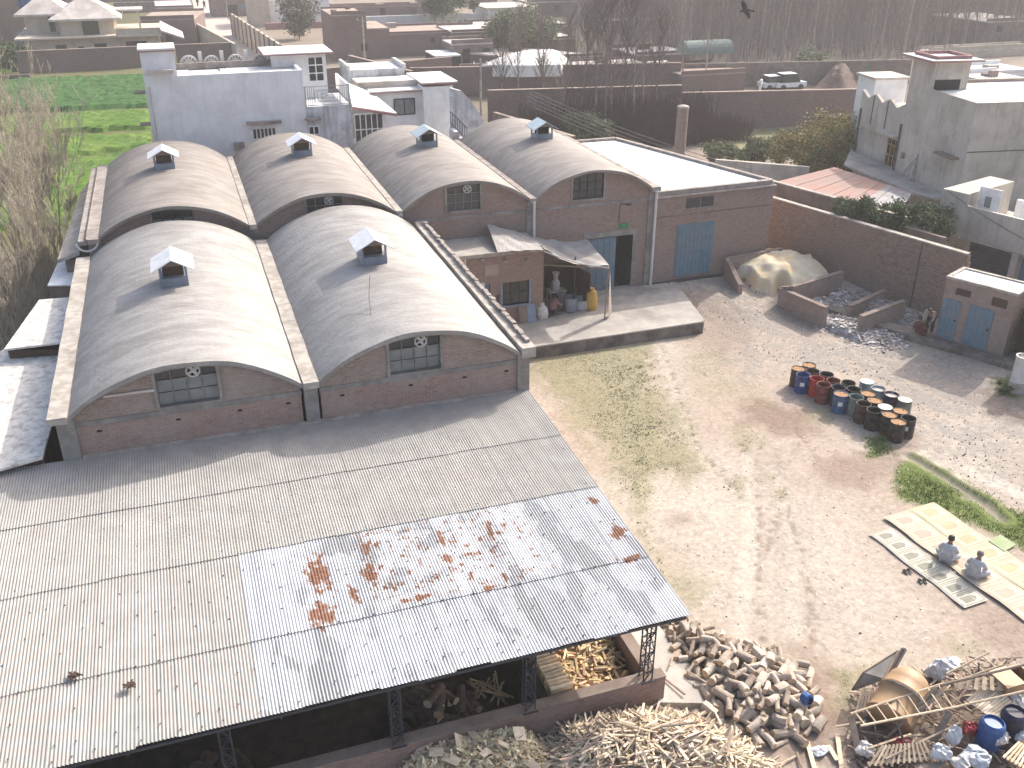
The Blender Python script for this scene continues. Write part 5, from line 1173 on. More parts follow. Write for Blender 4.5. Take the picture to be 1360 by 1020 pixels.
def person(label, pose, loc, rz, top, bottom=None, hair='hair', skinm='skin', look=0.0, group=None, detail=True, bare_torso=False, walk=0.0):
    P = {k: Vector(v) for k, v in POSES[pose].items()}
    r = thing('person', label, 'person', loc, rz, group)
    def sd(p, s): return Vector((p.x*s, p.y, p.z))
    vs = []; es = []; rr = []
    def nd(p, rad_, par=None): vs.append(tuple(p)); rr.append(rad_); 
    def node(p, rad_, par=None):
        vs.append(tuple(p)); rr.append(rad_)
        if par is not None: es.append((par, len(vs)-1))
        return len(vs)-1
    hd = P['hed']+Vector((look*.03,0,0)); nk = P['nec']
    pel = node(P['pel'], .13); spi = node(P['spi'], .125, pel); che = node(P['che'], .145, spi); nec = node(nk, .055, che)
    jaw = node(nk.lerp(hd,.6)+Vector((0,.015,0)), .07, nec); sk = node(hd, .088, jaw); tp_ = node(hd+Vector((0,-.01,.06)), .072, sk)
    if detail: node(hd+Vector((0,.095,-.02)), .018, sk); node(hd+Vector((.088,.0,-.01)), .02, sk); node(hd+Vector((-.088,.0,-.01)), .02, sk)
    for s in (-1, 1):
        w_ = walk*s
        sh = node(sd(P['sh'],s), .062, che); el = node(sd(P['el'],s)+Vector((0,-w_*.3,0)), .045, sh); wr = node(sd(P['wr'],s)+Vector((0,-w_*.6,0)), .03, el)
        d = (Vector(vs[wr])-Vector(vs[el])).normalized(); pm_ = node(Vector(vs[wr])+d*.07, (.038,.022), wr)
        if detail:
            lat = d.cross(Vector((0,0,1))).normalized() if abs(d.z) < .95 else Vector((0,1,0)); base = Vector(vs[pm_])
            for q, ln in zip((-1.5,-.5,.5,1.5), (.06,.075,.07,.055)): f1 = node(base+lat*q*.018+d*ln*.6, .0095, pm_); node(base+lat*q*.018+d*ln+Vector((0,0,-.02)), .008, f1)
            node(Vector(vs[wr])+d*.04-lat*s*.05, .01, pm_)
        hp = node(sd(P['hip'],s), .095, pel); kn = node(sd(P['kn'],s)+Vector((0,w_*.5,0)), .062, hp); an = node(sd(P['an'],s)+Vector((0,w_*.9,0)), .04, kn); to = node(sd(P['to'],s)+Vector((0,w_*.9,0)), (.042,.026), an)
    body = skin('body', vs, es, rr, 1); body.materials.append(M[skinm]); part('body', body, None, r, True, smooth=True)
    # loose shirt with sleeves, continuous
    vs2 = []; es2 = []; r2 = []
    def n2(p, rad_, par=None):
        vs2.append(tuple(p)); r2.append(rad_)
        if par is not None: es2.append((par, len(vs2)-1))
        return len(vs2)-1
    if not bare_torso:
        a = n2(P['pel'], .2 if pose in ('crosslegged','squat') else .175); b_ = n2(P['spi'], .17, a); c_ = n2(P['che'], .172, b_); n2(P['che'].lerp(nk,.75), .08, c_)
        for s in (-1, 1):
            sh = n2(sd(P['sh'],s), .085, c_); el = n2(sd(P['el'],s)+Vector((0,-walk*s*.3,0)), .072, sh); n2(sd(P['el'],s).lerp(sd(P['wr'],s),.82)+Vector((0,-walk*s*.5,0)), .056, el)
        if pose == 'stand': n2(P['pel']-Vector((0,0,.3)), .19, a)
        sh_ = skin('shirt', vs2, es2, r2, 1); sh_.materials.append(M[top]); part('shirt', sh_, None, r, True)
    vs2 = []; es2 = []; r2 = []
    a = n2(P['pel']+Vector((0,0,-.01)), .16)
    for s in (-1, 1):
        hp = n2(sd(P['hip'],s), .12, a); kn = n2(sd(P['kn'],s)+Vector((0,walk*s*.5,0)), .1, hp); n2(sd(P['kn'],s).lerp(sd(P['an'],s),.85)+Vector((0,walk*s*.85,0)), .065, kn)
    tr_ = skin('trousers', vs2, es2, r2, 1); tr_.materials.append(M[bottom or top]); part('trousers', tr_, None, r, True)
    hm = MB(); n = 12; prof = [(.0,.105),(.05,.098),(.085,.062),(.1,.01),(.096,-.05)]
    for i in range(n):
        t0, t1 = math.pi*2*i/n, math.pi*2*(i+1)/n
        for (ra,za_),(rb,zb_) in zip(prof[:-1], prof[1:]):
            if za_ < .05 and math.sin((t0+t1)/2) > .35: continue
            f = lambda rr_, zz, t: (hd.x+rr_*math.cos(t)*1.02, hd.y-.008+rr_*math.sin(t)*1.08, hd.z+zz+.02)
            hm.add([f(ra,za_,t0), f(ra,za_,t1), f(rb,zb_,t1), f(rb,zb_,t0)], [(3,2,1,0)])
    part('hair', hm, M[hair], r, True, smooth=True)
    return r
M['maroon'] = mat('maroon cloth', (.11,.03,.03), rough=.95, world=False)
M['beige'] = mat('beige cloth', (.35,.29,.24), rough=.95, world=False)
M['pinkcloth'] = mat('dull pink cloth', (.28,.13,.12), rough=.95, world=False)
M['darkcloth'] = mat('dark cloth', (.04,.038,.045), rough=.95, world=False)
M['greyhair'] = mat('cropped grey hair', (.25,.2,.17), rough=.8, world=False, grain=0)
q = G(1256,745,.07); person('black haired man in pale grey clothes sitting cross legged on the mat', 'crosslegged', (q.x,q.y,.08), rad(-52), 'cloth')
q = G(1293,766,.07); person('man with cropped greying hair sitting in pale grey clothes on the mat', 'crosslegged', (q.x,q.y,.08), rad(-62), 'cloth', hair='greyhair')
q = G(736,418,.6); person('crouching person in a dull pink top under the tarpaulin awning', 'squat', (q.x,q.y,.6), rad(-60), 'pinkcloth', 'darkcloth')
q = G(1222,446,.3); person('squatting person in maroon clothes beside the outbuilding', 'squat', (q.x,q.y,.32), rad(40), 'maroon', 'maroon')
q = G(1235,448,.3); person('person in a beige shirt bending over by the corner of the outbuilding', 'bend', (q.x+.1,q.y+.25,.32), rad(120), 'beige', 'darkcloth')
for (px_c, py_c, rz, lab, tp_, wk) in ((263,9,.2,'dark clothed person walking up the far street, the left one','darkcloth',.15),(272,12,.4,'person in brown clothes walking on the far street, the right one','maroon',-.15)):
    q = G(px_c, py_c, 0); person(lab, 'stand', (q.x,q.y,0), rz, tp_, detail=False, walk=wk)
q = G(1009,120,0); q2 = V(q.x*.97+1, 97, 0)
# ------------------------------------------------------------------ log pile
def log_mesh(r, L_, seed, bark='bark'):
    rs_ = random.Random(seed); n = 12; mb_ = MB(); ks = 5; vs = []
    bx_, by_ = rs_.uniform(-.012,.012), rs_.uniform(-.012,.012)
    ph = [rs_.uniform(.92,1.08) for _ in range(n)]
    for k in range(ks):
        t = k/(ks-1); y = -L_/2+L_*t; cx_, cz_ = bx_*math.sin(math.pi*t)*2, by_*math.sin(math.pi*t)*2; rr = r*(1-.08*t)
        for i in range(n): a = 2*math.pi*i/n; vs.append((cx_+rr*ph[i]*math.cos(a), y, cz_+rr*ph[i]*math.sin(a)))
    mb_.add(vs, [(k*n+i, k*n+(i+1)%n, (k+1)*n+(i+1)%n, (k+1)*n+i) for k in range(ks-1) for i in range(n)])
    mb_.m = 1; mb_.add(vs[:n], [tuple(range(n))[::-1]]); mb_.add(vs[-n:], [tuple(range(n))])
    me_ = mb_.mesh('log', [M[bark], M['logend']]); return me_
M['barkpale'] = mat('pale dry bark', (.5,.43,.36), (.39,.33,.275), rough=.95, scale=6, world=False, objrand=.25, bump=.5)
logs = [log_mesh(r, l, i, 'bark' if i % 2 else 'barkpale') for i, (r, l) in enumerate([(.105,.46),(.13,.52),(.085,.4),(.07,.42),(.12,.38),(.095,.55),(.11,.36),(.06,.48),(.14,.42),(.09,.4)])]
def place(me_, nm, p, ax, label, cat, group):
    o = bpy.data.objects.new(nm, me_); C.objects.link(o); o.location = p
    o.rotation_mode = 'QUATERNION'; o.rotation_quaternion = Vector((0,1,0)).rotation_difference(ax); o.rotation_mode = 'QUATERNION'
    setp(o, label=label, category=cat, group=group); return o
LP = P2([(880,832),(905,826),(950,845),(985,858),(1030,868),(1072,895),(1083,935),(1085,972),(1045,990),(990,990),(955,968),(930,920),(905,885)])
cxl, cyl = sum(p[0] for p in LP)/len(LP), sum(p[1] for p in LP)/len(LP)
rl = random.Random(12); cnt = 0
for layer in range(3):
    z = .1+layer*.19; pts = []; tries = 0
    while tries < 2600 and cnt < 290:
        tries += 1
        x = rl.uniform(min(p[0] for p in LP)-.1, max(p[0] for p in LP)+.1); y = rl.uniform(min(p[1] for p in LP)-.1, max(p[1] for p in LP)+.1)
        s_ = float(sdist(LP, np.array([x]), np.array([y]))[0])
        if s_ < layer*.4-.05: continue
        if any((x-a)**2+(y-b)**2 < .205**2 for a, b in pts): continue
        pts.append((x, y)); k = rl.choice(range(10)) if y < 16.6 or rl.random() < .3 else rl.choice((2,3,7,9))
        a = rl.gauss(.9, .8); tl = rl.gauss(0,.22); ax = Vector((math.cos(a)*math.cos(tl), math.sin(a)*math.cos(tl), math.sin(tl)))
        place(logs[k], 'log', (x, y, z+rl.uniform(-.02,.05)), ax, 'cut log lying in the big loose pile beside the shed corner', 'log', 'cut logs in the loose pile'); cnt += 1
q = G(1071,930,.45); bp_ = MB(); bp_.lathe([(.10,-.12),(.15,-.1),(.155,.1),(.1,.12)], (0,0,0), 10); o = solo('blue_wrap', bp_, M['bluedrum'], 'bright blue plastic scrap wrapped round a log end in the pile', 'plastic', loc=(q.x,q.y,.5), local=True); o.rotation_euler = (1.3,.4,0)
M['barkdark'] = mat('shade darkened bark', (.11,.08,.065), (.07,.05,.04), rough=.95, scale=6, world=False, objrand=.3, bump=.5)  # darker copy of the bark; shade under the roof put into its colour
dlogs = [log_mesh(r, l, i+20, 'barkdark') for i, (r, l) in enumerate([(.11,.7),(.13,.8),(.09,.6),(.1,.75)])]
# logs in the shade under the roof
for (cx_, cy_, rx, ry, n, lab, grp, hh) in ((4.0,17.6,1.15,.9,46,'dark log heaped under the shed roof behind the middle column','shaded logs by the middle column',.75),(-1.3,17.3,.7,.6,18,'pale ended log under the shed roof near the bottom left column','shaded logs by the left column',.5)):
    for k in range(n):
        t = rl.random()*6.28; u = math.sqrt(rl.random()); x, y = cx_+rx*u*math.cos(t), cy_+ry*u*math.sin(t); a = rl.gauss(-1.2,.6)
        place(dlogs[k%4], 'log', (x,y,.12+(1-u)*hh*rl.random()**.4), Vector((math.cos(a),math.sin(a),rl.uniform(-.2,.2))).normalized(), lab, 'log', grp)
# ------------------------------------------------------------------ split sticks and chips
def stick_mesh(l, wd, h, seed):
    rs_ = random.Random(seed); mb_ = MB(); t = rs_.uniform(.5,1)
    vs = [(-wd/2,-l/2,0),(wd/2,-l/2,0),(wd/2*t,-l/2,h),(-wd/2*.4,-l/2,h*.8)]; vs += [(v[0]*rs_.uniform(.6,1.1)+rs_.uniform(-.01,.01), l/2, v[2]*rs_.uniform(.7,1.1)) for v in vs]
    mb_.add(vs, [(0,1,2,3),(7,6,5,4),(0,4,5,1),(1,5,6,2),(2,6,7,3),(3,7,4,0)]); return mb_
M['woodbright'] = mat('bright split wood', (.74,.63,.48), (.6,.49,.35), rough=.9, scale=6, world=False, objrand=.3)
M['woodstuff'] = mat('mixed split wood', (.68,.57,.43), (.46,.37,.27), rough=.9, scale=2.5, island=.45)
SM = [stick_mesh(rs_l, w_, h_, i).mesh('firewood_stick', M[('woodbright','woodpale','wood')[i%3]]) for i, (rs_l, w_, h_) in enumerate([(.7,.05,.035),(.55,.06,.03),(.85,.045,.04),(.45,.07,.04),(.6,.05,.05),(.75,.06,.03)])]
def profile_h(poly, top, soft): return lambda x, y: top*float(sstep(-.05, soft, sdist(poly, np.array([x]), np.array([y])))[0])
SP = P2([(722,962),(775,948),(850,938),(930,952),(985,978),(1040,1022),(1010,1080),(800,1100),(700,1060),(712,1000)])
hS = profile_h(SP, .95, 1.5)
base_ = MB(); 
heap('stick_heap_core', SP, [(sum(p[0] for p in SP)/len(SP), sum(p[1] for p in SP)/len(SP), .6, 1.6)], M['woodstuff'], 'dusty core of the split firewood heap', 'firewood', 31, step=.15, edge=1.2, rough=.1)
st = MB(); n_ind = 0; k = 0
while k < 2300:
    x = rl.uniform(min(p[0] for p in SP), max(p[0] for p in SP)); y = rl.uniform(min(p[1] for p in SP), max(p[1] for p in SP)); h = hS(x, y)
    if h < .02: k += .3; continue
    k += 1; a = rl.gauss(.5 if rl.random() < .6 else 2.2, .6); tl = rl.gauss(0,.25); ax = Vector((math.cos(a)*math.cos(tl),math.sin(a)*math.cos(tl),math.sin(tl)))
    z = h*rl.uniform(.72,1.0)+rl.uniform(0,.05)
    if n_ind < 190 and rl.random() < .14 and y > 12.8:
        place(SM[n_ind%6], 'firewood_stick', (x,y,z+.06), ax, 'pale split stick lying on top of the big outer firewood heap', 'firewood', 'split sticks of the outer heap'); n_ind += 1
    else:
        l = rl.uniform(.25,.8); w_ = rl.uniform(.025,.06); n_ = ax.cross(Vector((0,0,1))).normalized()
        st.obox((x,y,z), ax*l, n_*w_, Vector((0,0,1))*rl.uniform(.015,.04))
solo('firewood_sticks', st, M['woodstuff'], 'tangled pale split sticks making up the big firewood heap', 'firewood', kind='stuff')
CP = P2([(515,1030),(548,985),(600,968),(660,966),(712,975),(738,1000),(742,1060),(520,1090)])
heap('chip_heap_core', CP, [(sum(p[0] for p in CP)/len(CP), sum(p[1] for p in CP)/len(CP), .75, 1.2)], M['sawdust'], 'core of the wood chip heap against the shed wall', 'wood chips', 33, step=.12, edge=.8, rough=.15)
hC = profile_h(CP, .78, .9); M['chip'] = mat('pale wood chips', (.76,.65,.44), (.6,.49,.31), rough=.9, scale=3, island=.35)
ch = MB(); k = 0
while k < 3000:
    x = rl.uniform(min(p[0] for p in CP), max(p[0] for p in CP)); y = rl.uniform(min(p[1] for p in CP), max(p[1] for p in CP)); h = hC(x,y)
    if h < .02: k += .3; continue
    k += 1; a = rl.random()*6.28; l = rl.choice((.08,.12,.2,.3))*rl.uniform(.7,1.3); w_ = rl.uniform(.02,.09); tl = rl.gauss(0,.5)
    ax = Vector((math.cos(a)*math.cos(tl),math.sin(a)*math.cos(tl),math.sin(tl))); n_ = Vector((-math.sin(a),math.cos(a),rl.gauss(0,.4))).normalized()
    ch.obox((x,y,h*rl.uniform(.85,1.02)+.03), ax*l, n_*w_, ax.cross(n_)*.012)
solo('wood_chips', ch, M['chip'], 'pale splinters and chips covering the chip heap', 'wood chips', kind='stuff')
cb_ = MB(); cb_.obox((0,0,0), V(.42,0,0), V(0,.3,0), V(0,0,.015)); cbm = cb_.mesh('veneer_piece', M['woodbright'])
for (px_c,py_c) in ((628,985),(612,995),(560,1000),(690,985),(722,1005),(580,1010),(645,1010),(670,1000),(705,1015),(600,1018)):
    q = G(px_c,py_c,.6); h = hC(q.x,q.y); o = place(cbm, 'veneer_piece', (q.x,q.y,h+.1), Vector((rl.uniform(-1,1),rl.uniform(-1,1),rl.uniform(-.3,.3))).normalized(), 'broad pale veneer offcut lying on the chip heap', 'offcut', 'veneer offcuts on the chip heap')
    o.scale = (rl.uniform(.6,1.1),rl.uniform(.5,1),1)
# bay under the roof: floor of split wood and a neat stack
BP = [(7.35,16.45),(9.2,16.45),(9.2,20.9),(7.3,20.9)]
heap('bay_stick_core', BP, [(8.2,19.4,.7,1.5),(7.8,17.6,.5,1.2)], M['woodstuff'], 'split wood core filling the walled bay under the roof', 'firewood', 41, step=.12, edge=.3, rough=.1)
st = MB()
for k in range(520):
    x, y = rl.uniform(7.35,9.15), rl.uniform(16.5,20.8); z = .25+.5*math.exp(-((x-8.1)**2+(y-19)**2)/3)+rl.uniform(-.05,.12); a = rl.random()*3.14; tl = rl.gauss(0,.25)
    ax = Vector((math.cos(a)*math.cos(tl),math.sin(a)*math.cos(tl),math.sin(tl)))
    if k % 8 == 0: place(SM[(1,3,4)[k%3]], 'firewood_stick', (x,y,z+.06), ax, 'yellowish split stick strewn inside the walled bay under the roof', 'firewood', 'split sticks in the bay')
    else: n_ = ax.cross(Vector((0,0,1))).normalized(); st.obox((x,y,z), ax*rl.uniform(.3,.5), n_*.06, Vector((0,0,.035)))
M['bayw'] = mat('yellow split wood', (.6,.45,.26), (.42,.3,.18), rough=.9, scale=2.5, island=.4)
solo('bay_firewood', st, M['bayw'], 'loose yellow split wood covering the floor of the walled bay', 'firewood', kind='stuff')
st = MB()
for k in range(34):
    y = 16.5+k*.128
    for j in range(8):
        st.obox((7.03+rl.uniform(-.02,.02),y+rl.uniform(-.02,.02),.1+j*.125), V(.56,rl.uniform(-.02,.02),0), V(0,.105,rl.uniform(-.02,.02)), V(0,0,.09))
    if k < 34: o = place(SM[3], 'firewood_stick', (7.03,y,1.12), Vector((1,rl.uniform(-.1,.1),0)).normalized(), 'split billet on top of the neat stack that borders the walled bay', 'firewood', 'billets topping the neat stack'); o.scale = (1.4,1.25,1.6)
solo('billet_stack', st, M['bayw'], 'neat stack of split billets along the left of the walled bay', 'firewood', kind='stuff')
fw = MB()
for k in range(16):
    a = rl.uniform(.2,2.9); x, y = 5.55+rl.uniform(-.3,.3), 17.9+rl.uniform(-.3,.3); fw.obox((x,y,.15+rl.uniform(0,.15)), V(math.cos(a)*.7,math.sin(a)*.7,.1), V(-math.sin(a)*.04,math.cos(a)*.04,0), V(0,0,.035))
solo('stick_bundle', fw, M['bayw'], 'handful of pale sticks on the dark floor between the two right columns', 'firewood', kind='stuff')
for k in range(26):
    x, y = rl.uniform(9.7,12.4), rl.uniform(13.2,17.5); a = rl.random()*3.14
    place(SM[k%6], 'firewood_stick', (x,y,.06 if x > 11 else .28), Vector((math.cos(a),math.sin(a),0)), 'stray split stick on the ground between the firewood heap and the log pile', 'firewood', 'stray split sticks')
for (p_,q_,lab) in (((1072,985),(1082,1022),'long plank on the ground just right of the log pile, the left one'),((1112,975),(1118,1022),'pale yellow plank on the ground left of the scrap heap'),((1100,990),(1112,1010),'short pale plank lying between the two long ones')):
    a = G(*p_,.06); b = G(*q_,.06); m_ = MB(); m_.beam(a, b, .11, .035); solo('plank', m_, M['woodpale'], lab, 'plank', loc=tuple(a))

# ------------------------------------------------------------------ scrap heap
JP = P2([(1128,925),(1160,905),(1210,895),(1290,880),(1380,872),(1400,1060),(1140,1060),(1125,990)])
heap('scrap_heap_core', JP, [(sum(p[0] for p in JP)/len(JP), sum(p[1] for p in JP)/len(JP), .3, 2.0)], mat('scrap litter earth', (.2,.15,.12), (.12,.09,.075), rough=1, scale=3, bump=.8), 'dark litter under the scrap heap', 'rubbish', 51, step=.15, edge=.5, rough=.2)
sj = MB()
for k in range(800):
    x = rl.uniform(min(p[0] for p in JP), max(p[0] for p in JP)); y = rl.uniform(min(p[1] for p in JP), max(p[1] for p in JP)); s_ = float(sdist(JP,np.array([x]),np.array([y]))[0])
    if s_ < .0: continue
    a = rl.random()*6.28; l = rl.uniform(.1,.7); tl = rl.gauss(0,.25); ax = Vector((math.cos(a)*math.cos(tl),math.sin(a)*math.cos(tl),math.sin(tl))); n_ = ax.cross(Vector((0,0,1))).normalized()
    sj.obox((x,y,.12+.38*min(1,s_)*rl.uniform(.5,1)), ax*l, n_*rl.uniform(.02,.07), V(0,0,.025))
solo('scrap_sticks', sj, mat('scrap wood bits', (.3,.235,.185), (.17,.13,.105), rough=.95, scale=3, island=.6), 'broken lath, twigs and splinters mixed through the scrap heap', 'rubbish', kind='stuff')
# fibreglass tank
ta, tb_ = G(1186,945,.55), G(1214,897,.95); tk = thing('fibreglass_tank', 'big brown domed tank lying among the scrap', 'tank', (ta.x,ta.y,.1))
mb_ = MB(); R_t = .56; ax = (tb_-ta).normalized(); Lk = 1.5; x_ = ax.orthogonal().normalized(); y_ = ax.cross(x_)
prof = [(0,-.02),(R_t*.97,0),(R_t,.03),(R_t+.03,.05),(R_t,.08),(R_t,Lk*.5),(R_t+.035,Lk*.52),(R_t+.035,Lk*.56),(R_t,Lk*.58),(R_t*.98,Lk*.72),(R_t*.9,Lk*.84),(R_t*.72,Lk*.94),(R_t*.4,Lk*1.0),(.14,Lk*1.02),(.13,Lk*1.05),(0,Lk*1.05)]
n = 28; vs = []
for i in range(n):
    t = 2*math.pi*i/n
    for r, z in prof: vs.append(ta+ax*(z-.3)+(x_*math.cos(t)+y_*math.sin(t))*r)
m_ = len(prof); mb_.add(vs, [(i*m_+j,((i+1)%n)*m_+j,((i+1)%n)*m_+j+1,i*m_+j+1) for i in range(n) for j in range(m_-1)]); part('shell', mb_, M['tank'], tk, smooth=True)
mb_ = MB(); hp = [ta+ax*(Lk*.5-.3)+(x_*math.cos(t)+y_*math.sin(t))*(R_t+.05) for t in np.linspace(0.2,2.6,12)]; mb_.path(hp, .025); part('strap', mb_, M['copingdark'], tk)
def quadpanel(name, c4, th, m, label, cat='panel', grid_n=0):
    P = [Vector(v) for v in c4]; nn_ = (P[1]-P[0]).cross(P[3]-P[0]).normalized(); nn_ = nn_ if nn_.z > 0 else -nn_
    c = sum(P, Vector())/4; mb_ = MB(); mb_.add([p for p in P]+[p-nn_*th for p in P], [(0,1,2,3),(7,6,5,4),(0,4,5,1),(1,5,6,2),(2,6,7,3),(3,7,4,0)])
    r = thing(name, label, cat, tuple(c)); part('board', mb_, M[m], r); fr = MB()
    for a, b in zip(P, P[1:]+P[:1]): fr.beam(a+nn_*.012, b+nn_*.012, .05, .03, nn_)
    part('edge_batten', fr, M['wood'], r); return r
quadpanel('door_panel', (G(1132,916,.35), G(1147,893,.9), G(1193,864,1.15), G(1174,901,.9)), .04, 'conc', 'grey flush panel leaning on the scrap heap left of the tank')
quadpanel('door_panel', (G(1166,920,.5), G(1171,921,.5), G(1203,863,1.3), G(1198,861,1.3)), .04, 'mudlow', 'narrow panel standing on edge between the grey panel and the tank')
def slatted(name, c4, n, wd, th, m, label, cross=3, cat='pallet'):
    """slats run from edge 0-1 to edge 3-2"""
    A_, B_, C_, D_ = [Vector(v) for v in c4]; c = (A_+B_+C_+D_)/4; nn_ = (B_-A_).cross(D_-A_).normalized(); nn_ = nn_ if nn_.z > 0 else -nn_
    r = thing(name, label, cat, tuple(c))
    for i in range(n):
        u = (i+.5)/n; s_ = MB(); s_.beam(A_.lerp(B_,u)+nn_*rl.uniform(0,.015), D_.lerp(C_,u)+nn_*rl.uniform(0,.02), wd, th, nn_); part('slat', s_, M[m], r)
    for i in range(cross):
        v = (i+.5)/cross; s_ = MB(); s_.beam(A_.lerp(D_,v)-nn_*.045, B_.lerp(C_,v)-nn_*.045, .06, .05, nn_); part('bearer', s_, M[m], r)
    return r
slatted('slatted_crate', (G(1135,945,.45), G(1175,948,.45), G(1175,918,.8), G(1143,917,.8)), 9, .05, .02, 'woodpale', 'pale slatted frame under the grey panel left of the tank')
slatted('slatted_crate', (G(1283,930,1.0), G(1322,958,.9), G(1352,938,1.0), G(1310,905,1.15)), 12, .055, .02, 'woodbright', 'bright slatted frame on top of the scrap heap behind the long ladder')
slatted('slatted_crate', (G(1268,915,1.2), G(1345,918,1.2), G(1340,898,1.35), G(1275,900,1.35)), 7, .1, .02, 'woodpale', 'loose stack of pale boards right of the tank under the short ladder')
slatted('slatted_crate', (G(1150,1018,.5), G(1242,1010,.5), G(1228,985,.75), G(1170,990,.75)), 12, .05, .03, 'woodpale', 'wide slatted frame at the bottom edge in front of the scrap heap')
slatted('slatted_crate', (G(1330,1005,.8), G(1372,1030,.8), G(1380,1000,.8), G(1352,985,.8)), 8, .05, .04, 'woodpale', 'pale slatted shutter in the bottom right corner')
def ladder(a0, a1, b0, b1, n, label, m='woodpale', r_=.03):
    a0, a1, b0, b1 = map(Vector, (a0,a1,b0,b1)); c = (a0+a1+b0+b1)/4; t = thing('ladder', label, 'ladder', tuple(c))
    for p, q_ in ((a0,a1),(b0,b1)): s_ = MB(); s_.tube(p, q_, r_, r_*.85, 7); part('rail', s_, M[m], t)
    for i in range(n): u = (i+.4)/n; s_ = MB(); s_.tube(a0.lerp(a1,u), b0.lerp(b1,u), .018, .018, 6); part('rung', s_, M[m], t)
la0, la1 = G(1130,948,.95), G(1254,907,1.25); lb0, lb1 = G(1143,964,.95), G(1274,938,1.2)
ladder(la0, la1, lb0, lb1, 9, 'long pale wooden ladder lying across the scrap heap in front of the tank')
s_ = MB(); s_.tube(lb1, G(1372,915,1.5), .03, .026, 7); solo('pole', s_, M['woodpale'], 'long pole continuing the near rail of the long ladder to the right', 'pole', loc=tuple(lb1))
ladder(G(1257,895,1.35), G(1313,867,1.7), G(1270,905,1.35), G(1332,883,1.7), 4, 'short ladder end rising at the back of the scrap heap, right of the tank')
s_ = MB(); s_.tube(G(1250,910,1.3), G(1372,880,1.8), .035, .03, 7); solo('pole', s_, M['wood'], 'dark pole running under the short ladder to the right edge', 'pole', loc=tuple(G(1250,910,1.3)))
for (a, b, za_, zb_, m_, lab) in (((1130,950),(1143,1010),.9,.1,'wood','grey board standing at the left end of the long ladder'),((1176,1008),(1275,960),.6,.9,'wood','crooked pole crossing the front of the scrap heap'),((1180,978),(1205,955),.4,.9,'wood','thin stick propped under the long ladder'),
      ((1210,1005),(1190,960),.3,.9,'steel','thin steel rod standing in the scrap'),((1110,965),(1150,958),.2,.4,'woodpale','pale stick poking out of the left side of the scrap heap'),((1150,995),(1210,975),.5,.6,'woodpale','pale batten lying over the scrap below the long ladder'),
      ((1300,880),(1300,905),1.7,1.1,'steel','steel post holding up the short ladder'),((1240,985),(1262,945),.5,1.2,'wood','brown board tilted against the ladder'),((1255,1015),(1215,1020),.5,.4,'wood','brown board at the bottom edge below the blue drum')):
    p = G(*a,za_); q_ = G(*b,zb_); s_ = MB(); s_.beam(p, q_, .16 if 'board' in lab else .05, .03); solo('board' if 'board' in lab else 'pole', s_, M[m_], lab, 'board' if 'board' in lab else 'pole', loc=tuple(p))
# bundle of weathered laths by the tank
for k in range(14):
    p = G(1200+k*.8,955,.7); q_ = G(1238+k*1.3,915+k*.3,1.25); s_ = MB(); s_.beam(p+V(rl.uniform(-.05,.05),0,rl.uniform(-.05,.05)), q_+V(rl.uniform(-.05,.05),0,rl.uniform(-.05,.05)), .05, .025)
    solo('lath', s_, M['wood'], 'grey lath in the bundle leaning between the tank and the ladder', 'lath', loc=tuple(p), group='laths bundled by the tank')
for (pp, rz, z, m_, lab) in (((1316,972),.2,.25,'bluedrum','blue plastic drum half buried in the scrap heap, the nearer one'),((1345,958),.1,.35,'navyd','dark blue drum behind the nearer blue one at the right edge of the scrap')):
    M.setdefault('navyd', DM['navy']); q = G(*pp, z+.5); r = thing('plastic_drum', lab, 'drum', (q.x,q.y,z))
    s_ = MB(); s_.lathe([(0,0),(.26,0),(.29,.08),(.3,.3),(.29,.34),(.3,.4),(.3,.7),(.27,.8),(.22,.84),(.22,.78),(.0,.78)], (q.x,q.y,z), 22); part('body', s_, M[m_], r, smooth=False)
    s_ = MB(); s_.lathe([(.305,.33),(.315,.35),(.305,.37)], (q.x,q.y,z), 22); part('hoop', s_, M[m_], r)
    if m_ == 'bluedrum': s_ = MB(); s_.box(q.x-.12,q.x+.06,q.y-.31,q.y-.3,z+.5,z+.58); part('paper_label', s_, M['lidwhite'], r)
def bag(px_c, py_c, z, sx, sy, sz, m, label, seed, nm='plastic_bag'):
    q = G(px_c, py_c, z); rs_ = random.Random(seed); mb_ = MB(); n, k_ = 14, 9; vs = []
    for j in range(k_+1):
        ph = math.pi*j/k_
        for i in range(n):
            t = 2*math.pi*i/n; rr = 1+.16*math.sin(3*t+seed+ph*2)+.1*math.sin(7*t+ph*5+seed*2)+.08*math.sin(11*t-ph*9); 
            vs.append((q.x+sx*rr*math.sin(ph)*math.cos(t), q.y+sy*rr*math.sin(ph)*math.sin(t), z-.05+sz*(math.cos(ph)*rr*.9)))
    mb_.add(vs, [(j*n+i,(j+1)*n+i,(j+1)*n+(i+1)%n,j*n+(i+1)%n) for j in range(k_) for i in range(n)])
    return solo(nm, mb_, M[m], label, 'bag', loc=(q.x,q.y,z), smooth=False)
bag(1250,997,.75,.24,.2,.2,'plastic','round whitish plastic bag in front of the long ladder',1)
bag(1296,1003,.7,.36,.28,.2,'plastic','big crumpled translucent bag left of the slatted shutter at the bottom',2)
bag(1268,975,.9,.17,.16,.3,'plastic','tall knotted plastic bag hanging off the ladder near the blue drum',3)
bag(1277,1012,.7,.22,.2,.18,'sack','off white bag at the bottom edge, left of the big crumpled bag',4)
bag(1330,978,.8,.2,.17,.18,'sack','small pale sack beside the nearer blue drum',5)
bag(1352,930,1.0,.2,.2,.2,'sack','white sack on the slatted frame at the right edge',6)
bag(1358,975,.75,.18,.16,.14,'plastic','white plastic bag at the right frame edge below the dark blue drum',7)
bag(1150,993,.45,.22,.2,.16,'sack','white bag on the ground side of the scrap heap, leftmost of the bags',8)
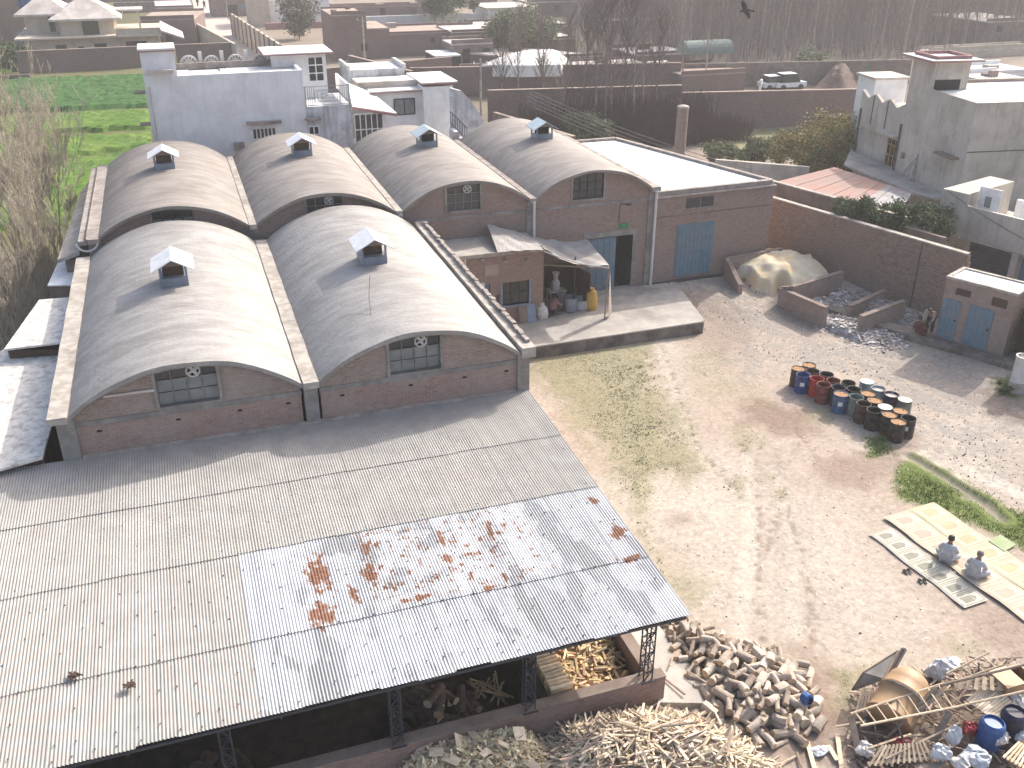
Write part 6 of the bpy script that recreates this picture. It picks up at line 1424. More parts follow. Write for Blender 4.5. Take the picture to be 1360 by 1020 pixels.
bag(1246,888,.55,.3,.22,.32,'plastic','white plastic sheet bundled behind the brown tank',9)
bag(1262,880,.3,.34,.22,.12,'plastic','flat white sheet on the ground right behind the tank',10)
bag(1090,995,.1,.24,.15,.06,'plastic','pale blue plastic scrap on the ground right of the log pile',11)
bag(1196,985,.5,.22,.16,.16,'red','dull red plastic lump under the long ladder',12)
bag(1290,965,.7,.22,.18,.16,'red','dark red plastic piece left of the nearer blue drum',13)
bx = thing('wooden_box', 'open brown plywood box at the right edge behind the slatted frame', 'box', tuple(G(1335,905,1.0)))
q = G(1340,912,1.0); s_ = MB()
s_.box(q.x-.4,q.x+.5,q.y-.3,q.y-.27,.9,1.35); s_.box(q.x-.4,q.x+.5,q.y+.27,q.y+.3,.9,1.35); s_.box(q.x-.4,q.x-.37,q.y-.27,q.y+.27,.9,1.35); s_.box(q.x+.47,q.x+.5,q.y-.27,q.y+.27,.9,1.35); s_.box(q.x-.37,q.x+.47,q.y-.27,q.y+.27,.9,.93)
part('side', s_, M['tank'], bx)
s_ = MB(); s_.box(q.x-.45,q.x+.1,q.y-.32,q.y+.32,1.36,1.38); part('lid', s_, M['tank'], bx)
# ------------------------------------------------------------------ houses behind
def onplane(px, py, O, d):
    O = Vector((O[0],O[1],0)); n = Vector((-d.y, d.x, 0)); r_ = ray(px, py); t = (O-CAM).dot(n)/r_.dot(n); q = CAM+r_*t; return (q-O).dot(d), q.z
class Face:
    """boxes laid out on a vertical face: s along d from O, z up, o outwards along n"""
    def __init__(s, O, d, n): s.O = Vector((O[0],O[1],0)); s.d = d; s.n = n
    def at(s, a, z, o=0): q = s.O+s.d*a+s.n*o; return (q.x, q.y, z)
    def box(s, mb_, s0, s1, z0, z1, o0, o1):
        if s1 < s0: s0, s1 = s1, s0
        P = [s.at(s0,z0,o0),s.at(s1,z0,o0),s.at(s1,z0,o1),s.at(s0,z0,o1),s.at(s0,z1,o0),s.at(s1,z1,o0),s.at(s1,z1,o1),s.at(s0,z1,o1)]
        F_ = [(0,3,2,1),(4,5,6,7),(0,1,5,4),(1,2,6,5),(2,3,7,6),(3,0,4,7)]
        if s.d.cross(s.n).z < 0: F_ = [f[::-1] for f in F_]
        return mb_.add(P, F_)
    def px(s, a, b): return onplane(a, b, s.O, s.d)
def fpart(F_, name, parent, m, *a, label=None): mb_ = MB(); F_.box(mb_, *a); return part(name, mb_, M[m], parent, label=label)
def fwindow(F_, parent, s0, s1, z0, z1, cols, rows, frame='hood', glass='glass', off=0.0, name='window'):
    if s1 < s0: s0, s1 = s1, s0
    mb_ = MB(); t = .06
    for i in range(cols+1): x = s0+(s1-s0)*i/cols; F_.box(mb_, x-t/2, x+t/2, z0, z1, off+.01, off+.06)
    for j in range(rows+1): z = z0+(z1-z0)*j/rows; F_.box(mb_, s0, s1, z-t/2, z+t/2, off+.008, off+.055)
    w_ = part(name, mb_, M[frame], parent)
    for i in range(cols):
        for j in range(rows):
            a, b = s0+(s1-s0)*i/cols, s0+(s1-s0)*(i+1)/cols; c_, d_ = z0+(z1-z0)*j/rows, z0+(z1-z0)*(j+1)/rows
            fpart(F_, 'pane', w_, glass, a+t/2, b-t/2, c_+t/2, d_-t/2, off+.003, off+.02)
    return w_
XP, YP = V(1,0,0), V(0,1,0)
# --- limewashed house directly behind the warehouse
h1 = thing('limewashed_house', 'tall blue white limewashed house with a corner stair tower behind the left vaults', 'house', (3, 60, 0))
HY = 58.0; F = Face((0,HY), XP, V(0,-1,0))
mb_ = MB(); mb_.box(.44, 7.26, HY, HY+3.9, 0, 9.72); part('wall', mb_, M['white'], h1)
mb_ = MB(); mb_.box(.44, 7.26, HY+.0, HY+.16, 9.72, 9.98); mb_.box(7.1, 7.26, HY+.162, HY+3.738, 9.72, 9.98); part('parapet', mb_, M['white'], h1)
mb_ = MB(); mb_.box(.44, 7.26, HY+3.74, HY+3.9, 9.72, 10.12); part('parapet', mb_, M['copingdark'], h1)
mb_ = MB(); mb_.box(.46, 7.09, HY+.17, HY+3.73, 9.72, 9.76); part('roof', mb_, M['limeroof'], h1)
mb_ = MB(); mb_.box(-1.34, .438, HY-.02, HY+2.3, 0, 11.3); part('stair_tower', mb_, M['white'], h1)
mb_ = MB(); mb_.box(-1.45, .52, HY-.12, HY+2.4, 11.3, 11.36); part('tower_band', mb_, M['pink'], h1)
mb_ = MB(); mb_.box(-1.43, .5, HY-.1, HY+2.38, 11.36, 11.46); part('tower_cap', mb_, M['limeroof'], h1)
mb_ = MB(); s0, z0 = F.px(195,97); s1, z1 = F.px(229,91); mb_.box(s0, s1, HY-.4, HY-.02, z0, z1); part('ledge', mb_, M['paleroof'], h1)
mb_ = MB(); mb_.tube((-1.1,HY-.08,0),(-1.1,HY-.08,9.5),.05,.05,6); part('drainpipe', mb_, M['pipe'], h1)
for k in range(5):
    mb_ = MB(); mb_.box(-1.95, -1.34, HY+.6, HY+1.4, 9.0-k*1.75, 9.08-k*1.75); part('side_ledge', mb_, M['mudroof'], h1)
s0, z1 = F.px(326,153); s1, z0 = F.px(373,161); mb_ = MB(); mb_.box(s0, s1, HY-.45, HY, z0, z0+.1); mb_.box(s0, s1, HY-.47, HY-.451, z0-.05, z0+.12); part('window_hood', mb_, M['copingdark'], h1)
s0, z1 = F.px(335,171); s1, z0 = F.px(367,183); fwindow(F, h1, s0, s1, z0, z1, 6, 1)
s0, z1 = F.px(310,189); s1, z0 = F.px(325,198); mb_ = MB(); mb_.box(s0, s1, HY-.3, HY, z0, z1); part('vent_box', mb_, M['copingdark'], h1)
for k, (a, b) in enumerate(((238,263),(270,292),(302,324),(336,356))):
    y_ = HY+4.3; x0, x1 = VY(a,80,y_).x, VY(b,80,y_).x; zb = 9.95; r_ = (x1-x0)/2; c_ = (x0+x1)/2; mb_ = MB(); pts = [(c_+r_*math.cos(t), zb+r_*1.0*math.sin(t)) for t in np.linspace(0, math.pi, 13)]
    vs = [(p[0],y_,p[1]) for p in pts]+[(p[0],y_+.12,p[1]) for p in pts]; n = 13
    mb_.add(vs, [tuple(range(n))[::-1], tuple(range(n,2*n))]+[(i,i+1,i+1+n,i+n) for i in range(n-1)]+[(n-1,0,n,2*n-1)]); ar = part('arched_screen', mb_, M['limeroof'], h1)
    mb_ = MB()
    for t in np.linspace(.35, 2.8, 6): mb_.box(c_+r_*.7*math.cos(t)-.05, c_+r_*.7*math.cos(t)+.05, y_-.01, y_, zb+r_*.7*math.sin(t)-.06, zb+r_*.7*math.sin(t)+.06)
    part('screen_hole', mb_, M['wood'], ar, kind='stuff')
    mb_ = MB(); mb_.box(x1+.03, x1+.25, y_, y_+.14, zb, zb+.7); part('screen_post', mb_, M['limeroof'], h1)
mb_ = MB(); mb_.box(.3, 7.2, HY+4.25, HY+4.5, 0, 9.75); part('rear_wall', mb_, M['white'], h1)
for (a, b, c_, d_) in ((238,88,300,90),(250,93,290,91),(310,88,345,87),(290,90,292,94)):
    p = G(a,b,9.8); q = G(c_,d_,9.8); mb_ = MB(); mb_.tube(p, q, .03, .03, 5); part('roof_rod', mb_, M['wire'], h1)
# right wing with a balcony
wx1 = 9.93; zb = F.px(430,141)[1]
mb_ = MB(); mb_.box(7.262, wx1, HY+.05, HY+4.2, 0, zb); part('wing_wall', mb_, M['whiteold'], h1)
rail_z0, rail_z1 = zb+.02, F.px(430,114)[1]; Fw = Face((0,HY+.05), XP, V(0,-1,0))
def railing(F_, parent, s0, s1, z0, z1, off=.0):
    mb_ = MB(); t = .03
    for z in (z0+.05, z1-.02): F_.box(mb_, s0, s1, z-t/2, z+t/2, off, off+t)
    n = 5
    for i in range(n): 
        for s in (s0+.05+i*.12, s1-.05-i*.12): F_.box(mb_, s-.012, s+.012, z0, z1, off, off+.024)
    cx_, cz_ = (s0+s1)/2, (z0+z1)/2; w_, h_ = (s1-s0)*.22, (z1-z0)*.3
    for kx in (1, 1.25, .6):
        F_.box(mb_, cx_-w_*kx, cx_+w_*kx, cz_+h_*kx*.8-.012, cz_+h_*kx*.8+.012, off, off+.03); F_.box(mb_, cx_-w_*kx, cx_+w_*kx, cz_-h_*kx*.8-.012, cz_-h_*kx*.8+.012, off, off+.03)
        for s in (-1,1): F_.box(mb_, cx_+s*w_*kx-.012, cx_+s*w_*kx+.012, cz_-h_*kx*.8, cz_+h_*kx*.8, off+.001, off+.031)
    mb_.beam(F_.at(cx_-w_*.6,cz_-h_*.4,off), F_.at(cx_+w_*.6,cz_+h_*.4,off), .02, .02); mb_.beam(F_.at(cx_-w_*.6,cz_+h_*.4,off), F_.at(cx_+w_*.6,cz_-h_*.4,off), .02, .02)
    return part('balcony_railing', mb_, M['bluegrey'], parent)
railing(Fw, h1, 7.3, wx1-.03, rail_z0, rail_z1)
for s in (7.3, wx1-.05):
    mb_ = MB(); mb_.box(s-.05, s+.05, HY+.06, HY+.16, zb, rail_z1+.05); part('rail_post', mb_, M['limeroof'], h1)
mb_ = MB(); mb_.beam((wx1-.08,HY+.2,rail_z1-.4),(wx1-.08,HY+4.1,rail_z1-.4),.12,.9); part('side_parapet', mb_, M['white'], h1)
CY = HY+3.0; Fc = Face((0,CY), XP, V(0,-1,0)); cs0, cz1 = Fc.px(360,73); cs1, _ = Fc.px(432,73); 
mb_ = MB(); mb_.box(cs0, cs1, CY, CY+2.4, zb, cz1); part('cabin_wall', mb_, M['white'], h1)
mb_ = MB(); mb_.box(cs0-.5, cs1+.4, CY-.55, CY+2.9, cz1, cz1+.07); part('cabin_fascia', mb_, M['pink'], h1)
mb_ = MB(); mb_.box(cs0-.48, cs1+.38, CY-.53, CY+2.88, cz1+.07, cz1+.12); part('cabin_roof', mb_, M['whiteroof'], h1)
a, za_ = Fc.px(411,108); b, zt_ = Fc.px(428,75); fwindow(Fc, h1, a, b, max(za_,zb+.05), zt_, 2, 3, name='glazed_door')
s0, z1 = Fw.px(404,150); s1, z0 = Fw.px(425,158); fpart(Fw, 'window_hood', h1, 'copingdark', s0, s1, z0, z0+.12, 0, .4)
s0, z1 = Fw.px(410,168); s1, z0 = Fw.px(424,178); fwindow(Fw, h1, s0, s1, z0, z1, 2, 1)
mb_ = MB(); mb_.add([(7.27,HY+3.2,9.2),(8.0,HY+1.2,9.0),(7.27,HY+1.2,9.6),(7.27,HY+3.2,9.8)],[(0,1,2,3),(3,2,1,0)]); 
# --- second white house with verandah
h2 = thing('white_house', 'white low house with pink edged slab roofs and outside stairs behind the third vault', 'house', (14, 62, 0))
Y2 = 61.5; F2 = Face((0,Y2), XP, V(0,-1,0)); a0, zt = F2.px(497,123); a1, _ = F2.px(566,120)
mb_ = MB(); mb_.box(a0, F2.px(560,140)[0], Y2, Y2+3.6, 0, zt-.02); part('wall', mb_, M['white'], h2)
mb_ = MB(); mb_.box(a0-.3, F2.px(576,122)[0], Y2-.35, Y2+.3, zt-.02, zt+.05); part('roof_edge', mb_, M['pink'], h2)
mb_ = MB(); mb_.box(a0-.3, F2.px(576,122)[0], Y2-.34, Y2+3.7, zt+.05, zt+.12); part('roof', mb_, M['whiteroof'], h2)
mb_ = MB(); mb_.box(F2.px(478,110)[0], F2.px(560,110)[0], Y2+.9, Y2+3.0, zt+.12, zt+.5); part('roof_step', mb_, M['paleroof'], h2)
mb_ = MB(); mb_.box(F2.px(474,100)[0], F2.px(552,100)[0], Y2+3.1, Y2+6.2, 0, zt+.95); part('rear_block', mb_, M['whiteold'], h2)
mb_ = MB(); mb_.box(F2.px(474,100)[0]-.05, F2.px(474,100)[0]+.12, Y2+3.05, Y2+6.3, zt+.95, zt+1.25); mb_.box(F2.px(552,100)[0]-.1, F2.px(552,100)[0]+.1, Y2+3.05, Y2+6.3, zt+.95, zt+1.2); part('roof_parapet', mb_, M['limeroof'], h2)
s0, z1 = F2.px(523,132); s1, z0 = F2.px(551,151); fwindow(F2, h2, s0, s1, z0, z1, 2, 1, frame='steel', glass='frost')
mb_ = MB(); mb_.box(F2.px(560,140)[0], F2.px(598,110)[0], Y2-.6, Y2+3.2, 0, F2.px(590,110)[1]-.1); part('right_wall', mb_, M['white'], h2)
s0, zt3 = F2.px(552,98); s1, zt4 = F2.px(604,106)
mb_ = MB(); mb_.box(s0+.2, s1, Y2-.75, Y2+3.5, zt4-.1, zt4-.03); part('roof_edge', mb_, M['pink'], h2)
mb_ = MB(); mb_.box(s0+.2, s1-.02, Y2-.73, Y2+3.48, zt4-.03, zt4+.04); part('roof', mb_, M['whiteroof'], h2)
# sloping verandah roof with pink edge
P = [G(527,149,7.0), G(470,139,7.0), G(462,118,7.9), G(462,110,8.4), G(498,128,7.9)]
P = [VY(527,150,59.2), VY(468,141,59.2), VY(462,110,61.4), VY(496,124,61.4)]
mb_ = MB(); mb_.add(P+[p-V(0,0,.1) for p in P], [(0,1,2,3)[::-1],(4,5,6,7),(0,4,5,1)[::-1],(1,5,6,2)[::-1],(2,6,7,3)[::-1],(3,7,4,0)[::-1]]); part('verandah_roof', mb_, M['whiteroof'], h2)
mb_ = MB(); mb_.beam(P[0]-V(0,.05,.12), P[1]-V(0,.05,.12), .06, .14); part('roof_edge', mb_, M['pink'], h2)
Fv = Face((0,59.4), XP, V(0,-1,0)); s0, z1 = Fv.px(470,150); s1, z0 = Fv.px(510,190); fwindow(Fv, h2, s0, s1, z0, z1-.1, 5, 2, glass='frostB'); 
mb_ = MB(); mb_.box(s0-.05, s1+.05, 59.45, 61.4, 0, z0); part('verandah_wall', mb_, M['white'], h2)
mb_ = MB(); mb_.box(s1+.02, s1+.2, 59.42, 61.45, z0, z1-.05); part('verandah_wall', mb_, M['white'], h2)
# outside stairs and curved parapet
mb_ = MB(); x0 = F2.px(572,150)[0]; y0 = 57.4
for k in range(9): mb_.box(x0+.4+k*.32, x0+.72+k*.32, y0, y0+1.1, 0, 6.0-k*.42)
part('stairs', mb_, M['whiteold'], h2)
mb_ = MB(); p = VY(598,148,57.2); q = VY(620,170,57.2); mb_.beam(p, q, .04, .04); mb_.beam(p-V(0,0,.7), q-V(0,0,.7), .04, .04)
for k in range(8): r_ = p.lerp(q, k/7); mb_.box(r_.x-.015,r_.x+.015,r_.y-.015,r_.y+.015,r_.z-.75,r_.z+.02)
part('stair_railing', mb_, M['steel'], h2)
pts = [VY(598,118,58.6), VY(612,122,58.6), VY(624,134,58.6), VY(634,148,58.6), VY(643,163,58.6)]
mb_ = MB()
for a, b in zip(pts[:-1], pts[1:]): mb_.add([(a.x,58.6,0),(b.x,58.6,0),(b.x,58.85,0),(a.x,58.85,0),(a.x,58.6,a.z),(b.x,58.6,b.z),(b.x,58.85,b.z),(a.x,58.85,a.z)],[(0,1,5,4),(4,5,6,7),(3,7,6,2),(0,4,7,3),(1,2,6,5)])
part('curved_parapet', mb_, M['whiteold'], h2)
mb_ = MB()
for a, b in zip(pts[:-1], pts[1:]): mb_.beam(a+V(0,.12,.03), b+V(0,.12,.03), .34, .06)
part('parapet_cap', mb_, M['limeroof'], h2)

# --- grey plastered house on the right
D2 = V(.158,.987,0).normalized(); E2 = V(.987,-.158,0).normalized(); C2 = G(1298,137,8.2); C2.z = 0
gh = thing('grey_house', 'big bare grey plastered house with a roof tower on the right', 'house', (C2.x, C2.y, 0))
FW = Face(C2, D2, -E2); FE = Face(C2, E2, -D2)
sT = FW.px(1238,112)[0]; sL = FW.px(1206,120)[0]; sF = FW.px(1146,118)[0]
mb_ = MB(); FW.box(mb_, 0, sL, 0, 8.05, -11, 0); part('wall', mb_, M['greyplaster'], gh)
fpart(FW, 'roof', gh, 'whiteroof', .15, sL-.1, 8.05, 8.1, -10.9, -.15)
fpart(FW, 'parapet', gh, 'greyplaster', 0, sT, 8.05, 8.2, -.15, 0); fpart(FE, 'parapet', gh, 'greyplaster', .16, 11, 8.05, 8.2, -.15, 0)
fpart(FW, 'parapet', gh, 'mudroof', sL-.18, sL, 8.05, 8.3, -11, -3.0)
ztw = FW.px(1244,84)[1]; tw = FE.px(1287,100); Ft = Face(C2+D2*sT, E2, -D2); wT = Ft.px(1287,100)[0]
ztw = Ft.px(1244,82)[1]
fpart(FW, 'tower', gh, 'greyplaster', sT, sL-.0, 8.052, ztw, -wT, -.002)
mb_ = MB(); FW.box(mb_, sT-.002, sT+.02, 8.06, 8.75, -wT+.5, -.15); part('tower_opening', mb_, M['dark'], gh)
fpart(FW, 'tower_slab', gh, 'pink', sT-.55, sL+.55, ztw, ztw+.09, -wT-.55, .55); fpart(FW, 'tower_slab_top', gh, 'limeroof', sT-.53, sL+.53, ztw+.09, ztw+.13, -wT-.53, .53)
mb_ = MB(); FW.box(mb_, sT, sL, ztw+.13, ztw+.32, -.1, 0); FW.box(mb_, sT, sL, ztw+.13, ztw+.32, -wT, -wT+.1); FW.box(mb_, sT, sT+.1, ztw+.13, ztw+.32, -wT+.1, -.1); FW.box(mb_, sL-.1, sL, ztw+.13, ztw+.32, -wT+.1, -.1); part('tower_parapet', mb_, M['pink'], gh)
# lower bay with a scalloped parapet
zl = FW.px(1204,138)[1]-.1; s2 = sL+.002
mb_ = MB(); FW.box(mb_, s2, sF, 0, zl-1.0, -6, -.3); part('bay_wall', mb_, M['greyplaster'], gh)
mb_ = MB(); n = 25; 
for k in range(n-1):
    u0, u1 = k/(n-1), (k+1)/(n-1); a, b = s2+(sF-s2)*u0, s2+(sF-s2)*u1; f = lambda u: zl-.35+.42*abs(((u*3)%1)*2-1)
    P = [FW.at(a,zl-1.0,0),FW.at(b,zl-1.0,0),FW.at(b,zl-1.0,-.25),FW.at(a,zl-1.0,-.25),FW.at(a,f(u0),0),FW.at(b,f(u1),0),FW.at(b,f(u1),-.25),FW.at(a,f(u0),-.25)]
    mb_.add(P, [(0,1,5,4),(4,5,6,7),(3,2,6,7),(0,3,2,1)]+([(0,4,7,3)] if k == 0 else [])+([(1,2,6,5)] if k == n-2 else []))
FW.box(mb_, s2, sF, zl-2.4, zl-1.0, -.29, .0); part('scalloped_parapet', mb_, M['greyplaster'], gh)
for u in (.36, .69): a = s2+(sF-s2)*u; fpart(FW, 'parapet_groove', gh, 'wire', a-.05, a+.05, zl-2.0, zl-.1, .0, .03)
fpart(FW, 'bay_terrace', gh, 'limeroof', s2, sF, zl-1.0, zl-.95, -6, -.26)
a, z1 = FW.px(1190,190); b, z0 = FW.px(1170,218); z1 = FW.px(1180,178)[1]; z0 = FW.px(1180,222)[1]
M['ochre'] = mat('ochre window paint', (.45,.28,.1), rough=.6)
fwindow(FW, gh, a, b, z0, z1, 3, 3, frame='ochre', off=-.28)
mb_ = MB(); P = [FW.at(a-.4,z1+.15,-.28), FW.at(b+.4,z1+.15,-.28), FW.at(b+.3,z1+.05,.5), FW.at(a-.3,z1+.05,.5)]; P2_ = [(p[0],p[1],p[2]+.1) for p in P]; mb_.add(P+P2_, [(0,1,2,3),(4,7,6,5),(0,4,5,1),(1,5,6,2),(2,6,7,3),(3,7,4,0)]); part('window_canopy', mb_, M['greyplaster'], gh)
for s in (s2-.05, sF-.3): fpart(FW, 'drainpipe', gh, 'wire', s-.05, s+.05, 1.5, zl-1.2, .0, .12)
a, z0 = FW.px(1274,212); b, _ = FW.px(1250,205); fpart(FW, 'wall_ledge', gh, 'mudlow', a, b, z0, z0+.1, 0, .6)
a, z0 = FW.px(1200,210); fpart(FW, 'wall_stub', gh, 'mudlow', a-.1, a+.15, z0, z0+.35, 0, .15)
# first floor slab over the alley side
zs = 2.5; pa = G(1121,218,zs); pb = G(1214,256,zs); pc = G(1240,263,zs)
mb_ = MB(); Q = [tuple(pa[:2]), tuple(pb[:2]), tuple(pc[:2]), FW.at(.5,0,-.1)[:2], FW.at(sF+.5,0,-.1)[:2]]; mb_.prism(Q, zs-.14, zs); part('lower_slab', mb_, M['slab'], gh)
fpart(FE, 'string_line', gh, 'wire', 0, 11, 5.3, 5.36, 0, .03)
mb_ = MB(); FW.box(mb_, sF+.05, sF+2.2, 0, zl-1.6, -5, -1.2); part('side_room', mb_, M['white'], gh)
# bluish roof room behind
q = G(1180,128,6.5); mb_ = MB(); O3 = C2+D2*(sF+1)+E2*3.2; F3 = Face(O3, E2, -D2); a0_, za_ = F3.px(1160,126); a1_, zt_ = F3.px(1206,105); F3.box(mb_, a0_, a1_, 0, zt_, -2.5, 0); part('roof_room', mb_, M['white'], gh)
mb_ = MB(); F3.box(mb_, a0_-.15, a1_+.15, zt_, zt_+.16, -2.6, .15); part('roof_room_cap', mb_, M['paleroof'], gh)
# --- garage block in front of it
fa = G(1243,308,2.9); fa.z = 0; FG = Face(fa, WD, -WNrm)
gb_ = thing('garage_block', 'low grey plastered block with a dark roller shutter in front of the grey house', 'garage', (fa.x+3, fa.y-3, 0))
s1 = 12.0; ztp = FG.px(1248,249)[1]; zpp = FG.px(1310,280)[1]; s_m = FG.px(1286,265)[0]; sd0 = FG.px(1280,330)[0]; sd1 = FG.px(1341,345)[0]
fpart(FG, 'side_wall', gb_, 'greyplaster', 0, .3, 0, 2.88, -6.5, -.5)
fpart(FG, 'front_wall', gb_, 'greyplaster', .3, sd0-.3, 0, 2.88, -.75, -.5); fpart(FG, 'pillar', gb_, 'greyplaster', sd0-.3, sd0, 0, 2.88, -.8, -.45)
M['shutter'] = mat('dark slate shutter', (.045,.06,.085), (.035,.047,.065), rough=.5, scale=2)
for k in range(14): fpart(FG, 'shutter_slat', gb_, 'shutter', sd0, sd1, .2*k, .2*k+.185, -.66, -.62-.02*(k%2))
fpart(FG, 'pillar', gb_, 'greyplaster', sd1, sd1+.35, 0, 2.88, -.6, -.1)
fpart(FG, 'side_gate', gb_, 'bluepaint', sd1+.36, s1, 0, 2.6, -.62, -.58)
fpart(FG, 'door', gb_, 'mudroof', .95, 1.35, 0, 2.3, -.49, -.46)
fpart(FG, 'slab', gb_, 'greyplaster', -.1, s1, 2.9, 3.05, -6.5, 0)
fpart(FG, 'parapet', gb_, 'greyplaster', -.1, s_m, 3.052, ztp, -.18, .0); fpart(FG, 'parapet', gb_, 'greyplaster', s_m+.002, s1, 3.052, zpp, -.18, .0)
fpart(FG, 'terrace_room', gb_, 'greyplaster', -.1, s_m-.1, 3.052, ztp-.02, -4.5, -.19)
fpart(FG, 'white_panel', gb_, 'hood', s_m, FG.px(1318,260)[0], 3.3, FG.px(1300,256)[1]+.1, -1.0, -.95)
a = s_m; b = FG.px(1318,260)[0]; w_ = b-a; zc = FG.px(1300,266)[1]
for (u0, u1, v0, v1) in ((.32,.6,.55,.8),(.55,.85,.12,.45)):
    H_ = FG.px(1300,256)[1]+.1-3.3; fpart(FG, 'panel_opening', gb_, 'frost', a+w_*u0, a+w_*u1, 3.3+H_*v0, 3.3+H_*v1, -.948, -.93)
fpart(FG, 'terrace_wall', gb_, 'white', b+.1, s1, 3.06, zpp+.25, -2.6, -2.4)
# rusty sheet roof in the side yard
rr = thing('rusty_roof', 'rust red and grey sheet roof between the boundary walls and the grey house', 'roof', (36,45,3.8))
Rz = 3.9; A_, B_, C_, D_ = G(1032,241,3.98), G(1108,222,3.9), G(1212,256,3.1), G(1190,290,3.98)
M['rustsheet'] = mat('rusty roof sheet', (.29,.145,.115), (.25,.17,.15), rough=.85, scale=.9, stain=(.2,.16,.15), stain_amt=.6, stain_scale=.6)
M['greysheet'] = mat('grey roof sheet', (.24,.235,.25), (.18,.17,.18), rough=.7, scale=1.2, stain=(.2,.13,.11), stain_amt=.5, stain_scale=1)
for k in range(13):
    u0, u1 = k/13, (k+1)/13-.004
    p = [A_.lerp(D_,u0), A_.lerp(D_,u1), B_.lerp(C_,u1), B_.lerp(C_,u0)]; mid = .6
    mb_ = MB(); mb_.add([v+V(0,0,.012*(k%2)) for v in p]+[v-V(0,0,.03) for v in p], [(0,1,2,3),(7,6,5,4),(0,4,5,1),(1,5,6,2),(2,6,7,3),(3,7,4,0)]); part('roof_sheet', mb_, M['rustsheet' if k < 9 else 'greysheet'], rr)
for p in (A_, B_, C_, D_): q = p.lerp((A_+B_+C_+D_)/4, .08); mb_ = MB(); mb_.box(q.x-.08,q.x+.08,q.y-.08,q.y+.08,0,q.z-.1); part('post', mb_, M['mudlow'], rr)

# ------------------------------------------------------------------ walls and compounds beyond
def hut(px0, px1, pyb, pyt, depth, wall, roof, label, cat='hut', nm='mud_house', wins=(), skew=0.0, eave=.0):
    Y_ = G((px0+px1)/2, pyb, 0).y; xa, xb = VY(px0,pyt,Y_).x, VY(px1,pyt,Y_).x; h_ = VY((px0+px1)/2,pyt,Y_).z
    r = thing(nm, label, cat, ((xa+xb)/2, Y_, 0)); pts = [(xa,Y_),(xb,Y_),(xb+skew,Y_+depth),(xa+skew,Y_+depth)]
    mb_ = MB(); mb_.prism(pts, 0, h_-.12); part('wall', mb_, M[wall], r)
    c_ = ((xa+xb)/2+skew/2, Y_+depth/2); k_ = 1+eave; mb_ = MB(); mb_.prism([(c_[0]+(p[0]-c_[0])*k_, c_[1]+(p[1]-c_[1])*k_) for p in pts], h_-.12, h_+.05); part('roof', mb_, M[roof], r)
    rh = random.Random(int(px0*7+pyb)); W_ = xb-xa
    if W_ > 4 and depth > 2 and eave == 0:
        for (s0,s1,y0,y1) in ((xa,xb,Y_,Y_+.25),(xa+skew,xb+skew,Y_+depth-.25,Y_+depth)):
            o_ = MB(); o_.box(s0,s1,y0,y1,h_+.05,h_+.05+rh.uniform(.2,.5)); part('parapet', o_, M[wall], r)
        if h_ > 2.2 and not wins:
            for k in range(rh.randint(1,3)):
                s_ = xa+W_*rh.uniform(.08,.85); dr_ = rh.random() < .5; o_ = MB(); o_.box(s_, s_+(1.0 if dr_ else .8), Y_-.03, Y_+.0, .05 if dr_ else 1.1, 2.0); part('door' if dr_ else 'window', o_, M[rh.choice(('glass','bluepaint','brickS'))], r)
        for k in range(rh.randint(0,2)):
            x_, y_ = xa+W_*rh.uniform(.2,.8)+skew*.5, Y_+depth*rh.uniform(.4,.8); o_ = MB(); s_ = rh.uniform(.3,.8); o_.box(x_-s_,x_+s_,y_-s_*.7,y_+s_*.7,h_+.05,h_+.05+rh.uniform(.2,.7)); part('roof_clutter', o_, M[rh.choice(('coping','mudroof','mudlow','brickS'))], r)
    F_ = Face((0,Y_), XP, V(0,-1,0))
    for (a, b, c1_, d1_) in wins:
        s0, z1 = F_.px(a, b); s1_, z0 = F_.px(c1_, d1_); o_ = MB(); F_.box(o_, s0, s1_, max(z0,.05), z1, .0, .03); part('window', o_, M['glass'], r)
    return r
def longwall(pa, pb, h_, m, label, coping=None, th=.3, both=None):
    a = G(*pa, h_); b = G(*pb, h_); return wall_run('compound_wall', a, b, 0, h_, th, m, label, coping)
longwall((648,121),(906,114), 4.0, 'mud', 'dark tall brick wall behind the bare poplars, left of the thin brick column', 'mudroof')
longwall((907,124),(1142,119), 3.3, 'mud', 'long straight brown wall with a pale edge behind the yellow leaved tree', 'mudroof')
longwall((655,150),(760,182), 3.0, 'mudlow', 'pale brown garden wall slanting down behind the fourth vault', 'mudroof')
longwall((20,69),(186,62), 2.5, 'mud', 'long brick wall in front of the cream villa by the wheat', 'mudroof')
longwall((232,60),(312,57), 2.5, 'mud', 'brick wall continuing right of the white stair tower', 'mudroof')
longwall((905,85),(1212,79), 2.6, 'mudlow', 'far low fence wall at the foot of the poplar plantation', None)
longwall((950,212),(1075,222), 1.8, 'greyplaster', 'stained white low wall under the hedge beside the yellow leaved tree', None)
longwall((430,92),(600,76), 2.6, 'mud', 'brown wall passing behind the utility pole above the second white house', 'mudroof')
longwall((545,91),(905,84), 3.0, 'mud', 'long brown wall below the white tarpaulin', 'mudroof')
longwall((462,74),(545,95), 3.0, 'mudlow', 'brown wall slanting right above the second white house', 'mudroof')
longwall((40,98),(0,100), .8, 'mud', 'low earthen bank by the wheat at the left frame edge', None)
hut(640,745,118,104,9,'mud','paleroof','pale flat roof directly behind the dark tall wall, left part')
hut(746,882,116,96,9,'mud','paleroof','pale flat roof strip behind the dark tall wall, right part')
hut(880,906,112,88,4,'limeroof','limeroof','small white cabin with a grey green front beside the pale roofs', wins=((886,92,904,110),))
hut(906,990,124,98,8,'mud','mudroof','brown block behind the junction of the two long walls')
hut(845,916,92,72,7,'mud','paleroof','low brown hut with a pale roof in front of the plantation')
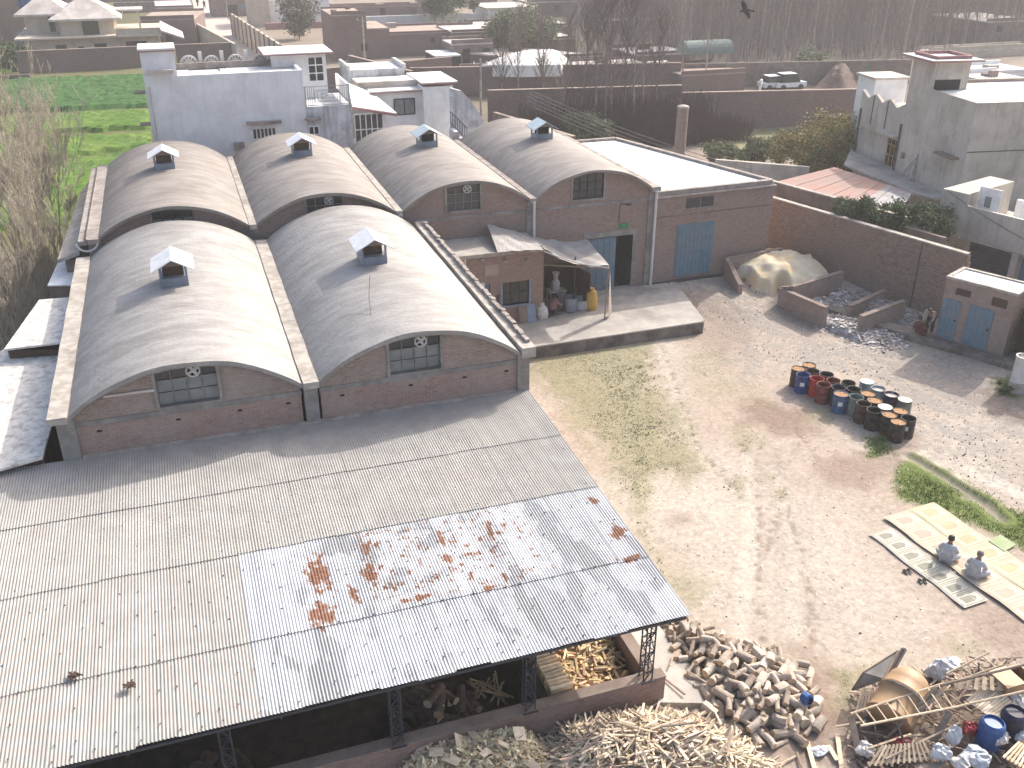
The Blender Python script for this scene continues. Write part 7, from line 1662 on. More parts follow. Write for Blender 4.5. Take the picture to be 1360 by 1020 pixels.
hut(700,800,92,76,11,'mud','paleroof','pale brown roof right of the white tarpaulin', skew=-8)
hut(640,760,60,36,9,'mud','paleroof','flat roofed brown hut behind the olive green trees')
hut(695,765,76,52,9,'mud','paleroof','brown hut with a dusty roof right of the olive green trees')
hut(440,486,80,20,9,'mud','mudroof','tall brick block with a ragged top left of the utility pole')
hut(487,517,78,38,9,'mud','mudroof','shadowed brown block right of the tall brick block')
hut(514,604,74,44,9,'mud','mudroof','long brown hut with a tan roof edge behind the second white house', wins=((572,50,578,56),))
hut(600,650,74,42,8,'mud','paleroof','brown hut with a white roof edge left of the olive green trees')
hut(600,655,86,58,5,'mudlow','paleroof','low brown shed with a pale edge left of the olive green trees')
hut(484,640,36,20,.5,'limeroof','limeroof','long pale blue white wall beyond the brown huts', cat='wall', nm='white_wall')
hut(648,710,34,10,9,'white','paleroof','white house with a dark verandah at the top of the picture', cat='house', nm='white_villa', wins=((662,14,680,26),(684,16,708,28)), eave=.08)
hut(436,600,26,8,3,'mud','mudroof','broad brown wall at the top of the picture behind the white wall')
hut(560,660,9,-8,6,'mud','mudroof','brown compound at the very top left of the plantation')
hut(700,790,22,2,8,'mud','paleroof','far brown house at the left foot of the plantation')
hut(800,900,40,26,2,'mudlow','paleroof','far low wall with a white top glimpsed through the left poplars')
hut(905,940,10,-6,6,'mud','paleroof','small far house glimpsed through the poplars at the top')
w_b = hut(352,437,33,2,9,'white','limeroof','white building with a pink base at the top of the picture', cat='house', nm='white_building', wins=((390,1,396,8),(418,1,422,6)))
hut(352,440,38,30,.6,'pink','pink','faded pink plinth wall in front of the white building', cat='wall', nm='pink_wall')
hut(330,356,36,-4,8,'cream','cream','narrow cream building left of the white building by the street', cat='house', nm='cream_building')
hut(278,330,22,-10,8,'mudlow','mudroof','dull building at the street end at the top', nm='mud_house')
hut(184,258,60,26,12,'mud','mudroof','brown compound right of the cream villa', skew=2)
hut(206,256,30,10,14,'mud','paleroof','long pale roof behind the villa', skew=0)
hut(150,246,16,2,12,'mudlow','paleroof','pale flat roofs at the top left behind the villa')
hut(-30,24,62,-10,6,'mud','mudroof','tall brown wall at the top left corner', nm='brick_block')
hut(30,150,4,-12,4,'mud','mudroof','brown wall behind the villa roofs', nm='brick_block')
longwall((258,30),(310,58), 2.6, 'cream', 'pale wall slanting along the left side of the far street', None)
# pilastered wall along the street
pa, pb = G(306,18,3.2), G(372,60,3.2); pw = wall_run('street_wall', pa, pb, 0, 3.2, .3, 'cream', 'stained cream wall with dark pilasters along the right side of the far street', None)
for k in range(12): p = pa.lerp(pb, k/11); mb_ = MB(); mb_.box(p.x-.14,p.x+.14,p.y-.16,p.y+.16,0,3.3); part('pilaster', mb_, M['mudlow'], pw)
st_ = MB(); st_.prism(P2([(262,30),(300,22),(330,60),(352,78),(322,84),(290,60)]), .0, .02); 
st_.prism(P2([(254,-6),(290,-6),(300,21.8),(262,29.8)]), .0, .02); struct('street', st_, mat('dusty street', (.5,.42,.37), (.42,.35,.3), rough=1, scale=.4))
# white tarpaulin over a stack
tpn = [G(a,b,3.2) for a, b in ((640,86),(690,87),(745,86),(756,80),(742,68),(700,70),(668,76))]
cx3 = sum(tpn, Vector())/7; mb_ = MB(); top_ = [p.lerp(cx3,.3)+V(0,0,.5) for p in tpn]
mb_.add(tpn+top_+[p-V(0,0,1.2) for p in tpn], [(i,(i+1)%7,7+(i+1)%7,7+i) for i in range(7)]+[tuple(range(7,14))]+[(14+i,14+(i+1)%7,(i+1)%7,i) for i in range(7)]); solo('white_tarpaulin', mb_, M['whiteroof'], 'large white tarpaulin thrown over a stack behind the brown walls', 'tarpaulin', loc=tuple(cx3))
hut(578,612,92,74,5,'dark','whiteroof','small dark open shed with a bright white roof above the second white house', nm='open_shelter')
# villa
vl = thing('cream_villa', 'unfinished cream villa with two hipped roofs beyond the wheat', 'house', (-8, 142, 0)); YV = 138.0; FV = Face((0,YV), XP, V(0,-1,0))
def vb(a, b, pyb, pyt, y0, dep, nm='storey', m='cream'):
    F_ = Face((0,YV+y0), XP, V(0,-1,0)); s0 = F_.px(a,pyt)[0]; s1 = F_.px(b,pyt)[0]; z1 = F_.px((a+b)/2,pyt)[1]; z0 = max(0, F_.px((a+b)/2,pyb)[1]); o = MB(); o.box(s0,s1,YV+y0,YV+y0+dep,z0,z1); part(nm, o, M[m], vl); return F_, s0, s1, z0, z1
Fg, s0g, s1g, _, zg_ = vb(30, 212, 80, 50, 0, 12)
o = MB(); o.box(s0g-.9, s1g+.3, YV-.9, YV+13, zg_, zg_+.22); part('floor_slab', o, M['cream'], vl)
for (a, b, c_, d_) in ((73,60,90,70),(104,62,113,70),(125,58,143,68),(167,55,196,64)):
    s0, z1 = FV.px(a,b); s1, z0 = FV.px(c_,d_); fpart(FV, 'window', vl, 'glass', s0, s1, z0, z1, 0, .04)
def hip(F_, s0, s1, y0, y1, z, rise, e=1.0):
    s0 -= e; s1 += e; y0 -= e; y1 += e; m_ = min(s1-s0, y1-y0)/2*.85; cx_ = (s0+s1)/2; cy_ = (y0+y1)/2; hx = (s1-s0)/2-m_; hy = (y1-y0)/2-m_
    A = [(s0,y0,z),(s1,y0,z),(s1,y1,z),(s0,y1,z)]; B = [(cx_-max(hx,.2),cy_-max(hy,.2),z+rise),(cx_+max(hx,.2),cy_-max(hy,.2),z+rise),(cx_+max(hx,.2),cy_+max(hy,.2),z+rise),(cx_-max(hx,.2),cy_+max(hy,.2),z+rise)]; Cc = [(p[0],p[1],z-.25) for p in A]
    o = MB(); o.add(A+B+Cc, [(0,1,5,4),(1,2,6,5),(2,3,7,6),(3,0,4,7),(4,5,6,7),(8,9,1,0),(9,10,2,1),(10,11,3,2),(11,8,0,3),(11,10,9,8)]); part('hipped_roof', o, M['paleroof'], vl)
F_, s0, s1, z0, z1 = vb(30, 84, 46, 18, 4, 7); hip(F_, s0, s1, YV+4, YV+11, z1, 1.9)
a0_, zt_ = F_.px(63,22); a1_, zb_ = F_.px(75,42); fpart(F_, 'window', vl, 'glass', a0_, a1_, zb_, zt_, 0, .04)
F_, s0, s1, z0, z1 = vb(76, 150, 48, 24, 1.5, 8); hip(F_, s0, s1, YV+1.5, YV+9.5, z1, 2.1)
a0_, zt_ = F_.px(107,25); a1_, zb_ = F_.px(133,46); fpart(F_, 'window', vl, 'glass', a0_, a1_, zb_, zt_, 0, .04)
o = MB(); o.box(s1, s1+3.6, YV+6, YV+10, z1+.3, z1+.5); part('porch_slab', o, M['paleroof'], vl)
o = MB(); o.box(s1+2.9, s1+3.15, YV+6.3, YV+6.55, zg_+.2, z1+.3); part('porch_post', o, M['cream'], vl)
o = MB(); o.box(s1+.1, s1g+.2, YV-.5, YV-.3, zg_+.2, zg_+1.0); part('balustrade', o, M['cream'], vl)
o = MB(); o.add([(s1g+.3,YV-1,zg_+.7),(s1g+3.0,YV-1,zg_-.3),(s1g+3.0,YV+6,zg_-.3),(s1g+.3,YV+6,zg_+1.2),(s1g+.3,YV-1,zg_+.5),(s1g+3.0,YV-1,zg_-.5),(s1g+3.0,YV+6,zg_-.5),(s1g+.3,YV+6,zg_+1.0)],[(0,1,2,3),(7,6,5,4),(0,4,5,1),(1,5,6,2),(2,6,7,3),(3,7,4,0)]); part('car_porch_roof', o, M['paleroof'], vl)
q = VY(33,-2,YV+9); o = MB(); o.lathe([(0,-1.5),(.9,-1.5),(.95,-.8),(.95,.5),(.6,.8),(0,.9)], (q.x,YV+9,q.z+.2), 14); solo('water_tank', o, M['bluedrum'], 'blue roof water tank at the top left behind the villa', 'tank', loc=(q.x,YV+9,q.z-1.3))
# right far houses
hut(1312,1375,62,28,12,'mudlow','paleroof','pale brown house among the trees at the right edge', cat='house', nm='far_house', wins=((1324,34,1330,42),))
hut(1235,1375,76,66,3,'cream','paleroof','long pale wall running below the far house at the right edge', cat='wall', nm='pale_wall')
hut(1300,1375,104,96,6,'white','limeroof','low bluish white roofs behind the flat roof of the grey house', cat='house', nm='low_house')
hut(1320,1375,126,108,6,'white','paleroof','bluish roof room right behind the flat roof of the grey house', cat='house', nm='low_house')
# small things behind: vehicles, container, tank, brushwood
def car(px_c, py_c, L_, label, h=1.45):
    q = G(px_c, py_c, 0); r = thing('parked_car', label, 'car', (q.x,q.y,0)); o = MB()
    o.box(-L_/2,L_/2,-.8,.8,.3,.8); part('body', o, M['hood'], r, True); o = MB()
    o.add([(-L_*.38,-.75,.8),(L_*.3,-.75,.8),(L_*.3,.75,.8),(-L_*.38,.75,.8),(-L_*.3,-.65,h),(L_*.15,-.65,h),(L_*.15,.65,h),(-L_*.3,.65,h)],[(4,5,6,7),(0,1,5,4),(1,2,6,5),(2,3,7,6),(3,0,4,7)]); cb = part('cabin', o, M['glass'], r, True)
    o = MB(); o.box(-L_*.31,L_*.16,-.67,.67,h,h+.05); part('roof', o, M['hood'], cb, True)
    for sx in (-.3,.3):
        for sy in (-.82,.82): o = MB(); o.tube((sx*L_,sy-.08,.3),(sx*L_,sy+.08,.3),.3,.3,12); part('wheel', o, M['black'], r, True)
car(1026,118,3.2,'white car half hidden behind the long brown wall, the left one'); car(1046,118,3.8,'white van shaped car behind the long brown wall, the right one', 1.7)
q = G(1009,123,0); person('person in white standing near the white cars', 'stand', (q.x,q.y,0), .5, 'hood', 'hood', detail=False)
q = G(1157,109,0); r = thing('green_container', 'green open container standing at the far fence left of the grey house', 'container', (q.x,q.y,0)); o = MB()
o.box(-1.5,1.5,-.8,-.7,.4,2.0); o.box(-1.5,1.5,.7,.8,.4,2.0); o.box(-1.5,-1.4,-.7,.7,.4,2.0); o.box(1.4,1.5,-.7,.7,.4,2.0); o.box(-1.4,1.4,-.7,.7,.4,.5); part('body', o, M['green'], r, True)
for sx in (-1.2,1.2): o = MB(); o.box(sx-.1,sx+.1,-.6,.6,0,.4); part('foot', o, M['green'], r, True)
q = G(933,108,0); r = thing('round_tank', 'grey green round topped tank on the brown block behind the long walls', 'tank', (q.x,q.y,2.5)); o = MB(); R1 = 1.4
pts = [(R1*math.cos(t), R1*math.sin(t)) for t in np.linspace(0, math.pi, 12)]; n = 12
o.add([(-3,y,3.2+z) for y,z in pts]+[(3,y,3.2+z) for y,z in pts], [tuple(range(n)), tuple(range(n,2*n))[::-1]]+[(i,i+n,i+1+n,i+1) for i in range(n-1)]); M['ggreen'] = mat('grey green canvas', (.16,.21,.19), rough=.9); part('canopy', MB().add([(v[0],v[1],v[2]-2.5) for v in o.v], o.f), M['ggreen'], r, True)
BH = P2([(1070,124),(1135,124),(1150,112),(1125,104),(1085,104)]); cxh = sum(p[0] for p in BH)/5; cyh = sum(p[1] for p in BH)/5
heap('brushwood_heap', BH, [(cxh,cyh,2.2,4)], mat('brown brushwood', (.15,.1,.085), (.09,.06,.055), rough=1, scale=2, bump=1), 'brown brushwood heap behind the long straight wall', 'brushwood', 61, step=.4, edge=2.5, rough=1.2)
gp_ = MB(); gp_.prism(P2([(640,205),(1000,150),(1120,160),(1120,200),(960,200),(870,185)]), .0, .03); struct('grass_strip', gp_, mat('dull green strip', (.07,.13,.045), (.2,.17,.1), rough=1, scale=.12, stain=(.24,.17,.12), stain_amt=.7, stain_scale=.1))
gp_ = MB(); gp_.prism([(95,165),(125,160),(135,200),(105,205)], .0, .05); struct('far_green_field', gp_, M['grassgreen'])
# brick column and poles
q = G(903,196,0); bc = thing('brick_column', 'lone thin round topped brick column standing behind the flat roofed store', 'column', (q.x*.86,q.y*.86,0)); X3, Y3 = q.x*.86, q.y*.86; zt_ = VY(903,142,Y3).z
o = MB(); o.lathe([(.42,0),(.4,zt_-.1)], (X3,Y3,0), 14); part('shaft', o, M['brickT'], bc); o = MB(); o.lathe([(.44,zt_-.1),(.42,zt_+.05),(.2,zt_+.12),(0,zt_+.13)], (X3,Y3,0), 14); part('cap', o, M['coping'], bc)
def pole(px_c, pyb, pyt, label, r=.13, arms=1):
    q = G(px_c, pyb, 0); zt_ = VY(px_c, pyt, q.y).z; t = thing('utility_pole', label, 'pole', (q.x,q.y,0)); o = MB(); o.tube((q.x,q.y,0),(q.x,q.y,zt_),r,r*.7,8); part('post', o, M['coping'], t)
    for k in range(arms):
        o = MB(); o.box(q.x-.7,q.x+.7,q.y-.05,q.y+.05,zt_-.5-k*.8,zt_-.42-k*.8); a_ = part('crossarm', o, M['copingdark'], t)
        for s in (-.6,0,.6): o = MB(); o.tube((q.x+s,q.y,zt_-.42-k*.8),(q.x+s,q.y,zt_-.22-k*.8),.05,.05,6); part('insulator', o, M['hood'], a_)
    return V(q.x,q.y,zt_-.3)
pA = pole(639,168,78,'utility pole between the curved white parapet and the dark tall wall')
pole(485,88,22,'utility pole in front of the tall brick block'); pole(806,112,22,'utility pole among the bare poplars', arms=1)
pole(412,45,-10,'thin pole beside the rounded dark tree', r=.08, arms=0); pole(704,40,-12,'pole in front of the white verandah house', r=.1); pole(303,25,-10,'pole by the far street', r=.09)
lp_ = G(1233,345,0); pB = V(31.6+5.2, 37.9, 5.4); 
o = thing('utility_pole', 'short service pole with white insulators in front of the garage block', 'pole', (fa.x-1.2,fa.y-1.0,0)); zt_ = 4.1
m_ = MB(); m_.tube((fa.x-1.2,fa.y-1.0,0),(fa.x-1.2,fa.y-1.0,zt_),.07,.06,7); part('post', m_, M['coping'], o)
m_ = MB(); m_.box(fa.x-1.6,fa.x-.8,fa.y-1.03,fa.y-.97,zt_-.4,zt_-.34); part('crossarm', m_, M['copingdark'], o)
for s in (-.35,0,.35): m_ = MB(); m_.tube((fa.x-1.2+s,fa.y-1,zt_-.34),(fa.x-1.2+s,fa.y-1,zt_-.2),.05,.05,6); part('insulator', m_, M['hood'], o)
# lattice mast by the grey house wall
mq = FW.O+FW.d*FW.px(1222,240)[0]-E2*.5; ms = thing('lattice_mast', 'small lattice mast with a stay against the grey house wall', 'mast', tuple(mq)); o = MB(); zt_ = FW.px(1234,206)[1]
for a, b in (((0,-.15),(0,0)),((0,.15),(0,0))): o.beam(mq+D2*a[1]+V(0,0,zs), mq+D2*b[1]*0+V(0,0,zt_), .05, .05)
for k in range(7): z = zs+(zt_-zs)*k/7; w_ = .15*(1-k/7); o.beam(mq-D2*w_+V(0,0,z), mq+D2*w_*.8+V(0,0,z+.25), .03, .03)
part('mast', o, M['copingdark'], ms); o = MB(); o.beam(mq+V(0,0,zt_-.2), mq+D2*1.6+V(0,0,zs), .05, .05); o.beam(mq+V(0,0,zt_-.4), mq+D2*1.3+V(0,0,zs), .04, .04); part('stay', o, M['copingdark'], ms)
# cables
def cable(a, b, sag, label, r=.012, n=14):
    a = Vector(a); b = Vector(b); P = [a.lerp(b, i/n)-V(0,0,sag*4*(i/n)*(1-i/n)) for i in range(n+1)]; o = MB(); o.path(P, r, 4); return solo('power_cable', o, M['wirepale'], label, 'cable', loc=tuple(a))
M['wirepale'] = mat('pale wire', (.2,.18,.18), rough=.5, grain=0)
E2p = VY(1130,262,52)
for k in range(5):
    cable(VY(700,118+k*5,66)+V(0,0,0), VY(1000,226+k*6,56), .35, ['uppermost power cable crossing in front of the bare poplars','second power cable from the top crossing in front of the poplars','middle power cable crossing in front of the poplars','second lowest power cable crossing in front of the poplars','lowest power cable crossing above the flat roofed store'][k], r=.028)
cable(V(fa.x-1.2,fa.y-1,3.9), FG.O+FG.d*9.6+V(0,0,2.95)-WNrm*.1, .25, 'cable sagging across the front of the garage block', r=.02)
cable(FG.O+V(0,0,ztp+.02)-WNrm*.05, FG.O+FG.d*9+V(0,0,3.0)-WNrm*.08, .35, 'dark cable curving down the garage block parapet', r=.018)
# ------------------------------------------------------------------ trees
M['barkgrey'] = mat('grey poplar bark', (.33,.285,.255), (.24,.205,.185), rough=.95, scale=2, world=False, objrand=.25)
M['twig'] = mat('grey brown twigs', (.24,.2,.185), (.17,.14,.13), rough=.95, world=False, objrand=.25, grain=0)
M['twigpale'] = mat('pale winter twigs', (.42,.37,.3), (.3,.26,.21), rough=.95, world=False, island=.2, grain=0)
def tri(mb_, a, b, r):
    a = Vector(a); b = Vector(b); d = b-a
    if d.length < 1e-5: return
    x = d.orthogonal().normalized(); y = d.normalized().cross(x); vs = []
    for p, rr in ((a, r), (b, r*.55)):
        for t in (0, 2.094, 4.189): vs.append(p+(x*math.cos(t)+y*math.sin(t))*rr)
    mb_.add(vs, [(0,1,4,3),(1,2,5,4),(2,0,3,5)])
def poplar(seed, h, nb=60, twigs=3):
    r_ = random.Random(seed); t = MB(); b = MB(); lean = V(r_.uniform(-.04,.04), r_.uniform(-.04,.04), 1); r0 = h*.0095; pts = [V(lean.x*z+.12*math.sin(z*.5+seed), lean.y*z+.12*math.cos(z*.4+seed*2), z) for z in np.linspace(0,h,7)]
    for i in range(6): t.tube(pts[i], pts[i+1], r0*(1-i/6.5), r0*(1-(i+1)/6.5), 5, False)
    def at(z): k = min(5, int(z/h*6)); f = z/h*6-k; return pts[k].lerp(pts[k+1], f)
    for k in range(nb):
        z = h*(.22+.76*r_.random()**.8); a = r_.random()*6.28; l = (h-z)*.22+r_.uniform(.5,1.5); up = r_.uniform(1.2,2.6); d = V(math.cos(a), math.sin(a), up).normalized(); p = at(z); e = p+d*l; tri(b, p, e, .02)
        for q in range(twigs): f = r_.uniform(.3,1); s = p.lerp(e, f); d2 = (d+V(r_.uniform(-.5,.5),r_.uniform(-.5,.5),r_.uniform(-.1,.5))).normalized(); tri(b, s, s+d2*r_.uniform(.4,1.0), .012)
    return t, b
def joined(t, b, name, m1, m2):
    o = MB(); o.v = list(t.v); o.f = list(t.f); o.mi = [0]*len(t.f); o.m = 1; o.add(b.v, b.f); return o.mesh(name, [m1, m2])
PM = [joined(*poplar(s, h), 'poplar', M['barkgrey'], M['twig']) for s, h in ((1,15),(2,17),(3,13.5),(4,16),(5,14.5),(6,18))]
FP = P2([(765,40),(842,70),(905,86),(1215,80),(1300,68),(1400,66),(1480,-55),(690,-55)])
rp2 = random.Random(3); cand = []
ys_ = np.arange(94, 330, 2.8)
for y in ys_:
    x = 30+rp2.uniform(0,2)
    while x < 300:
        xx = x+rp2.uniform(-.9,.9); yy = y+rp2.uniform(-.9,.9); x += 2.7
        cand.append((xx,yy))
ca_ = np.array(cand); ok = sdist(FP, ca_[:,0], ca_[:,1]) > 0; ca_ = ca_[ok]
keep = np.array([not (95 < x < 135 and 158 < y < 206 and rp2.random() < .6) for x, y in ca_]); ca_ = ca_[keep]
dist = ca_[:,0]*.293+ca_[:,1]*.845; ca_ = ca_[np.argsort(dist)]
for i, (x, y) in enumerate(ca_[:288]):
    o = bpy.data.objects.new('poplar_tree', PM[i%6]); C.objects.link(o); o.location = (x,y,0); s = rp2.uniform(.8,1.1); o.scale = (s,s,s); o.rotation_euler = (0,0,rp2.random()*6.28)
    setp(o, label='leafless pale trunked poplar in the dense plantation at the top of the picture', category='tree', group='poplars of the plantation')
rest = ca_[288:1300]; lows = []
for s in range(4):
    t, b = poplar(20+s, 15.5, 42, 1); v = np.array([tuple(p) for p in t.v+b.v]); f = t.f+[tuple(i+len(t.v) for i in q) for q in b.f]; lows.append((v, f))
V_ = []; F_all = []; off = 0
for i, (x, y) in enumerate(rest):
    v, f = lows[i%4]; a = rp2.random()*6.28; s = rp2.uniform(.8,1.15); c_, s_ = math.cos(a)*s, math.sin(a)*s
    vv = np.stack([v[:,0]*c_-v[:,1]*s_+x, v[:,0]*s_+v[:,1]*c_+y, v[:,2]*s], -1); V_.append(vv); F_all += [tuple(k+off for k in q) for q in f]; off += len(v)
me_ = bpy.data.meshes.new('poplar_wood'); me_.from_pydata(np.concatenate(V_).tolist(), [], F_all); me_.materials.append(M['twig']); o = bpy.data.objects.new('poplar_wood', me_); C.objects.link(o); setp(o, kind='stuff', label='deep mass of leafless poplars behind the nearer trees of the plantation', category='trees')
ug = MB()
for k in range(24000):
    y = rp2.uniform(100, 300); x = rp2.uniform(48, 250)
    if k % 1 == 0 and sdist(FP, np.array([x]), np.array([y]))[0] < -1: continue
    p = V(x,y,0); 
    for j in range(3): tri(ug, p, p+V(rp2.uniform(-1,1),rp2.uniform(-1,1),rp2.uniform(1.5,5.5)), .025)
solo('undergrowth', ug, M['twig'], 'grey brown undergrowth between the poplar trunks', 'undergrowth', kind='stuff')
th_ = MB()
for k in range(5200):
    y = rp2.uniform(73.2, 77.2); x = 27+rp2.random()*20+(77-y)*.2; p = V(x,y,0); h_ = rp2.uniform(1.2,4.2)*(1 if x < 44 else .5)
    e_ = p+V(rp2.uniform(-.7,.7),rp2.uniform(-.5,.5),h_); tri(th_, p, e_, .02); tri(th_, p.lerp(e_,.5), p.lerp(e_,.5)+V(rp2.uniform(-.8,.8),rp2.uniform(-.6,.6),rp2.uniform(.2,1)), .012)
M['thicket'] = mat('purple brown thicket', (.12,.075,.07), (.085,.055,.05), rough=1, grain=0)
solo('thicket', th_, M['thicket'], 'dense purple brown leafless thicket in front of the dark tall wall', 'thicket', kind='stuff')
# nearer poplars by the dark wall
for i, (a, b, s) in enumerate(((748,182,.62),(772,188,.66),(790,190,.8),(800,192,.75),(812,190,.85),(828,188,.78),(842,187,.9),(852,180,.8),(870,178,.62),(690,150,.6),(668,148,.5),(720,165,.55),(905,122,.9),(878,118,.85),(935,120,.8),(765,95,.8),(990,100,.8),(1208,110,.7),(1245,100,.8),(1065,96,.8))):
    q = G(a,b,0); t = thing('bare_poplar', 'leafless poplar %s' % (['left of the others in front of the dark tall wall','second from the left in front of the dark tall wall','with pale trunk, third in the row at the dark tall wall','slim and close behind its neighbour at the dark wall','tallest of the clump by the dark wall','in the middle right of the clump by the dark wall','large, leaning right, at the right of the clump','behind the right end of the clump','thin, nearest the brick column','small, right of the curved white parapet','smallest, right beside the utility pole','small, above the slanting garden wall','tall, standing over the brown block','tall, beside the small white cabin','rising right of the brown block','behind the pale roofs','in front of the plantation near the white cars','left of the grey house tower','right behind the grey house tower','left of the brushwood heap'][i]), 'tree', (q.x,q.y,0), rp2.random()*6, 'bare poplars before the plantation')
    tt, bb = poplar(50+i, 16*s, 95, 5); part('trunk', tt, M['barkgrey'], t, True); part('crown', bb, M['twig'], t, True)
# bare coppiced trees on the left
def coppice(label, x, y, h, stems, seed, spread):
    r_ = random.Random(seed); t = thing('bare_tree', label, 'tree', (x,y,0)); tb_ = MB(); cb_ = MB()
    def grow(p, d, l, r, depth):
        n = 3; pts = [p]; dd = d.copy()
        for i in range(n):
            dd = (dd+V(r_.gauss(0,.1),r_.gauss(0,.1),.1)).normalized(); pts.append(pts[-1]+dd*l/n)
        for i in range(n):
            if depth < 2: tb_.tube(pts[i], pts[i+1], r*(1-i*.2), r*(1-(i+1)*.2), 5, False)
            else: tri(cb_, pts[i], pts[i+1], max(r*(1-i*.2), .011))
        if depth >= 4: return
        for k in range((5,6,5,3)[depth]):
            f = r_.uniform(.25,1); q = pts[min(n-1,int(f*n))].lerp(pts[min(n,int(f*n)+1)], (f*n)%1); sd_ = V(r_.gauss(0,1),r_.gauss(0,1),r_.uniform(0,.8)).normalized()
            grow(q, (dd*1.0+sd_*r_.uniform(.35,.65)).normalized(), l*r_.uniform(.35,.6), r*.45, depth+1)
    for s in range(stems):
        a = 6.28*s/stems+r_.uniform(-.4,.4); sp = r_.uniform(.05,spread); grow(V(.25*math.cos(a),.25*math.sin(a),0), V(math.cos(a)*sp,math.sin(a)*sp,1).normalized(), h*r_.uniform(.6,.8), .055*h/10, 0)
    part('trunk', tb_, M['twigpale'], t, True); part('twigs', cb_, M['twigpale'], t, True)
coppice('big many stemmed bare tree left of the rear vaults, the tallest by the wheat', -8.6, 51, 11.5, 6, 1, .35)
coppice('bare tree behind the tallest one, rising in front of the dark green wheat', -9.3, 58, 11, 5, 2, .3)
coppice('bare tree at the left frame edge with long drooping pale stems', -10.6, 47, 8.5, 5, 3, .5)
coppice('low bare tree beside the lichened slab roof', -8.3, 43.5, 5.5, 5, 4, .5)
coppice('slim bare tree at the left edge in front of the villa wall', -12.5, 62, 10, 4, 5, .35)
coppice('small bare tree right beside the side slab of the rear warehouse', -6.9, 53, 6.5, 4, 6, .4)
coppice('small bare tree close to the bluish lean-to roof', -7.7, 47.5, 6.5, 4, 7, .4)
coppice('tall bare tree at the left behind the others, reaching up to the villa wall', -11.5, 55, 12.5, 6, 8, .4)
coppice('thin stemmed bare tree beside the wheat, right of the tallest bare tree', -7.4, 56, 9.5, 5, 9, .3)
# leafy trees and shrubs
def leafmat(name, a, b): return mat(name, a, b, rough=.7, scale=1.2, island=.45, trans=.2, spec=.25, grain=0)
M['leafdark'] = leafmat('dark leaves', (.035,.065,.02), (.055,.085,.03)); M['leafolive'] = leafmat('olive leaves', (.08,.1,.04), (.11,.12,.05)); M['leafyellow'] = leafmat('yellowing leaves', (.14,.15,.045), (.25,.17,.04)); M['leafgrey'] = leafmat('grey green leaves', (.13,.15,.085), (.1,.13,.06))
def leafy(label, cat, x, y, z0, lobes, n, size, m, seed, trunk=True, nm='leafy_tree'):
    r_ = random.Random(seed); t = thing(nm, label, cat, (x,y,z0)); lv = MB()
    clumps = []
    for (cx_,cy_,cz_,rx,ry,rz) in lobes:
        for k in range(max(6, int(16*rx))):
            d = V(r_.gauss(0,1),r_.gauss(0,1),r_.gauss(0,1)).normalized()*r_.uniform(.45,1.0); clumps.append((V(cx_+d.x*rx,cy_+d.y*ry,cz_+d.z*rz), r_.uniform(.25,.5)*min(rx,rz)))
    for k in range(n):
        c_, cr_ = r_.choice(clumps); d = V(r_.gauss(0,1),r_.gauss(0,1),r_.gauss(0,.8)); p = c_+d*cr_*.55; a = V(r_.gauss(0,1),r_.gauss(0,1),r_.gauss(0,.6)).normalized(); b = a.orthogonal().normalized(); s = size*r_.uniform(.6,1.3)
        lv.add([p-a*s, p+b*s*.5, p+a*s, p-b*s*.5], [(0,1,2,3)])
    part('leaves', lv, m if not isinstance(m, str) else M[m], t, True)
    if trunk:
        tk = MB(); tk.tube((0,0,0),(0,0,lobes[0][2]*.8),.12,.08,7,False)
        for (c_, cr_) in clumps[::4]: tk.tube((0,0,lobes[0][2]*.35), c_, .05, .015, 5, False)
        part('trunk', tk, M['bark'], t, True)
q = G(1085,232,0)
leafy('rounded tree with yellowing leaves between the flat store and the grey house','tree',q.x,q.y,0,[(0,0,2.4,2.9,2.4,2.0),(-2.2,.3,1.9,1.9,1.6,1.5),(1.9,.3,2.7,1.7,1.7,1.8),(0,-1,1.4,2.4,1.6,1.2)],15000,.12,'leafyellow',1)
q = G(1000,224,0); leafy('low olive hedge left of the yellowing tree behind the flat store','hedge',q.x,q.y,0,[(0,0,1.6,2.1,1.2,.9),(-2.4,.7,1.4,1.7,1.1,.8),(2.2,-.5,1.8,1.6,1.2,1.0)],11000,.1,'leafolive',2,nm='hedge')
q = G(1195,275,4.4); leafy('dark green creeper mass over the wall in front of the grey house','creeper',q.x,q.y,3.2,[(0,0,.9,1.7,1.2,.75),(-1.7,1.7,1.0,1.3,1.1,.7),(1.2,-1.3,.6,1.2,1.0,.85)],16000,.08,'leafdark',3,trunk=False,nm='creeper')
ct = MB(); ct.tube((.6,-.8,-3.2),(.3,-.4,.4),.1,.07,6); part('stem', ct, M['bark'], bpy.data.objects['creeper'], True)
q = G(775,185,0); leafy('pale green shrub behind the fourth vault','shrub',q.x*.93,q.y*.93,0,[(0,0,2.2,2.2,1.6,1.3),(1.3,0,1.8,1.4,1.2,1.0)],9000,.12,'leafgrey',4,nm='shrub')
q = G(688,78,0); leafy('olive green tree behind the white tarpaulin','tree',q.x,q.y,0,[(0,0,4.2,4.2,3,2.6),(-2.5,0,3.6,2.5,2.5,2.2),(3.4,0,3.3,2.3,2,1.7)],6500,.22,'leafolive',5)
q = G(588,36,0); leafy('big dark rounded evergreen at the top of the picture','tree',q.x,q.y,0,[(0,0,7.5,4.6,4,4.6),(0,0,4.2,3.6,3,2.6)],8500,.28,'leafdark',6)
q = G(398,52,0); leafy('dark umbrella shaped tree in front of the white building','tree',q.x,q.y,0,[(0,0,4.2,3.2,3,2.4),(0,0,2.2,2.6,2.2,1.8)],5200,.2,mat('dark dull leaves', (.05,.05,.032), (.08,.075,.045), rough=.8, island=.45, grain=0),7)
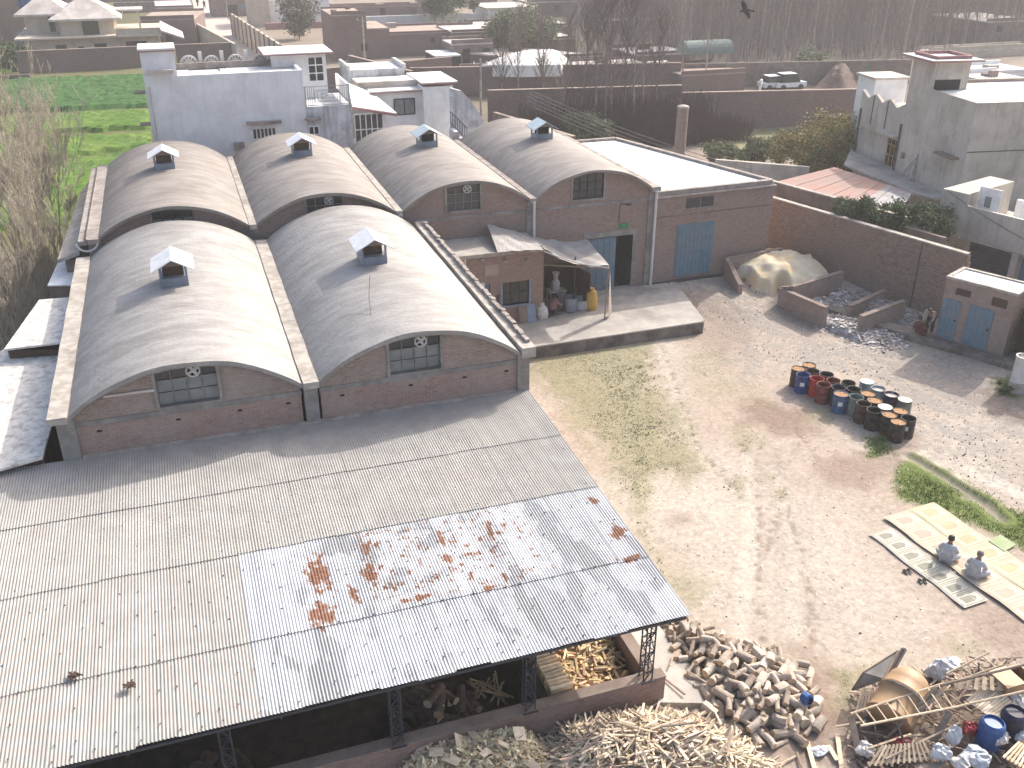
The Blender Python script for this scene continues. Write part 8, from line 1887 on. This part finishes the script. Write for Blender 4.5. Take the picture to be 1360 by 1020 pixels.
q = G(630,32,0); leafy('thin dark cypress beside the white verandah house','tree',q.x,q.y,0,[(0,0,3.2,.9,.9,3)],1500,.2,'leafdark',8)
q = G(1075,106,0); leafy('small green tree beside the brushwood heap','tree',q.x,q.y,0,[(0,0,2.2,1.9,1.5,1.6)],1800,.18,'leafgrey',9)
q = G(1335,518,.1); leafy('low green weed clump at the foot of the white cylinder','weeds',q.x,q.y,0.05,[(0,0,.18,.45,.4,.18)],1300,.05,'leafolive',10,trunk=False,nm='weed_clump')
q = G(555,55,0); leafy('dusty green shrub between the brown huts and the dark shed','shrub',q.x+6,q.y,0,[(0,0,1.6,2.2,1.5,1.3)],1400,.16,'leafgrey',11,nm='shrub')
q = G(20,88,0); leafy('dark green bush at the left end of the villa wall','shrub',q.x,q.y-4,0,[(0,0,1.8,2.6,1.6,1.6)],2200,.2,'leafdark',12,nm='shrub')
# brambles along the flank sheds
br = MB()
for k in range(5200):
    y = R_.uniform(36, 56); x = -5.6-(y-36)*.09-abs(R_.gauss(0,1.4)); p = V(x,y,R_.uniform(0,.6)); tri(br, p, p+V(R_.uniform(-.5,.5),R_.uniform(-.5,.5),R_.uniform(.3,1.5)), .011)
solo('brambles', br, M['twigpale'], 'tangle of dry brambles and saplings along the left side of the sheds', 'brambles', kind='stuff')
# bird
q = VY(990, 14, 60); bd = thing('bird', 'dark bird of prey gliding high at the top of the picture', 'bird', tuple(q)); bd.scale = (1.5,1.5,1.5); o = MB()
e = CR; u_ = (CU*.3+_f*.9).normalized()
o.lathe([(0,-.28),(.05,-.2),(.07,0),(.05,.15),(.03,.2),(0,.24)], (0,0,0), 8); body = part('body', o, M['darkcloth'], bd, True); body.rotation_euler = (rad(80), 0, rad(40))
for s in (-1, 1):
    o = MB(); P = [V(0,.1,0),V(s*.35,.16,.1),V(s*.75,.02,.06),V(s*.7,-.08,.05),V(s*.3,-.12,.08),V(0,-.12,0)]; o.add(P+[p-V(0,0,.02) for p in P], [(0,1,2,3,4,5),(11,10,9,8,7,6)]+[(i,i+6,(i+1)%6+6,(i+1)%6) for i in range(6)]); wg = part('wing', o, M['darkcloth'], bd, True); wg.rotation_euler = (0, rad(35), rad(40))
o = MB(); o.add([(-.03,-.2,0),(.03,-.2,0),(.09,-.42,0),(-.09,-.42,0),(-.03,-.2,-.015),(.03,-.2,-.015),(.09,-.42,-.015),(-.09,-.42,-.015)],[(0,3,2,1),(4,5,6,7),(0,1,5,4),(1,2,6,5),(2,3,7,6),(3,0,4,7)]); tl_ = part('tail', o, M['darkcloth'], bd, True); tl_.rotation_euler = (0, rad(35), rad(40))

# ------------------------------------------------------------------ haze
hz = MB(); hz.box(-130, 330, -40, 345, -1, 21.5)
hm = bpy.data.materials.new('haze'); hm.use_nodes = True; nt = hm.node_tree; nt.nodes.remove(nt.nodes['Principled BSDF'])
pv = nt.nodes.new('ShaderNodeVolumePrincipled'); pv.inputs['Color'].default_value = (.94,.93,.94,1); pv.inputs['Density'].default_value = .00075; pv.inputs['Anisotropy'].default_value = .2
nt.links.new(pv.outputs[0], nt.nodes['Material Output'].inputs['Volume'])
ho = solo('haze', hz, hm, 'thin pale winter haze over the whole place', 'haze', kind='stuff')
bpy.context.view_layer.update()
